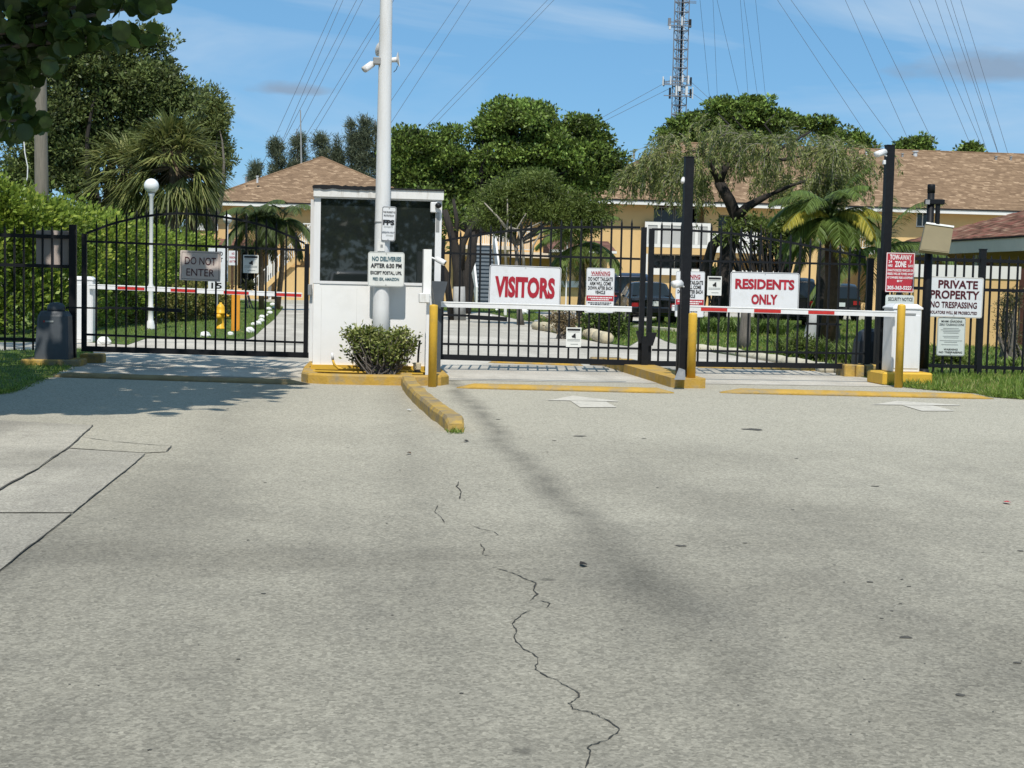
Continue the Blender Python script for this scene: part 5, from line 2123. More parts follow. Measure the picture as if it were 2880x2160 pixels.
def roof_at(px, py, y0, ze_, zr_, hd_):
    """where the sight line meets the front slope of a hip roof"""
    dr = ray(px, py)
    k_ = (zr_ - ze_) / hd_
    # z = ze + (y - y0) k
    t_ = (ze_ - y0 * k_ - cam_pos.z) / (dr.z - dr.y * k_)
    return cam_pos + dr * t_


def vent(r, p, h=0.35, rad=0.09, m='grey_metal', cap=True):
    mb = MB()
    p = Vector(p)
    mb.tube([p - Vector((0, 0, 0.15)), p + Vector((0, 0, h))], rad, 10)
    if cap:
        mb.tube([p + Vector((0, 0, h)), p + Vector((0, 0, h + 0.06))], rad * 1.5, 10)
    obj('roof_vent', mb, m, r)


def balusters(t, x0, x1, y, z0, z1, n, m='trim_white', w=0.035):
    mb = MB()
    mb.bbox(x0, x1, y - 0.03, y + 0.03, z1 - 0.06, z1)
    mb.bbox(x0, x1, y - 0.025, y + 0.025, z0 + 0.06, z0 + 0.11)
    r = obj('railing', mb, m, t)
    for i in range(n):
        x = x0 + (x1 - x0) * (i + 0.5) / n
        mb = MB()
        mb.bbox(x - w / 2, x + w / 2, y - w / 2, y + w / 2, z0 + 0.11, z1 - 0.06)
        obj('baluster', mb, m, r)


def windowed(t, x0, x1, z0, z1, y, frame='trim_white', split=1):
    mb = MB()
    f = 0.06
    mb.bbox(x0, x1, y - 0.02, y + 0.04, z0, z0 + f)
    mb.bbox(x0, x1, y - 0.02, y + 0.04, z1 - f, z1)
    mb.bbox(x0, x0 + f, y - 0.02, y + 0.04, z0 + f, z1 - f)
    mb.bbox(x1 - f, x1, y - 0.02, y + 0.04, z0 + f, z1 - f)
    for i in range(1, split):
        x = x0 + (x1 - x0) * i / split
        mb.bbox(x - 0.025, x + 0.025, y - 0.02, y + 0.04, z0 + f, z1 - f)
    w = obj('window', mb, frame, t)
    mb = MB()
    mb.bbox(x0 + 0.01, x1 - 0.01, y + 0.005, y + 0.015, z0 + 0.01, z1 - 0.01)
    obj('pane', mb, 'glass_dark', w)


# ---- left building (hip end towards us)
YL = 87.0
bl_ = thing('apartment_building', 'yellow two-storey apartment block with pyramid-like brown roof behind the left gate', 'building', at(890, 840, YL))
ex0, ex1 = at(556, 568, YL - 0.9).x, at(1232, 582, YL - 0.9).x
ze = at(890, 573, YL - 0.9).z
hd = (ex1 - ex0) / 2
zr = at(893, 430, YL - 0.9 + hd).z
rf_ = hip_roof(bl_, ex0, ex1, YL - 0.9, YL - 0.9 + 2 * hd + 6, ze, zr, 'shingle_brown')
# hip end: make the front face a true triangle by putting the apex over the middle
wx0, wx1 = ex0 + 0.9, ex1 - 0.9
zf2 = 3.05
def LX(px, Y=YL):
    return at(px, 700, Y).x
def LZ(py, px=700, Y=YL):
    return at(px, py, Y).z
holes = [(LX(555), LX(606), LZ(634), LZ(566)), (LX(724), LX(774), LZ(615), LZ(578)), (LX(670), LX(716), LZ(812), LZ(697)), (LX(728), LX(745), LZ(790), LZ(712))]
mb = MB()
wall_boxes(mb, wx0, wx1, 0, ze - 0.05, YL, YL + 0.25, holes)
mb.bbox(wx0, wx0 + 0.25, YL + 0.251, YL + 14, 0, ze - 0.05)
mb.bbox(wx1 - 0.25, wx1, YL + 0.251, YL + 14, 0, ze - 0.05)
mb.bbox(wx0 + 0.251, wx1 - 0.251, YL + 1.6, YL + 1.8, 0, ze - 0.05)
obj('wall', mb, 'stucco', bl_)
mb = MB()
mb.bbox(wx0 + 0.26, wx1 - 0.26, YL + 0.26, YL + 1.59, zf2 - 0.2, zf2)
obj('floor_slab', mb, 'trim_white', bl_)
windowed(bl_, LX(727), LX(772), LZ(613), LZ(580), YL + 0.12, split=2)
windowed(bl_, LX(557), LX(600), LZ(632), LZ(570), YL + 1.5, split=2)
windowed(bl_, LX(672), LX(714), LZ(812), LZ(699), YL + 1.5, split=2)
mb = MB()
mb.bbox(LX(552), LX(613), YL - 0.12, YL - 0.02, LZ(651), LZ(633))
obj('balcony_wall', mb, 'trim_white', bl_)
mb = MB()
mb.bbox(LX(608), LX(877), YL - 0.06, YL - 0.01, LZ(634), LZ(627))
obj('band_course', mb, 'stucco', bl_)
# low shingled entry roof
mb = MB()
xa, xb = LX(583, YL - 1.2), LX(775, YL - 1.2)
z1_, z0_2 = LZ(673, 680, YL), LZ(691, 680, YL - 1.3)
mb.prism([Vector((xa, YL - 1.3, z0_2)), Vector((xa, YL - 0.01, z1_)), Vector((xa, YL - 0.01, z0_2 - 0.1)), Vector((xa, YL - 1.3, z0_2 - 0.1))], (xb - xa, 0, 0))
obj('entry_roof', mb, 'shingle_red', bl_)
mb = MB()
mb.bbox(xa - 0.02, xb + 0.02, YL - 1.36, YL - 1.31, z0_2 - 0.22, z0_2 + 0.01)
obj('entry_fascia', mb, 'plastic_black', bl_)
for px in (600, 760):
    mb = MB()
    x = LX(px, YL - 1.2)
    mb.bbox(x - 0.09, x + 0.09, YL - 1.25, YL - 1.07, 0, z0_2 - 0.22)
    obj('entry_post', mb, 'trim_white', bl_)
vent(rf_, roof_at(692, 506, YL - 0.9, ze, zr, hd), 0.12, 0.05)
vent(rf_, roof_at(724, 507, YL - 0.9, ze, zr, hd), 0.2, 0.06, 'antenna_white')
mb = MB()
p = at(859, 585, YL - 0.3)
mb.sphere(p, 0.13, 12, 8)
obj('soffit_lamp', mb, 'globe_white', bl_, True)

# outside stair of the left building, rising to the right
sl_ = thing('outside_stair', 'white railed stair rising right against the yellow left building', 'stair', at(715, 815, YL - 2))
ys = YL - 1.6
s0, s1 = at(712, 815, ys), at(872, 683, ys)
N = 15
s0.z = 0.05
dz = (s1.z - s0.z) / N
dx = (s1.x - s0.x) / N
for i in range(N):
    mb = MB()
    mb.bbox(s0.x + dx * i, s0.x + dx * (i + 1) + 0.04, ys, ys + 1.2, s0.z + dz * (i + 1) - 0.05, s0.z + dz * (i + 1))
    obj('step', mb, 'stair_grey', sl_)
mb = MB()
mb.prism([Vector((s0.x, ys - 0.06, s0.z - 0.2)), Vector((s0.x, ys - 0.06, s0.z + 0.15)), Vector((s1.x, ys - 0.06, s1.z + 0.08)), Vector((s1.x, ys - 0.06, s1.z - 0.3))], (0, 0.05, 0))
obj('stringer', mb, 'stucco', sl_)
mb = MB()
bar(mb, Vector((s0.x, ys - 0.03, s0.z + 1.0)), Vector((s1.x, ys - 0.03, s1.z + 1.0)), 0.06, 0.08)
hr = obj('handrail', mb, 'trim_white', sl_)
for i in range(26):
    f = (i + 0.5) / 26
    p = s0.lerp(s1, f)
    mb = MB()
    mb.bbox(p.x - 0.025, p.x + 0.025, ys - 0.05, ys - 0.01, p.z + 0.1, p.z + 0.98)
    obj('baluster', mb, 'trim_white', hr)
mb = MB()
mb.bbox(s1.x, s1.x + 3.0, ys, ys + 1.5, s1.z - 0.18, s1.z)
obj('landing', mb, 'trim_white', sl_)
balusters(sl_, s1.x - 0.4, s1.x + 3.0, ys + 0.02, s1.z, s1.z + 1.1, 20)
mb = MB()
mb.bbox(s0.x + 1.2, s1.x + 3.0, ys + 0.2, ys + 1.5, 0, s1.z - 0.19 - 1.2)
obj('under_stair_wall', mb, 'stucco', sl_)

# ---- right long building
YR = 79.0
br_ = thing('apartment_building', 'long yellow two-storey apartment block with brown shingle roof on the right', 'building', at(2200, 880, YR))
ex0, ex1 = at(1560, 553, YR - 0.9).x, at(3350, 600, YR - 0.9).x
ze = at(1850, 564, YR - 0.9).z
hdp = 8.6
zr = at(2200, 411, YR - 0.9 + hdp).z
rr_ = hip_roof(br_, ex0, ex1, YR - 0.9, YR - 0.9 + 2 * hdp, ze, zr, 'shingle_brown', right=False)
def RX(px, Y=YR):
    return at(px, 700, Y).x
def RZ(py, px=1900, Y=YR):
    return at(px, py, Y).z
holes = [(RX(1836), RX(1978), RZ(640), RZ(577)), (RX(1836), RX(1996), RZ(757), RZ(712)), (RX(2018), RX(2128), RZ(700), RZ(600)), (RX(2018), RX(2210), RZ(760), RZ(722)),
         (RX(2330), RX(2445), RZ(640, 2380), RZ(592, 2380)), (RX(2574), RX(2612), RZ(640, 2590), RZ(590, 2590)), (RX(2330), RX(2450), RZ(850, 2380), RZ(730, 2380))]
mb = MB()
wx0, wx1 = ex0 + 0.9, ex1 - 0.3
wall_boxes(mb, wx0, wx1, 0, ze - 0.05, YR, YR + 0.25, holes)
mb.bbox(wx0, wx0 + 0.25, YR + 0.251, YR + 15, 0, ze - 0.05)
mb.bbox(wx0 + 0.26, wx1 - 0.26, YR + 1.7, YR + 1.9, 0, ze - 0.05)
obj('wall', mb, 'stucco', br_)
mb = MB()
zf = RZ(704)
mb.bbox(wx0 + 0.26, wx1 - 0.26, YR + 0.26, YR + 1.69, zf - 0.2, zf)
obj('floor_slab', mb, 'trim_white', br_)
for a, b_, c_, d_, px in ((1838, 1910, 636, 579, 1900), (1912, 1976, 636, 579, 1900), (1840, 1990, 755, 714, 1900), (2022, 2124, 690, 602, 2070), (2334, 2440, 636, 594, 2380), (2575, 2611, 638, 592, 2590)):
    windowed(br_, RX(a), RX(b_), RZ(c_, px), RZ(d_, px), YR + 1.5 if a < 2500 else YR + 0.1, split=2)
# balcony front with white frame and grey panels
bz0, bz1 = RZ(697), RZ(626)
yb_ = YR - 0.25
mb = MB()
bx0, bx1 = RX(1812, yb_), RX(1996, yb_)
mb.bbox(bx0, bx1, yb_ - 0.05, yb_ + 0.05, bz1 - 0.18, bz1)
mb.bbox(bx0, bx1, yb_ - 0.05, yb_ + 0.05, bz0, bz0 + 0.18)
for i in range(6):
    x = bx0 + (bx1 - bx0 - 0.16) * i / 5
    mb.bbox(x, x + 0.16, yb_ - 0.055, yb_ + 0.045, bz0 + 0.181, bz1 - 0.181)
bf = obj('balcony_frame', mb, 'trim_white', br_)
for i in range(5):
    w_ = (bx1 - bx0 - 0.16) / 5
    x = bx0 + w_ * i
    mb = MB()
    mb.bbox(x + 0.165, x + w_ - 0.005, yb_ - 0.02, yb_ + 0.02, bz0 + 0.185, bz1 - 0.185)
    obj('balcony_panel', mb, 'panel_grey', bf)
mb = MB()
mb.bbox(bx0, bx1, yb_ - 0.04, YR - 0.01, bz0 - 0.35, bz0 - 0.01)
obj('balcony_edge', mb, 'stucco', br_)
mb = MB()
mb.bbox(bx0 + 0.02, bx0 + 0.2, yb_ - 0.06, yb_ + 0.1, 0, bz0 - 0.36)
obj('balcony_post', mb, 'trim_white', br_)
mb = MB()
mb.bbox(RX(1830, yb_), RX(2200, yb_), yb_ - 0.04, YR - 0.02, RZ(774), RZ(756))
obj('patio_wall', mb, 'trim_white', br_)
mb = MB()
mb.bbox(RX(2000, yb_), RX(2140, yb_), yb_ - 0.04, YR - 0.02, RZ(712, 2070), RZ(652, 2070))
obj('balcony_wall', mb, 'trim_white', br_)
balusters(br_, RX(2338, yb_), RX(2450, yb_), yb_, RZ(700, 2390), RZ(643, 2390), 16)
mb = MB()
mb.bbox(RX(2330, yb_), RX(2460, yb_), yb_ - 0.04, YR - 0.02, RZ(714, 2390), RZ(701, 2390))
obj('balcony_slab', mb, 'trim_white', br_)
for vx, vy, vh, vr, vm in ((2032, 404, 0.2, 0.08, 'antenna_white'), (2438, 434, 0.22, 0.1, 'antenna_white'), (2574, 438, 0.22, 0.12, 'antenna_white'), (2538, 441, 0.15, 0.06, 'grey_metal'), (2801, 449, 0.15, 0.07, 'grey_metal'), (2843, 450, 0.15, 0.06, 'grey_metal'), (1783, 440, 0.3, 0.06, 'grey_metal')):
    vent(rr_, roof_at(vx, vy, YR - 0.9, ze, zr, hdp), vh, vr, vm)
# middle wing behind the big tree
bm_ = thing('apartment_building', 'yellow building wing behind the big green tree and grey stair', 'building', at(1420, 850, 83))
YM = 83.0
mx0, mx1 = at(1243, 700, YM).x, at(1640, 700, YM).x
mh = [(at(1300, 700, YM).x, at(1345, 700, YM).x, at(1320, 830, YM).z, at(1320, 735, YM).z), (at(1385, 700, YM).x, at(1440, 700, YM).x, at(1400, 680, YM).z, at(1400, 600, YM).z)]
mb = MB()
wall_boxes(mb, mx0, mx1, 0, 5.3, YM, YM + 0.25, mh)
mb.bbox(mx0 + 0.1, mx1 - 0.1, YM + 1.4, YM + 1.6, 0, 5.2)
obj('wall', mb, 'stucco', bm_)
mb = MB()
mb.bbox(at(1268, 700, YM - 1).x, at(1560, 700, YM - 1).x, YM - 1.2, YM - 0.01, at(1400, 724, YM).z, at(1400, 708, YM).z)
obj('walkway_slab', mb, 'fascia_grey', bm_)
mb = MB()
mb.bbox(mx0 - 0.5, mx1, YM - 0.8, YM + 10, 5.3, 5.5)
obj('roof', mb, 'shingle_brown', bm_)
balusters(bm_, at(1385, 700, YM - 1.1).x, at(1500, 700, YM - 1.1).x, YM - 1.15, at(1400, 706, YM).z, at(1400, 650, YM).z, 22)
# low entry roofs seen between the pickets
mb = MB()
qa, qb = at(1535, 700, 74).x, at(1720, 700, 74).x
mb.prism([Vector((qa, 72.6, at(1600, 704, 72.6).z)), Vector((qa, 75, at(1600, 676, 75).z)), Vector((qa, 75, at(1600, 704, 72.6).z - 0.12)), Vector((qa, 72.6, at(1600, 704, 72.6).z - 0.12))], (qb - qa, 0, 0))
obj('entry_roof', mb, 'shingle_red', bm_)
mb = MB()
mb.bbox(qa, qb, 72.55, 72.62, at(1600, 710, 72.6).z, at(1600, 703, 72.6).z)
obj('entry_fascia', mb, 'trim_white', bm_)
mb = MB()
wall_boxes(mb, qa + 0.3, qb - 0.2, 0, at(1600, 706, 74).z, 74.0, 74.2, [(at(1578, 760, 74).x, at(1606, 760, 74).x, at(1590, 790, 74).z, at(1590, 722, 74).z)])
obj('entry_wall', mb, 'stucco', bm_)
mb = MB()
mb.bbox(qa + 0.3, qb - 0.2, 73.8, 73.98, at(1600, 808, 74).z, at(1600, 790, 74).z)
obj('sill_band', mb, 'trim_white', bm_)

# ---- grey stair between the trees, rising away from us
gs = thing('outside_stair', 'grey straight stair with white side rails behind the visitors gate', 'stair', at(1365, 858, 74))
yb0, yt0 = 73.0, 77.2
x0, x1 = at(1336, 780, 75).x, at(1393, 780, 75).x
zl = at(1365, 690, yt0).z
N = 16
for i in range(N):
    y0 = yb0 + (yt0 - yb0) * i / N
    z = zl * (i + 1) / N
    mb = MB()
    mb.bbox(x0, x1, y0, y0 + (yt0 - yb0) / N + 0.04, z - 0.05, z)
    o = obj('step', mb, 'stair_grey', gs)
    mb = MB()
    mb.bbox(x0 + 0.01, x1 - 0.01, y0 + 0.05, y0 + 0.09, z - zl / N, z - 0.051)
    obj('riser', mb, 'stair_grey', o)
for x in (x0 - 0.1, x1 + 0.1):
    mb = MB()
    mb.prism([Vector((x - 0.05, yb0 - 0.3, 0.0)), Vector((x - 0.05, yb0 - 0.3, 1.0)), Vector((x - 0.05, yt0, zl + 1.05)), Vector((x - 0.05, yt0, zl - 0.2))], (0.09, 0, 0))
    obj('side_rail', mb, 'trim_white', gs)
balusters(gs, x0, x1 + 0.3, yt0 + 1.2, zl, zl + 1.1, 14)
mb = MB()
mb.bbox(x0 - 0.3, x1 + 1.4, yt0 + 0.05, yt0 + 6, zl - 0.2, zl - 0.005)
obj('landing', mb, 'fascia_grey', gs)

# ---- near low building at the right edge
nb = thing('low_building', 'single-storey yellow building with dark red roof at right edge', 'building', gp(2860, 985))
YN = 37.5
fx0 = at(2575, 680, YN + 3).x
zfe = at(2700, 655, YN).z
A = at(2565, 668, YN + 3.5)
B = at(2690, 676, YN)
Cn = at(2890, 650, YN - 4.0)
zeave = 2.62
# front corner of the fascia lies along a line that comes towards us on the right
P0 = Vector((A.x, YN + 5.0, zeave))
P1 = Vector((at(2930, 650, 33.2).x, 33.2, zeave))
dirv = (P1 - P0)
dirv.z = 0
dirv.normalize()
P1 = P0 + dirv * 14
nrm = Vector((-dirv.y, dirv.x, 0))
if nrm.y < 0:
    nrm = -nrm
if nrm.x < 0:
    pass
apexL = P0 + dirv * 5.2 + nrm * 5.0 + Vector((0, 0, 1.75))
apexR = P1 + nrm * 5.0 + Vector((0, 0, 1.75))
P2 = P1 + nrm * 10
P3 = P0 + nrm * 10
mb = MB()
mb.add([P0, P1, P2, P3, apexL, apexR], [(0, 1, 5, 4), (3, 0, 4), (2, 3, 4, 5), (1, 2, 5), (3, 2, 1, 0)])
obj('roof', mb, 'shingle_red', nb)


# shingles of the slope that faces us: the nearest as single pieces, the rest joined
vu = (apexL - P0) - dirv * 5.2
vlen = vu.length
vu = vu.normalized()
nf_ = dirv.cross(vu).normalized()
if nf_.z < 0:
    nf_ = -nf_
tabs = []
EXP, WID = 0.155, 0.31
row = 0
while row * EXP < vlen - 0.1:
    h_ = row * EXP
    s_ = 5.2 * h_ / vlen + (0.16 if row % 2 else 0.0)
    while s_ < 13.5:
        tabs.append((s_, h_))
        s_ += WID
    row += 1
sm = bpy.data.meshes.new('shingle')
sv = []
for z_ in (0.004, 0.016):
    sv += [(0, 0, z_ - 0.006 * (z_ < 0.01)), (WID - 0.012, 0, z_ - 0.006 * (z_ < 0.01)), (WID - 0.012, EXP + 0.02, z_ - 0.008), (0, EXP + 0.02, z_ - 0.008)]
sm.from_pydata(sv, [], [(3, 2, 1, 0), (4, 5, 6, 7), (0, 1, 5, 4), (1, 2, 6, 5), (2, 3, 7, 6), (3, 0, 4, 7)])
sm.materials.append(MATS['shingle_piece'])
RM = Matrix((dirv, vu, nf_)).transposed().to_4x4()
inv_nb = Matrix.Translation(-Vector(nb.location))
roofp = [o_ for o_ in nb.children if o_.name.startswith('roof')][0]


def in_view(q):
    d_ = q - cam_pos
    w_ = d_.dot(Fw)
    return 1440 + F_PX * d_.dot(Rt) / w_ < 2900


tabs.sort(key=lambda q: (0 if in_view(P0 + dirv * q[0] + vu * q[1]) else 1, -q[0]))
mj = MB()
for i, (s_, h_) in enumerate(tabs):
    Mx = Matrix.Translation(P0 + dirv * s_ + vu * h_) @ RM @ Matrix.Rotation(random.uniform(-0.006, 0.006), 4, 'Z')
    if i < 300:
        o_ = bpy.data.objects.new('shingle', sm)
        C.objects.link(o_)
        o_.parent = roofp
        o_.matrix_parent_inverse = Matrix.Identity(4)
        o_.matrix_basis = Mx
    else:
        mj.add([Mx @ Vector(v) for v in sv], [(3, 2, 1, 0), (4, 5, 6, 7), (0, 1, 5, 4), (1, 2, 6, 5), (2, 3, 7, 6), (3, 0, 4, 7)])
so = obj('shingles', mj, 'shingle_piece', roofp)
so.matrix_parent_inverse = Matrix.Identity(4)
so['kind'] = 'stuff'


def along(a, b_, off0, off1, z0, z1):
    """box along the building front between distances a..b and offsets behind the eave line"""
    q = []
    for s in (a, b_):
        for o_ in (off0, off1):
            q.append(P0 + dirv * s + nrm * o_)
    vs = [Vector((p.x, p.y, z)) for z in (z0, z1) for p in q]
    m_ = MB()
    m_.add(vs, [(0, 1, 3, 2), (4, 6, 7, 5), (0, 2, 6, 4), (1, 5, 7, 3), (0, 4, 5, 1), (2, 3, 7, 6)])
    return m_


obj('fascia', along(-0.02, 14, -0.06, -0.01, zeave - 0.34, zeave - 0.02), 'fascia_grey', nb)
obj('drip_edge', along(-0.05, 14, -0.09, 0.02, zeave - 0.02, zeave + 0.03), 'plastic_black', nb)
obj('wall', along(0.9, 14, 1.75, 1.95, 0, zeave - 0.01), 'stucco_shade', nb)
yw = 33.4
pw0, pw1 = at(2570, 850, yw).x, at(2864, 850, yw).x
mb = MB()
mb.bbox(pw0, pw1, yw, yw + 0.15, 0, at(2700, 782, yw).z)
obj('porch_wall', mb, 'stucco', nb)
mb = MB()
mb.bbox(pw0 - 0.03, pw1 + 0.02, yw - 0.03, yw + 0.18, at(2700, 782, yw).z, at(2700, 746, yw).z)
obj('porch_wall_cap', mb, 'trim_white', nb)
mb = MB()
mb.bbox(pw1 + 0.03, pw1 + 0.9, yw + 0.05, yw + 0.1, 0.05, at(2870, 755, yw).z)
obj('porch_gate', mb, 'door_brown', nb)
for s in (1.5, 4.6, 8.2):
    obj('porch_post', along(s, s + 0.14, 0.5, 0.64, 1.4, zeave - 0.36), 'trim_white', nb)
obj('door', along(6.4, 7.5, 1.69, 1.74, 0.1, 2.15), 'door_brown', nb)
obj('window_pane', along(2.1, 3.0, 1.71, 1.745, 0.9, 2.1), 'glass_dark', nb)
obj('end_wall', along(0.1, 0.3, 0.66, 9.5, 0, zeave - 0.01), 'stucco', nb)

# =================================================================== LATTICE TOWER AND GUY WIRES
YTW = 150.0
tw = thing('lattice_tower', 'tall grey lattice radio mast with antennas behind the roof', 'tower', at(1902, 880, YTW))
tb = at(1910, 200, YTW)
hw = 0.74
H = 112.0
corners = [(tb.x - hw, YTW - hw * 0.6), (tb.x + hw, YTW - hw * 0.6), (tb.x, YTW + hw * 0.75)]
for cx_, cy_ in corners:
    mb = MB()
    mb.tube([Vector((cx_, cy_, 0)), Vector((cx_, cy_, H))], 0.055, 6)
    obj('mast_leg', mb, 'mast_steel', tw)
mb = MB()
z = 0.0
st_ = 0.93
i = 0
while z < H - 1:
    for a in range(3):
        p, q = corners[a], corners[(a + 1) % 3]
        mb.tube([Vector((*p, z)), Vector((*q, z))], 0.04, 4, False)
        if i % 2 == 0:
            mb.tube([Vector((*p, z)), Vector((*q, z + st_))], 0.03, 4, False)
        else:
            mb.tube([Vector((*q, z)), Vector((*p, z + st_))], 0.03, 4, False)
    z += st_
    i += 1
br2 = obj('bracing', mb, 'mast_steel', tw)
br2['kind'] = 'stuff'
for dx_, r_, m_ in ((0.15, 0.09, 'plastic_black'), (0.32, 0.05, 'antenna_white'), (0.03, 0.05, 'plastic_black'), (-0.35, 0.05, 'mast_steel')):
    mb = MB()
    mb.tube([Vector((tb.x + dx_, YTW - 0.2, 0)), Vector((tb.x + dx_, YTW - 0.2, H * 0.9))], r_, 5)
    obj('feeder_cable', mb, m_, tw)


def antenna(px, py, h, w, m='antenna_white', dy=-0.9):
    p = at(px, py, YTW + dy)
    mb = MB()
    mb.bevbox((p.x, p.y, p.z), (w, 0.16, h), 0.03)
    obj('panel_antenna', mb, m, tw)
    mb = MB()
    bar(mb, Vector((p.x, p.y + 0.12, p.z)), Vector((tb.x, p.y + 0.12, p.z)), 0.08, 0.08)
    obj('mount', mb, 'mast_steel', tw)


for a in ((1883, 61, 0.75, 0.3, 'mast_steel'), (1884, 75, 0.55, 0.2), (1941, 66, 0.85, 0.25, 'plastic_black'), (1918, 60, 0.9, 0.16), (1865, 228, 0.9, 0.14), (1867, 233, 0.7, 0.12, 'plastic_black'), (1886, 226, 0.85, 0.14), (1920, 222, 0.7, 0.18),
          (1936, 225, 0.85, 0.16), (1943, 230, 0.9, 0.18, 'plastic_black'), (1884, 262, 1.1, 0.2, 'plastic_black'), (1902, 255, 1.1, 0.16), (1910, 250, 0.5, 0.3), (1931, 256, 0.9, 0.26), (1942, 263, 0.9, 0.2, 'plastic_black'), (1948, 262, 1.2, 0.1)):
    antenna(*a)
for py in (72, 239, 270):
    p = at(1908, py, YTW - 0.95)
    mb = MB()
    bar(mb, Vector((p.x - 1.5 + (0.4 if py == 72 else 0), p.y, p.z)), Vector((p.x + 1.35, p.y, p.z)), 0.09, 0.09)
    obj('antenna_boom', mb, 'mast_steel', tw)
mb = MB()
for k_ in range(3):
    p = at(1945, 3 + k_ * 3, YTW - 0.5)
    mb.tube([p - Vector((0.9, 0, 0)), p + Vector((0.5, 0, 0))], 0.025, 4)
obj('yagi_antenna', mb, 'mast_steel', tw)

WL = [((950, 0), (779, 374)), ((966, 0), (800, 384)), ((1004, 0), (805, 384)), ((1021, 0), (825, 390)), ((1065, 49), (867, 371)), ((1065, 73), (886, 371)), ((1293, 0), (1105, 277)), ((1320, 7), (1111, 329)), ((1540, 0), (1201, 352)), ((1558, 0), (1212, 360)),
      ((1855, 241), (1690, 332)), ((1866, 257), (1690, 345))]
WR = [((2187, 0), (2431, 369)), ((2225, 0), (2514, 398)), ((2378, 0), (2557, 398)), ((2430, 0), (2624, 398)), ((2559, 0), (2726, 398)), ((2585, 0), (2756, 398)), ((2632, 0), (2767, 398)), ((2659, 0), (2796, 398)), ((2675, 0), (2798, 398)), ((2703, 0), (2825, 398)),
      ((1950, 237), (2030, 310)), ((1952, 266), (2000, 300))]
WB = [((1969, 0), (1996, 278)), ((2006, 0), (2018, 270)), ((2017, 0), (2045, 120)), ((2083, 0), (2105, 270)), ((2093, 0), (2134, 290)), ((2126, 0), (2156, 295))]


def guy(k, w, Yend, r):
    (xa, ya), (xb, yb2) = w
    m_ = (xb - xa) / (yb2 - ya)
    # mast axis in the picture leans with the camera roll: x = 1915 - 0.032 y
    # solve xa + m (y - ya) = 1915.5 - 0.032 y
    y = (1915.5 - xa + m_ * ya) / (m_ + 0.032)
    top = at(xa + m_ * (y - ya), y, YTW)
    top.x = tb.x
    gy = yb2
    # follow the line to the ground
    p_hi = at(xb, yb2, Yend)
    for _ in range(60):
        gy += 12
        q = at(xa + m_ * (gy - ya), gy, Yend)
        if q.z < 0.3:
            break
    mb = MB()
    mb.tube([top, q], r, 5, False)
    return tag(obj('guy_wire', mb, 'cable_steel'), k, 'cable')


names_l = ['outermost thin guy wire on the left of the sky', 'second guy wire from the left edge of the sky fan', 'third guy wire from the left in the sky fan', 'fourth guy wire from the left in the sky fan',
           'fifth guy wire from the left, passing just left of the white pole', 'sixth guy wire from the left, disappearing behind the white pole', 'guy wire just right of the white pole, upper of its pair', 'guy wire just right of the white pole, lower of its pair',
           'upper guy wire falling towards the big green tree', 'lower guy wire falling towards the big green tree', 'short upper guy wire leaving the mast antennas to the left', 'short lower guy wire leaving the mast antennas to the left']
names_r = ['first long guy wire right of the mast, falling right', 'second long guy wire right of the mast, falling right', 'third guy wire right of the mast', 'fourth guy wire right of the mast', 'fifth guy wire right of the mast', 'sixth guy wire right of the mast',
           'seventh guy wire right of the mast', 'eighth guy wire right of the mast', 'ninth guy wire right of the mast', 'outermost guy wire at the right of the sky',
           'short upper guy wire leaving the mast antennas to the right', 'short lower guy wire leaving the mast antennas to the right']
for k, w in zip(names_l, WL):
    guy(k, w, 136, 0.022)['group'] = 'guy wires of the mast'
for k, w in zip(names_r, WR):
    guy(k, w, 136, 0.022)['group'] = 'guy wires of the mast'
for i, w in enumerate(WB):
    guy(['faint guy wire nearest the mast on its right', 'second faint guy wire right of the mast', 'third faint guy wire right of the mast', 'fourth faint guy wire right of the mast', 'fifth faint guy wire right of the mast', 'sixth faint guy wire right of the mast'][i], w, 190, 0.018)['group'] = 'guy wires of the mast'

# =================================================================== LAMPS, HYDRANT, ROCKS, SMALL SIGNS BEHIND THE LEFT GATE
def globe_lamp(label, px, ytop, r_px, ybase, Y, fancy=True):
    p = at(px, ytop + r_px, Y)
    s = sc(p)
    r = r_px / s
    t = thing('globe_lamp', label, 'lamp post', (p.x, Y, 0), 'white globe lamp posts')
    mb = MB()
    mb.sphere(p, r, 28, 18)
    obj('globe', mb, 'globe_white', t, True)
    zt = p.z - r
    mb = MB()
    rp = r * 0.27
    if fancy:
        prof = [(rp * 2.6, 0), (rp * 2.6, 0.05), (rp * 1.9, 0.14), (rp * 1.7, 0.2), (rp * 1.35, 0.22), (rp * 1.35, 0.42), (rp * 1.75, 0.45), (rp * 1.75, 0.5), (rp * 1.25, 0.54), (rp * 1.2, 0.9), (rp * 1.5, 0.95), (rp * 1.5, 0.99), (rp * 1.0, 1.05), (rp, zt - 0.08), (rp * 1.5, zt - 0.05), (rp * 1.7, zt + 0.02)]
    else:
        prof = [(rp * 2.0, 0), (rp * 1.6, 0.1), (rp * 0.8, 0.2), (rp * 0.7, zt - 0.08), (rp * 1.3, zt)]
    mb.lathe((p.x, Y, 0.0), prof, 18)
    obj('post', mb, 'white_steel', t, True)
    mb = MB()
    mb.lathe((p.x, Y, zt + 0.005), [(r * 0.55, 0), (r * 0.6, 0.02), (r * 0.5, 0.05)], 16)
    obj('collar', mb, 'grey_metal', t, True)
    return t


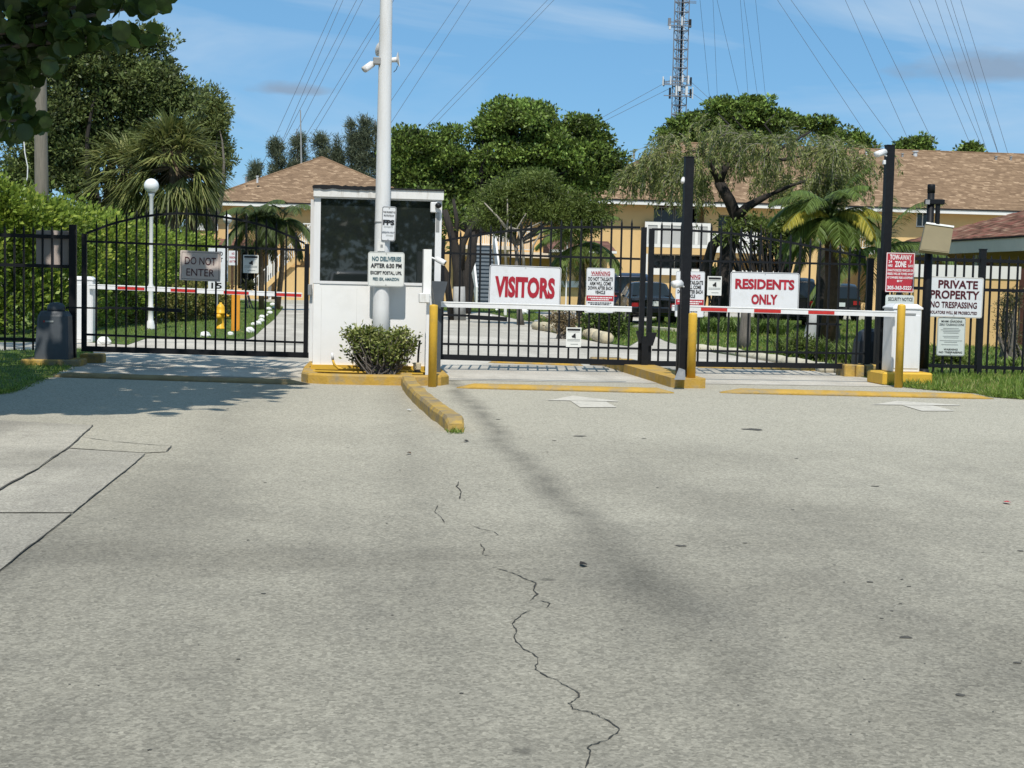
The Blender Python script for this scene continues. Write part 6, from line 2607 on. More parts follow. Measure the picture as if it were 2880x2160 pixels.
yl1 = gp(428, 928).y
globe_lamp('tall white globe lamp post behind the left gate, nearest', 426, 502, 20.5, 928, yl1)
globe_lamp('white globe lamp post with globe in front of the yellow left building', 640, 603, 13, 880, 53, False)
globe_lamp('leaning white lamp post behind the visitors gate beside the palm', 1596, 660, 9, 860, 66, False)
hy = gp(620, 926)
ht = thing('fire_hydrant', 'yellow fire hydrant on the lawn behind the left gate', 'hydrant', hy)
mb = MB()
mb.lathe(hy, [(0.12, 0), (0.12, 0.04), (0.085, 0.05), (0.085, 0.36), (0.125, 0.365), (0.125, 0.40), (0.1, 0.41), (0.098, 0.5), (0.085, 0.55), (0.05, 0.59), (0.03, 0.6), (0.03, 0.63)], 20)
obj('barrel', mb, 'hydrant_yellow', ht, True)
mb = MB()
mb.tube([hy + Vector((-0.05, -0.0, 0.3)), hy + Vector((-0.03, -0.17, 0.3))], 0.065, 14)
obj('front_nozzle', mb, 'hydrant_yellow', ht, True)
mb = MB()
mb.tube([hy + Vector((0.05, 0, 0.32)), hy + Vector((0.15, -0.02, 0.32))], 0.05, 12)
mb.tube([hy + Vector((0.15, -0.02, 0.32)), hy + Vector((0.2, -0.02, 0.32))], 0.025, 8)
obj('side_nozzle', mb, 'hydrant_yellow', ht, True)
pp = gp(662, 932)
pt = thing('marker_post', 'orange-yellow twin marker post beside the fire hydrant', 'post', pp)
for dx_ in (-0.05, 0.055):
    mb = MB()
    mb.bevbox((pp.x + dx_, pp.y, 0.47), (0.085, 0.08, 0.94), 0.012)
    obj('upright', mb, 'post_orange', pt)

rocks = [(293, 958, 19, 'white painted rock just behind the exit gate hinge'), (577, 941, 15, 'white round rock in the lawn left of the hydrant'), (702, 928, 14, 'largest white rock at the lawn corner by the drive'), (648, 938, 9, 'small flat white rock right of the hydrant'),
         (446, 898, 14, 'white rock beside the lamp post base'), (712, 911, 7, 'white rock, first behind the lawn-corner rock'), (726, 908, 10, 'white rock, second in the edging row along the drive'), (735, 900, 9, 'white rock, third in the edging row along the drive'), (737, 891, 9, 'white rock, fourth in the edging row along the drive'),
         (751, 886, 5, 'small white rock, fifth in the edging row'), (759, 879, 8, 'white rock, sixth in the edging row along the drive'), (756, 868, 8, 'white rock, seventh in the edging row along the drive'), (770, 865, 6, 'white rock, eighth in the edging row along the drive'), (781, 862, 7, 'white rock near the far end of the edging row'), (767, 856, 8, 'farthest white rock of the edging row'),
         (1306, 867, 6, 'small white rock on the grass behind the visitors arm, left one'), (1397, 871, 5, 'small white rock on the grass below the VISITORS sign'), (1470, 876, 16, 'large white and grey rock on the grass below the VISITORS sign'), (1508, 903, 6, 'small white rock at the lawn edge before the dry shrub'), (1380, 888, 4, 'tiny white rock on the kerb edge behind visitors gate')]
for i, (px, py, rp_, lab) in enumerate(rocks):
    p = gp(px, py + rp_ * 0.6)
    s = sc(p)
    r_ = rp_ / s
    rs = random.Random(i)
    mb = MB()
    mb.sphere((p.x, p.y, r_ * 0.45), (r_, r_ * 0.8, r_ * 0.75), 12, 8, 0.12, rs)
    tag(obj('rock', mb, 'rock_white', None, False), lab, 'rock', 'white painted rocks')
mb = MB()
p = gp(1421, 888)
mb.bevbox((p.x, p.y, 0.21), (0.11, 0.1, 0.42), 0.02)
tag(obj('marker_stub', mb, 'trim_white'), 'short pale marker stub on the grass below the VISITORS sign', 'post')

y15 = 40.0
sign('speed_limit_sign', 'tall white 15 sign behind the DO NOT ENTER sign', (586, 698, 633, 815), y15, 'sign_white', [('SPEED', 0.5, 0.13, 0.7, 0.1, 'ink_black', 0.02), ('LIMIT', 0.5, 0.28, 0.7, 0.1, 'ink_black', 0.02), ('15', 0.5, 0.9, 0.62, 0.14, 'ink_black', 0.02)], radius=0.02, bolts=False)
mb = MB()
p = at(610, 820, y15 + 0.03)
mb.bbox(p.x - 0.03, p.x + 0.03, y15 + 0.01, y15 + 0.05, 0, p.z + 0.9)
tag(obj('sign_post', mb, 'grey_metal'), 'steel post carrying the 15 sign behind the left gate', 'post')
sign('parking_sign', 'small white sign with faded red lettering on a brown post', (643, 705, 668, 746), 44.0, 'sign_white', [('NO', 0.5, 0.2, 0.3, 0.16, 'ink_red', 0.02), ('PARKING', 0.5, 0.46, 0.8, 0.16, 'ink_red', 0.02), ('ANY TIME', 0.5, 0.74, 0.8, 0.16, 'ink_red', 0.02)], radius=0.02, bolts=False)
mb = MB()
p = at(653, 780, 44.05)
mb.bbox(p.x - 0.035, p.x + 0.035, 44.02, 44.09, 0, at(653, 710, 44.05).z)
tag(obj('sign_post', mb, 'bark_brown'), 'brown timber post carrying the small red-lettered sign', 'post')

# weathered timber utility pole
yu = 33.0
ptb = at(118, 640, yu)
up_ = thing('utility_pole', 'weathered grey timber utility pole at the left behind the fence', 'pole', (ptb.x, yu, 0))
mb = MB()
rr2 = 18.5 / sc(ptb)
ptt = at(113, 210, yu)
mb.tube([Vector((ptb.x, yu, 0)), Vector((ptb.x, yu, 2.5)), Vector((ptt.x, yu, ptt.z)), Vector((ptt.x, yu, ptt.z + 0.9))], [rr2 * 1.1, rr2 * 1.05, rr2 * 0.95, rr2 * 0.92], 16)
obj('shaft', mb, 'wood_pole', up_, True)
mb = MB()
w_ = [at(65, 370, yu - 1), at(70, 430, yu - 1), at(78, 470, yu - 1), at(77, 500, yu - 1), at(69, 522, yu - 1)]
mb.tube(w_, 0.012, 6)
obj('loose_wire', mb, 'white_steel', up_)

# =================================================================== CARS
def car(label, px, ybase, yaw, paint, Lc=4.3, Wc=1.66, Hc=1.38, suv=False, group='parked cars', D=None, plate=True):
    if D:
        p = at(px, ybase, D)
        p.z = 0
    else:
        p = gp(px, ybase)
    t = thing('parked_car', label, 'car', (p.x, p.y, 0), group)
    Rz = Matrix.Rotation(yaw, 3, 'Z')

    def TW(v):
        return Rz @ Vector(v) + Vector((p.x, p.y, 0))
    w = Wc / 2
    belt = 0.62 * Hc if not suv else 0.58 * Hc
    # stations from the rear (y=0) to the front (y=L): (y, half width, z bottom, z belt, z roof, roof half width)
    if suv:
        S = [(0.0, w * 0.92, 0.36, belt, belt + 0.02, w * 0.86), (0.06, w * 0.97, 0.30, belt + 0.03, Hc * 0.93, w * 0.74), (0.35, w, 0.26, belt + 0.03, Hc, w * 0.76), (Lc * 0.55, w, 0.24, belt, Hc, w * 0.77), (Lc * 0.72, w, 0.24, belt, belt + 0.05, w * 0.82), (Lc * 0.93, w * 0.97, 0.26, belt * 0.93, belt * 0.95, w * 0.8), (Lc, w * 0.86, 0.36, belt * 0.8, belt * 0.82, w * 0.75)]
        win = (1, 4)
    else:
        S = [(0.0, w * 0.88, 0.36, belt * 0.86, belt * 0.88, w * 0.78), (0.08, w * 0.96, 0.28, belt * 0.98, belt * 1.02, w * 0.82), (0.75, w, 0.24, belt, belt * 1.06, w * 0.84), (1.35, w, 0.22, belt, Hc * 0.975, w * 0.70), (2.0, w, 0.22, belt, Hc, w * 0.70), (2.55, w, 0.22, belt, Hc * 0.96, w * 0.70), (3.15, w, 0.22, belt * 0.97, belt * 1.02, w * 0.80), (Lc * 0.95, w * 0.95, 0.25, belt * 0.85, belt * 0.87, w * 0.78), (Lc, w * 0.84, 0.36, belt * 0.7, belt * 0.72, w * 0.7)]
        win = (2, 6)
    rings = []
    for y, hw_, zb, zl_, zr_, rw in S:
        half = [(hw_ * 0.9, zb), (hw_, zb + 0.14), (hw_ * 1.0, (zb + zl_) / 2 + 0.05), (hw_ * 0.97, zl_), (rw, zr_ - 0.02), (rw * 0.6, zr_ + 0.012)]
        rings.append([(x, y, z) for x, z in half] + [(-x, y, z) for x, z in half[::-1]])
    m_ = len(rings[0])
    vs = [TW(v) for r in rings for v in r]
    fs = []
    for i in range(len(rings) - 1):
        for k in range(m_):
            a = i * m_ + k
            b_ = i * m_ + (k + 1) % m_
            fs.append((a, b_, b_ + m_, a + m_))
    fs.append(tuple(range(m_)))
    fs.append(tuple(range(len(vs) - 1, len(vs) - m_ - 1, -1)))
    mb = MB()
    mb.add(vs, fs)
    body = obj('body', mb, paint, t, True)
    md = body.modifiers.new('b', 'BEVEL')
    md.width = 0.03
    md.segments = 2
    md.limit_method = 'ANGLE'
    md.angle_limit = math.radians(25)

    def quad(name, q, m, par=t, off=0.012, shrink=0.1):
        q = [Vector(v) for v in q]
        c_ = sum(q, Vector()) / len(q)
        n_ = (q[1] - q[0]).cross(q[2] - q[0]).normalized()
        cc_ = Vector((0, Lc / 2, Hc * 0.5))
        if n_.dot(c_ - cc_) < 0:
            n_ = -n_
        pts_ = [TW(v.lerp(c_, shrink) + n_ * off) for v in q]
        mb_ = MB()
        mb_.prism(pts_, Rz @ (-n_ * 0.02))
        return obj(name, mb_, m, par)
    for sg in (1, -1):
        for i in range(win[0], win[1]):
            a, b_ = S[i], S[i + 1]
            if a[4] - a[3] < 0.12 and b_[4] - b_[3] < 0.12:
                continue
            quad('side_window', [(sg * a[1] * 0.97, a[0], a[3]), (sg * b_[1] * 0.97, b_[0], b_[3]), (sg * b_[5], b_[0], b_[4] - 0.02), (sg * a[5], a[0], a[4] - 0.02)], 'glass_dark')
    if suv:
        a, b_ = S[0], S[1]
        quad('rear_window', [(-a[5], a[0], a[4]), (a[5], a[0], a[4]), (b_[5], b_[0], b_[4]), (-b_[5], b_[0], b_[4])], 'glass_dark', shrink=0.12)
    else:
        a, b_ = S[2], S[3]
        quad('rear_window', [(-a[5], a[0], a[4]), (a[5], a[0], a[4]), (b_[5], b_[0], b_[4]), (-b_[5], b_[0], b_[4])], 'glass_dark', shrink=0.1)
        a, b_ = S[5], S[6]
        quad('windscreen', [(-a[5], a[0], a[4]), (a[5], a[0], a[4]), (b_[5], b_[0], b_[4]), (-b_[5], b_[0], b_[4])], 'glass_dark', shrink=0.1)
    zl_ = S[0][3]
    for sg in (1, -1):
        mb_ = MB()
        x = sg * w * 0.74
        mb_.add([TW((x + dx_, -0.025 + dy_, z_)) for z_ in (zl_ - 0.2, zl_ - 0.04) for dx_, dy_ in ((-0.13, 0.0), (0.13, 0.0), (0.13, 0.08), (-0.13, 0.08))], [(3, 2, 1, 0), (4, 5, 6, 7), (0, 1, 5, 4), (1, 2, 6, 5), (2, 3, 7, 6), (3, 0, 4, 7)])
        obj('taillight', mb_, 'tail_red', t)
    mb_ = MB()
    mb_.bevbox((0, 0, 0), (Wc * 0.94, 0.16, 0.22), 0.04)
    mb_.v = [tuple(TW(Vector(v) + Vector((0, -0.02, 0.46)))) for v in mb_.v]
    obj('bumper', mb_, paint if not suv else 'plastic_black', t)
    if plate:
        mb_ = MB()
        mb_.bbox(-0.16, 0.16, -0.125, -0.105, 0.60, 0.76)
        mb_.v = [tuple(TW(v)) for v in mb_.v]
        obj('license_plate', mb_, 'sign_green_white', t)
    for yy in (0.75, Lc - 0.85):
        for sg in (1, -1):
            mb_ = MB()
            r_ = 0.31 if not suv else 0.36
            c0 = Vector((sg * (w - 0.2), yy, r_))
            mb_.tube([TW(c0), TW(c0 + Vector((sg * 0.03, 0, 0))), TW(c0 + Vector((sg * 0.2, 0, 0))), TW(c0 + Vector((sg * 0.215, 0, 0)))], [r_ * 0.9, r_, r_, r_ * 0.93], 20)
            wh = obj('wheel', mb_, 'tyre', t, False)
            mb_ = MB()
            mb_.tube([TW(c0 + Vector((sg * 0.216, 0, 0))), TW(c0 + Vector((sg * 0.222, 0, 0)))], r_ * 0.62, 14)
            obj('rim', mb_, 'rim', wh)
    for sg in (1, -1):
        mb_ = MB()
        mb_.bevbox((0, 0, 0), (0.17, 0.09, 0.12), 0.03)
        mb_.v = [tuple(TW(Vector(v) + Vector((sg * (w + 0.09), Lc * 0.62, belt + 0.1)))) for v in mb_.v]
        obj('mirror', mb_, paint, t)
    return t


car('dark sedan parked tail-on behind the gap between the two entry gates', 1838, 913, math.radians(-4), 'car_black', Wc=1.62)
car('navy van with white roof stripe parked beyond the dark sedan', 1772, 893, math.radians(-4), 'car_navy', Lc=4.6, Wc=1.8, Hc=1.72, suv=True)
car('dark pickup-like car behind the RESIDENTS ONLY sign', 2225, 925, math.radians(-12), 'car_black', Lc=4.6, Wc=1.8, Hc=1.6, suv=True)
car('black hatchback parked right of the patterned palm trunk', 2362, 905, math.radians(-6), 'car_black', Lc=4.2, Wc=1.7, Hc=1.5, suv=True)

# things behind the camera, seen only as reflections in the booth glass
rc_ = at(990, 745, 2 * YB + 9.0)
cs = car('silver car behind the viewer, seen only as a reflection in the booth window', 990, 800, 0.0, 'car_white', Lc=4.5, Wc=1.8, Hc=1.5, D=20.0)
cs.location = (rc_.x, -13.5, 0)

# =================================================================== TREES AND PLANTS
def gpt(px, Y):
    p = at(px, 900, Y)
    return Vector((p.x, Y, 0))


# ---- big dark tree behind the left fence
Y1 = 58.0
cl = px_clumps([(300, 200, 260, 150), (200, 350, 190, 150), (430, 250, 130, 120), (150, 480, 170, 110), (420, 400, 150, 110), (380, 110, 90, 50)], Y1, 120, (0.65, 1.35), 0.7)
tree('broadleaf_tree', 'tall dark green tree filling the upper left behind the palms', gpt(300, Y1), gpt(300, Y1) + Vector((0, 0, 2.6)), cl, 800, 0.17, 0.085, 'leaf_oak', 'bark_dark', 0.3, 22, group='broadleaf trees')
Y2 = 68.0
cl = px_clumps([(600, 340, 65, 80), (610, 440, 62, 80), (560, 400, 60, 90), (585, 285, 40, 30)], Y2, 40, (0.5, 1.0), 0.8)
tree('broadleaf_tree', 'olive green tree right of the big dark tree, above the fan palm', gpt(590, Y2), gpt(590, Y2) + Vector((0, 0, 3)), cl, 760, 0.17, 0.07, 'leaf_olive', 'bark_grey', 0.22, 12, group='broadleaf trees')

# ---- sabal palms
def sabal(label, px, Y, heads, group='fan palms'):
    b0 = gpt(px, Y)
    t = thing('fan_palm', label, 'palm', b0, group)
    P, D, L = [], [], []
    mb = MB()
    for cx, cy, R_, n in heads:
        c_ = at(cx, cy, Y + random.uniform(-0.8, 0.8))
        s = sc(c_)
        rl = R_ / s
        mb.tube([Vector((c_.x * 0.5 + b0.x * 0.5, c_.y, 0)), Vector((c_.x, c_.y, c_.z * 0.5)), c_], [0.22, 0.18, 0.16], 8)
        for i in range(n):
            azm = random.uniform(0, 2 * math.pi)
            elv = random.uniform(-1.1, 1.45)
            d = Vector((math.cos(azm) * math.cos(elv), math.sin(azm) * math.cos(elv), math.sin(elv)))
            pet = rl * random.uniform(0.35, 0.6)
            e = c_ + d * pet
            side = d.cross(Vector((0, 0, 1))).normalized()
            nb_ = 22
            for k_ in range(nb_):
                an = (k_ / (nb_ - 1) - 0.5) * 2.5
                dd = d * math.cos(an) + side * math.sin(an) + Vector((0, 0, -0.28))
                P.append(tuple(e + Vector((random.uniform(-1, 1), random.uniform(-1, 1), random.uniform(-1, 1))) * 0.03))
                D.append(tuple(dd + Vector((random.uniform(-1, 1), random.uniform(-1, 1), random.uniform(-1, 1))) * 0.1))
                L.append(rl * random.uniform(0.42, 0.68))
            mb.tube([c_, e], [0.018, 0.01], 4, False)
    obj('trunk', mb, 'bark_palm', t, True)
    leafblade_mesh('crown', P, D, L, 0.055, 'leaf_sabal', t)
    return t


sabal('large shaggy fan palm, left of the two palms behind the globe lamp', 340, 52, [(370, 520, 175, 80), (300, 560, 120, 30)])
sabal('large shaggy fan palm, right of the two palms behind the globe lamp', 500, 50, [(490, 470, 165, 90), (540, 540, 110, 36)])

# ---- hedge behind the left fence
hg = thing('hedge', 'tall bright green hedge behind the left fence and gate', 'hedge', gpt(200, 30))
cl = []
spine = [(-180, 29.5, 470), (-60, 30, 490), (20, 30.5, 515), (90, 31, 556), (160, 32, 552), (230, 33.5, 572), (300, 35.5, 600), (370, 37.5, 622), (430, 40.5, 640), (480, 43.5, 652), (540, 46.5, 662), (600, 49, 688)]
for (xa, ya, ta), (xb, yb2, tb2) in zip(spine[:-1], spine[1:]):
    for i in range(34):
        t_ = random.random()
        px, Y, top = xa + (xb - xa) * t_, ya + (yb2 - ya) * t_ + random.uniform(-0.35, 0.6), ta + (tb2 - ta) * t_
        zt = at(px, top, Y).z - 0.25
        z_ = random.uniform(0.08, 1) * zt
        if i < 8:
            z_ = zt * random.uniform(0.85, 1.0)
        q = at(px, 700, Y)
        cl.append((np.array([q.x, Y, z_]), np.array([0.42, 0.4, 0.36]) * random.uniform(0.8, 1.2)))
crown('foliage', cl, 800, 0.12, 0.065, 'leaf_hedge', hg, 0.5, 0.7, 0.4)
mb = MB()
for i in range(14):
    c_ = Vector(cl[i * 6][0])
    mb.tube([Vector((c_.x, c_.y + 0.1, 0)), c_], [0.03, 0.015], 5)
obj('stems', mb, 'bark_grey', hg)['kind'] = 'stuff'
# low clipped hedge on the lawn
lh = thing('hedge', 'low clipped reddish green hedge across the lawn behind left gate', 'hedge', gpt(450, 40))
cl = []
for i in range(240):
    t_ = random.random()
    px = 255 + (640 - 255) * t_
    Y = 35.5 + 9 * t_ + random.uniform(-0.6, 0.6)
    q = at(px, 800, Y)
    cl.append((np.array([q.x, Y, random.uniform(0.15, 0.85)]), np.array([0.3, 0.3, 0.26])))
crown('foliage', cl, 1500, 0.08, 0.05, 'leaf_lowhedge', lh, 0.5, 0.7, 0.5)
bs = thing('bush', 'bright round bush in front of the left building beside the fan palm', 'bush', gpt(560, 56))
cl = px_clumps([(545, 700, 40, 38), (580, 680, 28, 26), (520, 680, 30, 30)], 56, 22, (0.25, 0.45), 1.0)
crown('foliage', cl, 1100, 0.11, 0.06, 'leaf_hedge', bs, 0.4, 0.7, 0.4)

# ---- feather palms
def feather_palm(label, px, Y, hub_py, nf, fl, trunks=1, leaf='leaf_palm', yellow=(), el=(-0.1, 1.2), droop=1.5, tr=0.12, bark='bark_palm', group='feather palms', ll=0.42, hub_px=None, hang=0.5, extra=()):
    hub = at(hub_px or px, hub_py, Y)
    b0 = gpt(px, Y)
    t = thing('feather_palm', label, 'palm', b0, group)
    mb = MB()
    mb.tube([b0, b0.lerp(hub, 0.5) + Vector((0.08, 0, 0)), hub], [tr * 1.25, tr, tr * 0.9], 10)
    obj('trunk', mb, bark, t, True)
    for i in range(nf + len(extra)):
        azm = 2 * math.pi * (i + random.uniform(-0.3, 0.3)) / nf * 2.0
        e = el[0] + (el[1] - el[0]) * (i / max(1, nf - 1))
        if i >= nf:
            azm, e = (math.radians(v_) for v_ in extra[i - nf])
        pts, P, D, L = pinnate(hub, azm, e, fl * random.uniform(0.85, 1.1), droop * random.uniform(0.8, 1.2), 84, ll * 0.9, 0.03, hang=hang)
        m = leaf
        if i in yellow or i >= nf:
            m = 'leaf_palm_yellow'
        fr_ = leafblade_mesh('frond', P, D, L, 0.022, m, t)
        mb = MB()
        mb.tube(pts, [0.022 - 0.0018 * k for k in range(len(pts))], 4, False)
        obj('midrib', mb, 'leaf_fine', fr_)
    return t


feather_palm('small feather palm in front of the yellow left building, left stem', 735, 57, 615, 20, 1.75, leaf='leaf_palm_dark', tr=0.09, ll=0.55, el=(-0.6, 1.1), droop=2.0, hub_px=722)
feather_palm('small feather palm in front of the yellow left building, right stem', 780, 57.5, 622, 20, 1.75, leaf='leaf_palm_dark', tr=0.09, ll=0.55, el=(-0.6, 1.1), droop=2.0, hub_px=795)
feather_palm('feather palm with yellowing fronds behind the visitors gate', 1630, 47, 690, 20, 1.9, tr=0.11, yellow=(0, 1, 2, 3), ll=0.5, el=(-0.7, 1.2), droop=1.8, hub_px=1632)
feather_palm('large feather palm with drooping yellow fronds behind residents gate', 2328, 31, 622, 28, 1.5, tr=0.14, bark='bark_brown', yellow=(), ll=0.42, el=(-0.25, 1.35), droop=2.2, hub_px=2335, extra=((-150, 40), (-175, 50), (-60, 42), (-25, 45), (-95, 20)))
feather_palm('dark green feather palm behind the tall right-hand post', 2480, 36, 700, 16, 2.2, tr=0.12, ll=0.5, el=(-0.4, 1.2), droop=1.6, hub_px=2480)
# trunks behind the residents gate
def trunk_only(label, px, Y, ytop, r, m, px_top=None, cat='tree', crownpx=None):
    b0 = gpt(px, Y)
    tp = at(px_top or px, ytop, Y)
    t = thing('tree_trunk', label, cat, b0)
    mb = MB()
    mb.tube([b0 - Vector((0, 0, 0.05)), b0.lerp(tp, 0.3), b0.lerp(tp, 0.7) + Vector((random.uniform(-.05, .05), 0, 0)), tp], [r * 1.3, r, r * 0.9, r * 0.8], 12)
    obj('trunk', mb, m, t, True)
    return t


# ---- big spreading tree in the centre
Y3 = 58.0
cl = px_clumps([(1480, 400, 170, 110), (1600, 440, 140, 105), (1300, 440, 150, 100), (1170, 420, 90, 80), (1450, 320, 110, 60), (1690, 480, 70, 85), (1650, 370, 55, 45), (1330, 540, 180, 60), (1560, 530, 150, 55), (1160, 500, 70, 60)], Y3, 190, (0.45, 1.15), 0.8, 0.62, 6, 1.06)
tree('broadleaf_tree', 'large spreading green tree in the centre behind the visitors gate', gpt(1300, Y3), gpt(1330, Y3) + Vector((0, 0, 3.2)), cl, 950, 0.155, 0.095, 'leaf_green', 'bark_dark', 0.26, 34, group='broadleaf trees', upb=0.35)
tt = thing('tree_trunk', 'dark forked trunk with whitewashed foot left of the VISITORS sign', 'tree', gpt(1290, 48))
mb = MB()
a = gpt(1292, 48)
for pts, r0_, r1_ in (([(1292, 845), (1288, 760), (1278, 690), (1265, 640), (1250, 590)], 0.19, 0.1), ([(1296, 760), (1300, 690), (1318, 650), (1345, 610)], 0.13, 0.07), ([(1272, 850), (1255, 770), (1225, 720), (1190, 660)], 0.12, 0.08), ([(1280, 690), (1285, 620), (1275, 560)], 0.09, 0.05)):
    P = [at(x, y, 48) for x, y in pts]
    if pts[0][1] > 800:
        P[0].z = -0.02
    mb.tube(P, [r0_ + (r1_ - r0_) * i / (len(P) - 1) for i in range(len(P))], 10)
obj('trunk', mb, 'bark_dark', tt, True)
mb = MB()
mb.tube([Vector((a.x, 48, 0)), at(1291, 806, 48)], [0.215, 0.195], 14)
obj('whitewashed_foot', mb, 'whitewash', tt, True)
cl = px_clumps([(1260, 600, 60, 60), (1230, 680, 25, 40), (1200, 560, 60, 50)], 48.5, 16, (0.3, 0.6), 0.8)
crown('crown', cl, 380, 0.17, 0.1, 'leaf_green', tt)

# ---- feathery light green tree in front of it
Y4 = 44.0
cl = px_clumps([(1440, 560, 110, 70), (1560, 580, 120, 60), (1660, 600, 60, 50), (1400, 620, 90, 40), (1500, 510, 80, 30), (1620, 640, 80, 30)], Y4, 80, (0.35, 0.8), 0.8, 0.6)
ft = tree('broadleaf_tree', 'feathery light green tree with pale branches above the VISITORS sign', gpt(1465, Y4), gpt(1445, Y4) + Vector((0, 0, 2.4)), cl, 1500, 0.13, 0.035, 'leaf_fine', 'bark_grey', 0.09, 18, group='broadleaf trees', upb=0.0, rnd=1.0, lo=0.1)
mb = MB()
for pts in ([(1425, 770), (1420, 690), (1428, 620), (1427, 560)], [(1423, 640), (1400, 610), (1362, 570)], [(1430, 640), (1470, 650), (1520, 625)], [(1475, 770), (1470, 690), (1455, 640), (1480, 600)], [(1490, 760), (1500, 690), (1530, 640)]):
    P = [at(x, y, Y4 - 0.6) for x, y in pts]
    mb.tube(P, [0.045 - 0.03 * i / (len(P) - 1) for i in range(len(P))], 8)
obj('branches', mb, 'twig_pale', ft, True)

# ---- weeping tree on the right
Y5 = 43.0
wp = thing('weeping_tree', 'weeping tree with dark twisted trunk behind the residents gate', 'tree', gpt(2020, Y5))
mb = MB()
br_px = [([(2015, 900), (2030, 800), (2046, 720), (2058, 660), (2072, 610), (2050, 560), (2026, 520), (2022, 500)], 0.26, 0.14), ([(1960, 850), (1985, 760), (2005, 690), (2044, 655)], 0.17, 0.15), ([(2072, 610), (2100, 582), (2140, 560), (2165, 548)], 0.16, 0.07),
         ([(2024, 515), (2040, 470), (2075, 445), (2130, 445), (2200, 415), (2280, 370)], 0.12, 0.03), ([(2022, 510), (2000, 470), (1985, 430), (1983, 405)], 0.1, 0.05), ([(1990, 430), (1950, 425), (1900, 440)], 0.05, 0.02), ([(2075, 445), (2110, 380), (2060, 330)], 0.05, 0.015),
         ([(2130, 445), (2200, 450), (2300, 430), (2380, 450)], 0.06, 0.02), ([(2060, 460), (2020, 420), (2050, 350), (2020, 320)], 0.05, 0.015), ([(2200, 415), (2150, 350), (2180, 320)], 0.04, 0.012), ([(2165, 548), (2230, 520), (2300, 500), (2360, 520)], 0.06, 0.02)]
tips = []
for pts, r0_, r1_ in br_px:
    P = [at(x, y, Y5 + random.uniform(-0.5, 0.5) * (i > 0)) for i, (x, y) in enumerate(pts)]
    if pts[0][1] >= 850:
        P[0].z = -0.02
    mb.tube(P, [r0_ + (r1_ - r0_) * i / (len(P) - 1) for i in range(len(P))], 9)
obj('trunk', mb, 'bark_dark', wp, True)
mb = MB()
P_, D_, L_ = [], [], []
zones = [(1880, 460, 85, 80, 8), (1840, 520, 50, 70, 4), (2000, 420, 110, 40, 4), (2130, 420, 130, 50, 6), (2270, 440, 110, 60, 8), (2370, 480, 50, 70, 5), (2240, 540, 130, 50, 7), (1960, 530, 60, 40, 3), (2330, 560, 70, 50, 3), (2120, 490, 80, 30, 2)]
for cx, cy, rx, ry, nc in zones:
    for j_ in range(nc):
        a_ = random.uniform(0, 6.28)
        rr3 = math.sqrt(random.random())
        hx, hy = cx + rx * rr3 * math.cos(a_), cy + ry * rr3 * math.sin(a_)
        behind = 1960 < hx < 2180 and 470 < hy < 640
        hub = at(hx, hy - 30, Y5 + (random.uniform(0.8, 2.6) if behind else random.uniform(-2.2, 2.2)))
        for i in range(random.randint(7, 17)):
            p = hub + Vector((random.gauss(0, 0.22), random.gauss(0, 0.22), random.gauss(0, 0.12)))
            d = Vector((random.uniform(-1, 1), random.uniform(-1, 1), random.uniform(0.0, 0.6)))
            ln = random.uniform(0.5, 1.25)
            q = p.copy()
            pts_ = [q.copy()]
            for k_ in range(7):
                d = (d + Vector((0, 0, -0.40))).normalized()
                q = q + d * ln / 7
                pts_.append(q.copy())
                for u in range(8):
                    P_.append(tuple(q + Vector((random.uniform(-1, 1), random.uniform(-1, 1), random.uniform(-1, 1))) * 0.06))
                    D_.append(tuple(d + Vector((random.uniform(-1, 1), random.uniform(-1, 1), random.uniform(-1, 1))) * 0.7))
                    L_.append(random.uniform(0.09, 0.18))
            mb.tube(pts_, [0.007] * 8, 3, False)
obj('twigs', mb, 'twig_pale', wp)['kind'] = 'stuff'
leaf_mesh('crown', P_, D_, np.array(L_), 0.034, 'leaf_weeping', wp)
# denser green foliage low in the weeping tree
cl = px_clumps([(2150, 640, 110, 50), (2250, 620, 90, 60), (2060, 650, 50, 40), (2180, 690, 90, 30)], 41, 50, (0.3, 0.55), 0.8)
ug = thing('bush', 'green leafy mass below the weeping tree, behind the residents gate', 'bush', gpt(2170, 41))
crown('foliage', cl, 620, 0.14, 0.05, 'leaf_fine', ug, 0.0, 1.0, 0.2)
mb = MB()
for i in range(0, len(cl), 5):
    c_ = Vector(cl[i][0])
    limb(mb, gpt(2170, 41.3), c_, 0.05, 0.02)
obj('stems', mb, 'bark_dark', ug, True)['kind'] = 'stuff'
trunk_only('pale mottled palm trunk behind the right of the RESIDENTS sign', 2352, 32, 760, 0.11, 'bark_grey', 2340)
trunk_only('dark thick trunk right of the RESIDENTS ONLY sign', 2310, 33, 700, 0.14, 'bark_dark', 2315)
trunk_only('slim grey trunk in front of the patterned grass, right of the sign', 2275, 29.5, 880, 0.13, 'whitewash', 2285)
trunk_only('grey tree trunk below the island post sign, in the lawn', 2095, 30, 850, 0.12, 'bark_grey', 2100)

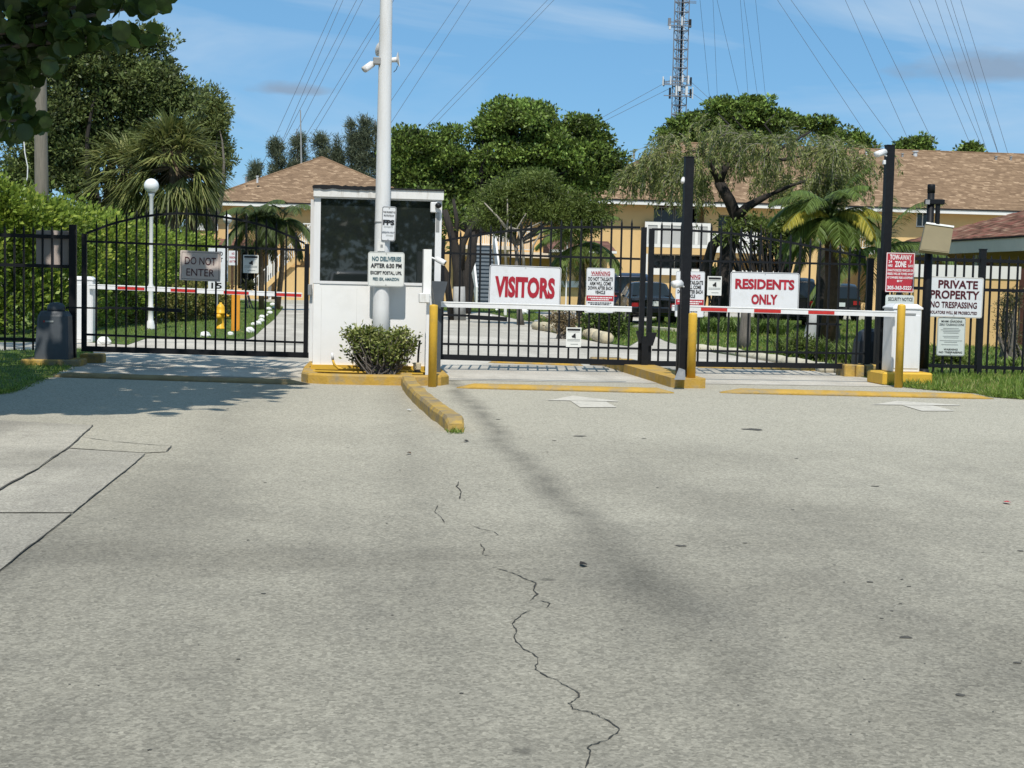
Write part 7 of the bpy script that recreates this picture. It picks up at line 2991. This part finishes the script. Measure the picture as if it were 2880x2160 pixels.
# ---- trees behind the right roof
Y6 = 104.0
cl = px_clumps([(1960, 352, 90, 22), (2030, 305, 110, 20), (2120, 300, 80, 24), (2180, 340, 115, 22), (2285, 345, 70, 22), (2060, 348, 170, 24), (1900, 388, 60, 28), (2345, 385, 60, 18), (2050, 385, 220, 25)], Y6, 105, (0.7, 1.6), 0.6, 0.26, 6, 1.05)
tree('broadleaf_tree', 'flat-topped dark green tree rising behind the right roof ridge', gpt(2080, Y6), gpt(2080, Y6) + Vector((0, 0, 6)), cl, 420, 0.27, 0.15, 'leaf_green', 'bark_grey', 0.3, 20, group='broadleaf trees', upb=0.4)
for cx, cy, rx, ry, lab in ((2420, 392, 55, 28, 'dark treetop showing above the roof left of the tall right post'), (2595, 400, 32, 22, 'round treetop showing above the roof right of the tall right post'), (2730, 418, 36, 14, 'low treetop just showing above the roof at the far right'), (2540, 412, 20, 10, 'tiny treetop above the roof beside the tall right post')):
    cl = px_clumps([(cx, cy, rx, ry), (cx, cy + ry, rx * 0.9, ry)], 112, 16, (0.5, 0.9), 0.8, 0.6)
    tree('broadleaf_tree', lab, gpt(cx, 112), gpt(cx, 112) + Vector((0, 0, 7)), cl, 300, 0.35, 0.2, 'leaf_green', 'bark_grey', 0.2, 6, group='broadleaf trees')

# ---- casuarinas beyond the left roof
def casuarina(label, px, top, width, Y, dens=1.0):
    b0 = gpt(px, Y)
    t = thing('casuarina_tree', label, 'tree', b0, 'wispy pines beyond the left roof')
    tp = at(px, top, Y)
    s = sc(tp)
    mb = MB()
    mb.tube([b0, Vector((b0.x, b0.y, tp.z * 0.6)), Vector((tp.x, tp.y, tp.z))], [0.22, 0.14, 0.03], 7)
    P_, D_, L_ = [], [], []
    wv = width / s
    for i in range(int(46 * dens)):
        f = random.random() ** 0.8
        z_ = tp.z * (0.42 + 0.56 * f)
        an = random.uniform(0, 6.28)
        ln = wv * (1.05 - 0.75 * f) * random.uniform(0.4, 1.1)
        base = Vector((b0.x, b0.y, z_ - 0.4))
        d = Vector((math.cos(an), math.sin(an), random.uniform(0.4, 1.1))).normalized()
        e = base + d * ln
        mb.tube([base, e], [0.05, 0.015], 4, False)
        for k_ in range(int(150 * dens)):
            u = random.uniform(0.3, 1.08)
            q = base + d * ln * u + Vector((random.gauss(0, 1), random.gauss(0, 1), random.gauss(0, 1))) * 0.22
            P_.append(tuple(q))
            D_.append((d.x * 0.5 + random.uniform(-.6, .6), d.y * 0.5 + random.uniform(-.6, .6), random.uniform(-0.5, 1.0)))
            L_.append(random.uniform(0.25, 0.6))
    obj('trunk', mb, 'bark_grey', t)
    leaf_mesh('crown', P_, D_, np.array(L_), 0.05, 'leaf_pine', t)
    return t


for px, top, wd, lab in ((715, 450, 30, 'smallest wispy pine beside the olive tree, at the left of the roof'), (775, 385, 60, 'wispy pine above the left slope of the brown roof'), (835, 362, 55, 'wispy pine left of the roof peak'), (900, 366, 60, 'broad wispy pine directly above the roof peak'), (945, 380, 40, 'wispy pine right of the roof peak'),
                         (985, 330, 35, 'tall slim wispy pine left of the white pole'), (1020, 322, 38, 'tall wispy pine just left of the white pole'), (1055, 335, 36, 'wispy pine hidden half by the white pole'), (1110, 430, 40, 'grey wispy pine right of the white pole, below the big tree')):
    casuarina(lab, px, top, wd, 128, 1.0)
mb = MB()
mb.tube([gpt(853, 126), at(845, 310, 126)], [0.14, 0.05], 6)
tag(obj('utility_mast', mb, 'grey_metal'), 'thin grey pole rising above the pines over the left roof', 'pole')
# distant belt of trees closing the gaps between buildings
cl = []
for i in range(150):
    px = random.uniform(-700, 3600)
    Y = random.uniform(150, 170)
    q = at(px, 800, Y)
    cl.append((np.array([q.x, Y, random.uniform(1.0, 6.0)]), np.array([3.2, 2.2, 2.2])))
fw = crown('woodland', cl, 40, 0.9, 0.5, 'leaf_oak', None)
fw['kind'] = 'stuff'

# ---- shrub in front of the booth
sh = thing('shrub', 'rounded leafy shrub with bare twisted stems in front of booth', 'shrub', at(1068, 1060, YB - 0.45))
mb = MB()
P_, D_, L_ = [], [], []
ysb = YB - 0.42
rs = random.Random(11)
for i in range(95):
    bx_ = rs.uniform(1030, 1110)
    b0 = at(bx_, 1056, ysb + rs.uniform(-0.1, 0.1))
    b0.z = 0.04
    # dome-shaped target
    an = rs.uniform(0, 6.28)
    u = math.sqrt(rs.random())
    cx = 1068 + 116 * u * math.cos(an)
    dd_ = 0.2 * u * math.sin(an)
    topy = 928 + 60 * max(0, u - 0.65) ** 1.3
    e = at(cx, topy + rs.uniform(-6, 70 if rs.random() < 0.5 else 8), ysb + dd_)
    mid = b0.lerp(e, 0.5) + Vector((rs.uniform(-1, 1) * 0.06 + (e.x - b0.x) * 0.12, rs.uniform(-1, 1) * 0.05, -0.03))
    q1 = b0.lerp(mid, 0.5) + Vector((rs.uniform(-1, 1), rs.uniform(-1, 1), 0)) * 0.03
    q2 = mid.lerp(e, 0.55) + Vector((rs.uniform(-1, 1), rs.uniform(-1, 1), 0)) * 0.03
    mb.tube([b0, q1, mid, q2, e], [0.012, 0.010, 0.008, 0.006, 0.004], 5, False)
    for k_ in range(rs.randint(34, 60)):
        f = rs.random() ** 0.5
        p = mid.lerp(e, 0.05 + 1.0 * f) + Vector((rs.gauss(0, 1), rs.gauss(0, 1), rs.gauss(0, 1))) * 0.028
        P_.append(tuple(p))
        D_.append((rs.uniform(-1, 1), rs.uniform(-1, 1), rs.uniform(-0.35, 1)))
        L_.append(rs.uniform(0.032, 0.066))
obj('stems', mb, 'bark_grey', sh)['kind'] = 'stuff'
leaf_mesh('foliage', P_, D_, np.array(L_), 0.025, 'leaf_shrub', sh)
# weeds at the bollard and at the kerb end
grass_blades('weeds', [(gp(1232, 1078).x, gp(1232, 1078).y), (gp(1252, 1078).x, gp(1252, 1078).y), (gp(1250, 1068).x, gp(1250, 1068).y), (gp(1232, 1068).x, gp(1232, 1068).y)], 90, 0.09, 0.008, 'grass_near', 0.0, 0.9)
grass_blades('weeds', [tuple(gp(x, y).xy) for x, y in ((1262, 1222), (1300, 1222), (1303, 1212), (1268, 1212))], 120, 0.06, 0.007, 'grass_near', 0.0, 0.8)

# ---- plants inside, behind the entry gates
def bush(label, ells, Y, n, rc, dens, L, W, m, base_px, stems='bark_grey', cat='shrub', upb=0.2, rnd=0.8, lo=0.3, name='shrub', group='shrubs behind the gates'):
    t = thing(name, label, cat, gpt(base_px, Y), group)
    cl = px_clumps(ells, Y, n, rc, 0.8)
    for c_, r_ in cl:
        c_[2] = max(c_[2], r_[2] * 0.7)
    crown('foliage', cl, dens, L, W, m, t, upb, rnd, lo)
    mb = MB()
    for i in range(0, len(cl), 9):
        limb(mb, gpt(base_px, Y) + Vector((random.uniform(-.2, .2), random.uniform(-.2, .2), 0)), cl[i][0], 0.03, 0.008, 0.2, 5, 4)
    obj('stems', mb, stems, t)['kind'] = 'stuff'
    return t


bush('dry brown twiggy shrub behind the visitors gate, left of the green one', [(1590, 905, 55, 42), (1560, 895, 25, 25)], 33.5, 30, (0.15, 0.3), 900, 0.07, 0.03, 'leaf_dry', 1590, lo=0.1)
bush('dark green shrub behind the visitors gate, right of the dry one', [(1690, 910, 75, 48), (1730, 925, 40, 40)], 34, 44, (0.2, 0.36), 1500, 0.075, 0.035, 'leaf_green', 1690)
bush('green shrub behind the island post at the far lawn', [(2030, 800, 40, 40), (2010, 770, 30, 30)], 45, 20, (0.25, 0.4), 800, 0.12, 0.06, 'leaf_fine', 2025)
bush('conical dark twiggy shrub behind the far right fence', [(2835, 880, 45, 60), (2830, 940, 40, 60), (2850, 840, 40, 50), (2850, 985, 30, 40)], 27, 56, (0.14, 0.26), 1600, 0.05, 0.016, 'leaf_darkbush', 2845, stems='bark_grey', lo=0.2)
bush('leafy green plants at the foot of the right fence below the notices', [(2680, 1020, 60, 26), (2740, 1030, 40, 20), (2650, 1000, 30, 20)], 23.6, 30, (0.1, 0.2), 1500, 0.1, 0.03, 'leaf_fine', 2690)
bush('low dark plants at the foot of the right fence, far right', [(2840, 1045, 60, 20), (2780, 1040, 30, 18)], 23.4, 22, (0.1, 0.2), 1500, 0.1, 0.03, 'leaf_green', 2820)
bush('trailing green plants behind the right end of the residents gate', [(2330, 985, 90, 32), (2260, 965, 60, 26), (2400, 1010, 40, 24)], 25, 46, (0.14, 0.26), 1300, 0.1, 0.022, 'leaf_fine', 2330)
bush('red-leaved spiky plant in front of the left building', [(700, 805, 16, 10)], 60, 6, (0.12, 0.2), 700, 0.25, 0.05, 'leaf_darkbush', 700)


def tuft_row(label, pts, n, h, m, Y0):
    P_, D_, L_ = [], [], []
    for (xa, ya), (xb, yb2) in zip(pts[:-1], pts[1:]):
        for i in range(n):
            f = random.random()
            c_ = gp(xa + (xb - xa) * f, ya + (yb2 - ya) * f + random.uniform(-5, 5))
            for k_ in range(26):
                an = random.uniform(0, 6.28)
                P_.append((c_.x + random.uniform(-.06, .06), c_.y + random.uniform(-.06, .06), 0))
                D_.append((math.cos(an) * 0.55, math.sin(an) * 0.55, 1))
                L_.append(h * random.uniform(0.6, 1.15))
    o = leafblade_mesh('strap_leaf_border', P_, D_, L_, 0.028, m, None)
    tag(o, label, 'plants')
    return o


tuft_row('dark strap-leaved border plants on the lawn below RESIDENTS sign', [(1965, 935), (2060, 937), (2160, 940), (2210, 945)], 34, 0.6, 'leaf_palm', 30)
tuft_row('strap-leaved plants in front of the residents drive near the gate operator', [(2190, 1000), (2290, 1012), (2420, 1030)], 24, 0.5, 'leaf_fine', 26)

# ---- sea grape tree overhanging from the left
sg_ = thing('sea_grape_tree', 'sea grape tree with big round leaves overhanging the upper left corner', 'tree', (-6.6, 14.2, 0))
mb = MB()
base = Vector((-6.6, 14.2, 0))
fork = Vector((-6.0, 14.4, 2.6))
mb.tube([base, Vector((-6.5, 14.3, 1.3)), fork], [0.2, 0.16, 0.14], 10)
Y7 = 15.3
ell = [(60, 60, 120, 110), (40, 200, 75, 140), (180, 70, 130, 60), (250, 105, 110, 32), (330, 110, 90, 26), (110, 160, 90, 60), (380, 20, 90, 18), (300, 0, 150, 25), (30, 330, 70, 60), (100, 340, 30, 24)]
tipsp = []
lp, ld = [], []
rs = random.Random(5)


def lk(n, cx, cy, rx, ry, Y, dY):
    for _ in range(n):
        a_ = rs.uniform(0, 6.28)
        u = math.sqrt(rs.random())
        lp.append(at(cx + rx * u * math.cos(a_), cy + ry * u * math.sin(a_), Y + rs.uniform(-dY, dY)))


for cx, cy, rx, ry in ell:
    lk(int(rx * ry / 95) + 6, cx, cy, rx, ry, Y7, 0.55)
    c_ = at(cx, cy, Y7)
    limb(mb, fork, c_, 0.07, 0.015, 0.12)
# canopy above the picture, shading the exit lane
hi = []
for i in range(8500):
    px = rs.uniform(-900, 800)
    py = rs.uniform(945, 1165)
    lim = 1165 - 22 * max(0, (px - 150) / 400) - 40 * max(0, (px - 540) / 340)
    low = 945 + 40 * min(1, max(0, (px - 60) / 150)) + 30 * max(0, (px - 300) / 500)
    edge = rs.gauss(0, 7)
    if py > lim + edge or py < low + edge:
        continue
    if math.sin(px * 0.011 + py * 0.33) + math.sin(px * 0.017 - py * 0.41) > 1.3:
        continue
    g = gp(px, py)
    z = rs.uniform(4.9, 6.9)
    q = g + sd * (z / sd.z)
    v_ = q - cam_pos
    w_ = v_.dot(Fw)
    ix, iy = 1440 + F_PX * v_.dot(Rt) / w_, 1080 - F_PX * v_.dot(Up) / w_
    if ix > 470 and iy > -45:
        continue
    hi.append(q)
for i in range(16):
    q = hi[i * 40]
    limb(mb, fork, q, 0.09, 0.02, 0.15)
obj('trunk', mb, 'bark_grey', sg_, True)
# one leaf mesh shared by every leaf
n = 10
vs = [(0, 0, 0)]
for i in range(n):
    a_ = 2 * math.pi * i / n
    rad_ = 1.0 if i else 0.82
    vs.append((math.cos(a_) * rad_, math.sin(a_) * rad_, 0.12 * math.cos(2 * a_) + 0.05))
lm = bpy.data.meshes.new('leaf')
lm.from_pydata(vs, [], [(0, 1 + i, 1 + (i + 1) % n) for i in range(n)])
lm.polygons.foreach_set('use_smooth', [True] * n)
lm.materials.append(MATS['leaf_seagrape'])
lm.update()
inv = Matrix.Translation(-Vector(sg_.location))
rs.shuffle(lp)


def leaf_matrix(p, r):
    nrm_ = Vector((rs.gauss(0, 0.7), rs.gauss(-0.35, 0.7), rs.gauss(0.5, 0.6))).normalized()
    q = nrm_.to_track_quat('Z', 'Y') @ Matrix.Rotation(rs.uniform(0, 6.28), 3, 'Z').to_quaternion()
    return Matrix.Translation(p) @ q.to_matrix().to_4x4() @ Matrix.Scale(r, 4)


for p in lp[:300]:
    o = bpy.data.objects.new('leaf', lm)
    C.objects.link(o)
    o.parent = sg_
    o.matrix_parent_inverse = inv
    o.matrix_basis = leaf_matrix(p, rs.uniform(0.06, 0.105))
rest = lp[300:]
vv, ff = [], []
for p, rr4 in [(p, rs.uniform(0.06, 0.105)) for p in rest] + [(p, rs.uniform(0.1, 0.2)) for p in hi]:
    for _ in range(1):
        Mx = leaf_matrix(Vector(p) + Vector((rs.gauss(0, .12), rs.gauss(0, .12), rs.gauss(0, .1))) * (rr4 > 0.1), min(rr4, 0.15))
        k = len(vv)
        vv += [tuple(Mx @ Vector(v)) for v in vs]
        ff += [(k, k + 1 + i, k + 1 + (i + 1) % n) for i in range(n)]
me = bpy.data.meshes.new('crown')
me.from_pydata(vv, [], ff)
me.update()
cr = link('crown', me, 'leaf_seagrape', sg_, True)
cr['kind'] = 'stuff'

# fallen leaves and litter on the asphalt
for i, (px, py, lab) in enumerate(((1150, 1156, 'scrap of white paper lying left of the divider kerb'), (1150, 1278, 'dead dark leaf on the asphalt below the divider kerb'), (1310, 1243, 'dark twig scrap at the end of the divider kerb'), (2832, 1417, 'tiny red scrap on the asphalt at the right edge'), (1640, 1592, 'small dark leaf on the asphalt near the centre right'))):
    p = gp(px, py)
    r_ = 0.022
    mb = MB()
    rr5 = random.Random(i)
    k = 7
    mb.add([(p.x + r_ * rr5.uniform(0.6, 1.3) * math.cos(2 * math.pi * a / k), p.y + 1.6 * r_ * rr5.uniform(0.6, 1.3) * math.sin(2 * math.pi * a / k), 0.006 + rr5.uniform(0, 0.012)) for a in range(k)] + [(p.x, p.y, 0.02)], [(a, (a + 1) % k, k) for a in range(k)])
    tag(obj('litter', mb, ('sign_white', 'bark_brown', 'bark_dark', 'tape_red', 'bark_dark')[i]), lab, 'litter')

# trees across the road behind the viewer (seen as dark reflections in the booth glass)
cl = []
for i in range(120):
    x = random.uniform(-60, 60)
    y = random.uniform(-48, -36)
    cl.append((np.array([x, y, random.uniform(0.8, 8.5)]), np.array([2.4, 2.0, 1.8])))
fw2 = crown('woodland', cl, 60, 0.6, 0.35, 'leaf_oak', None)
fw2['kind'] = 'stuff'
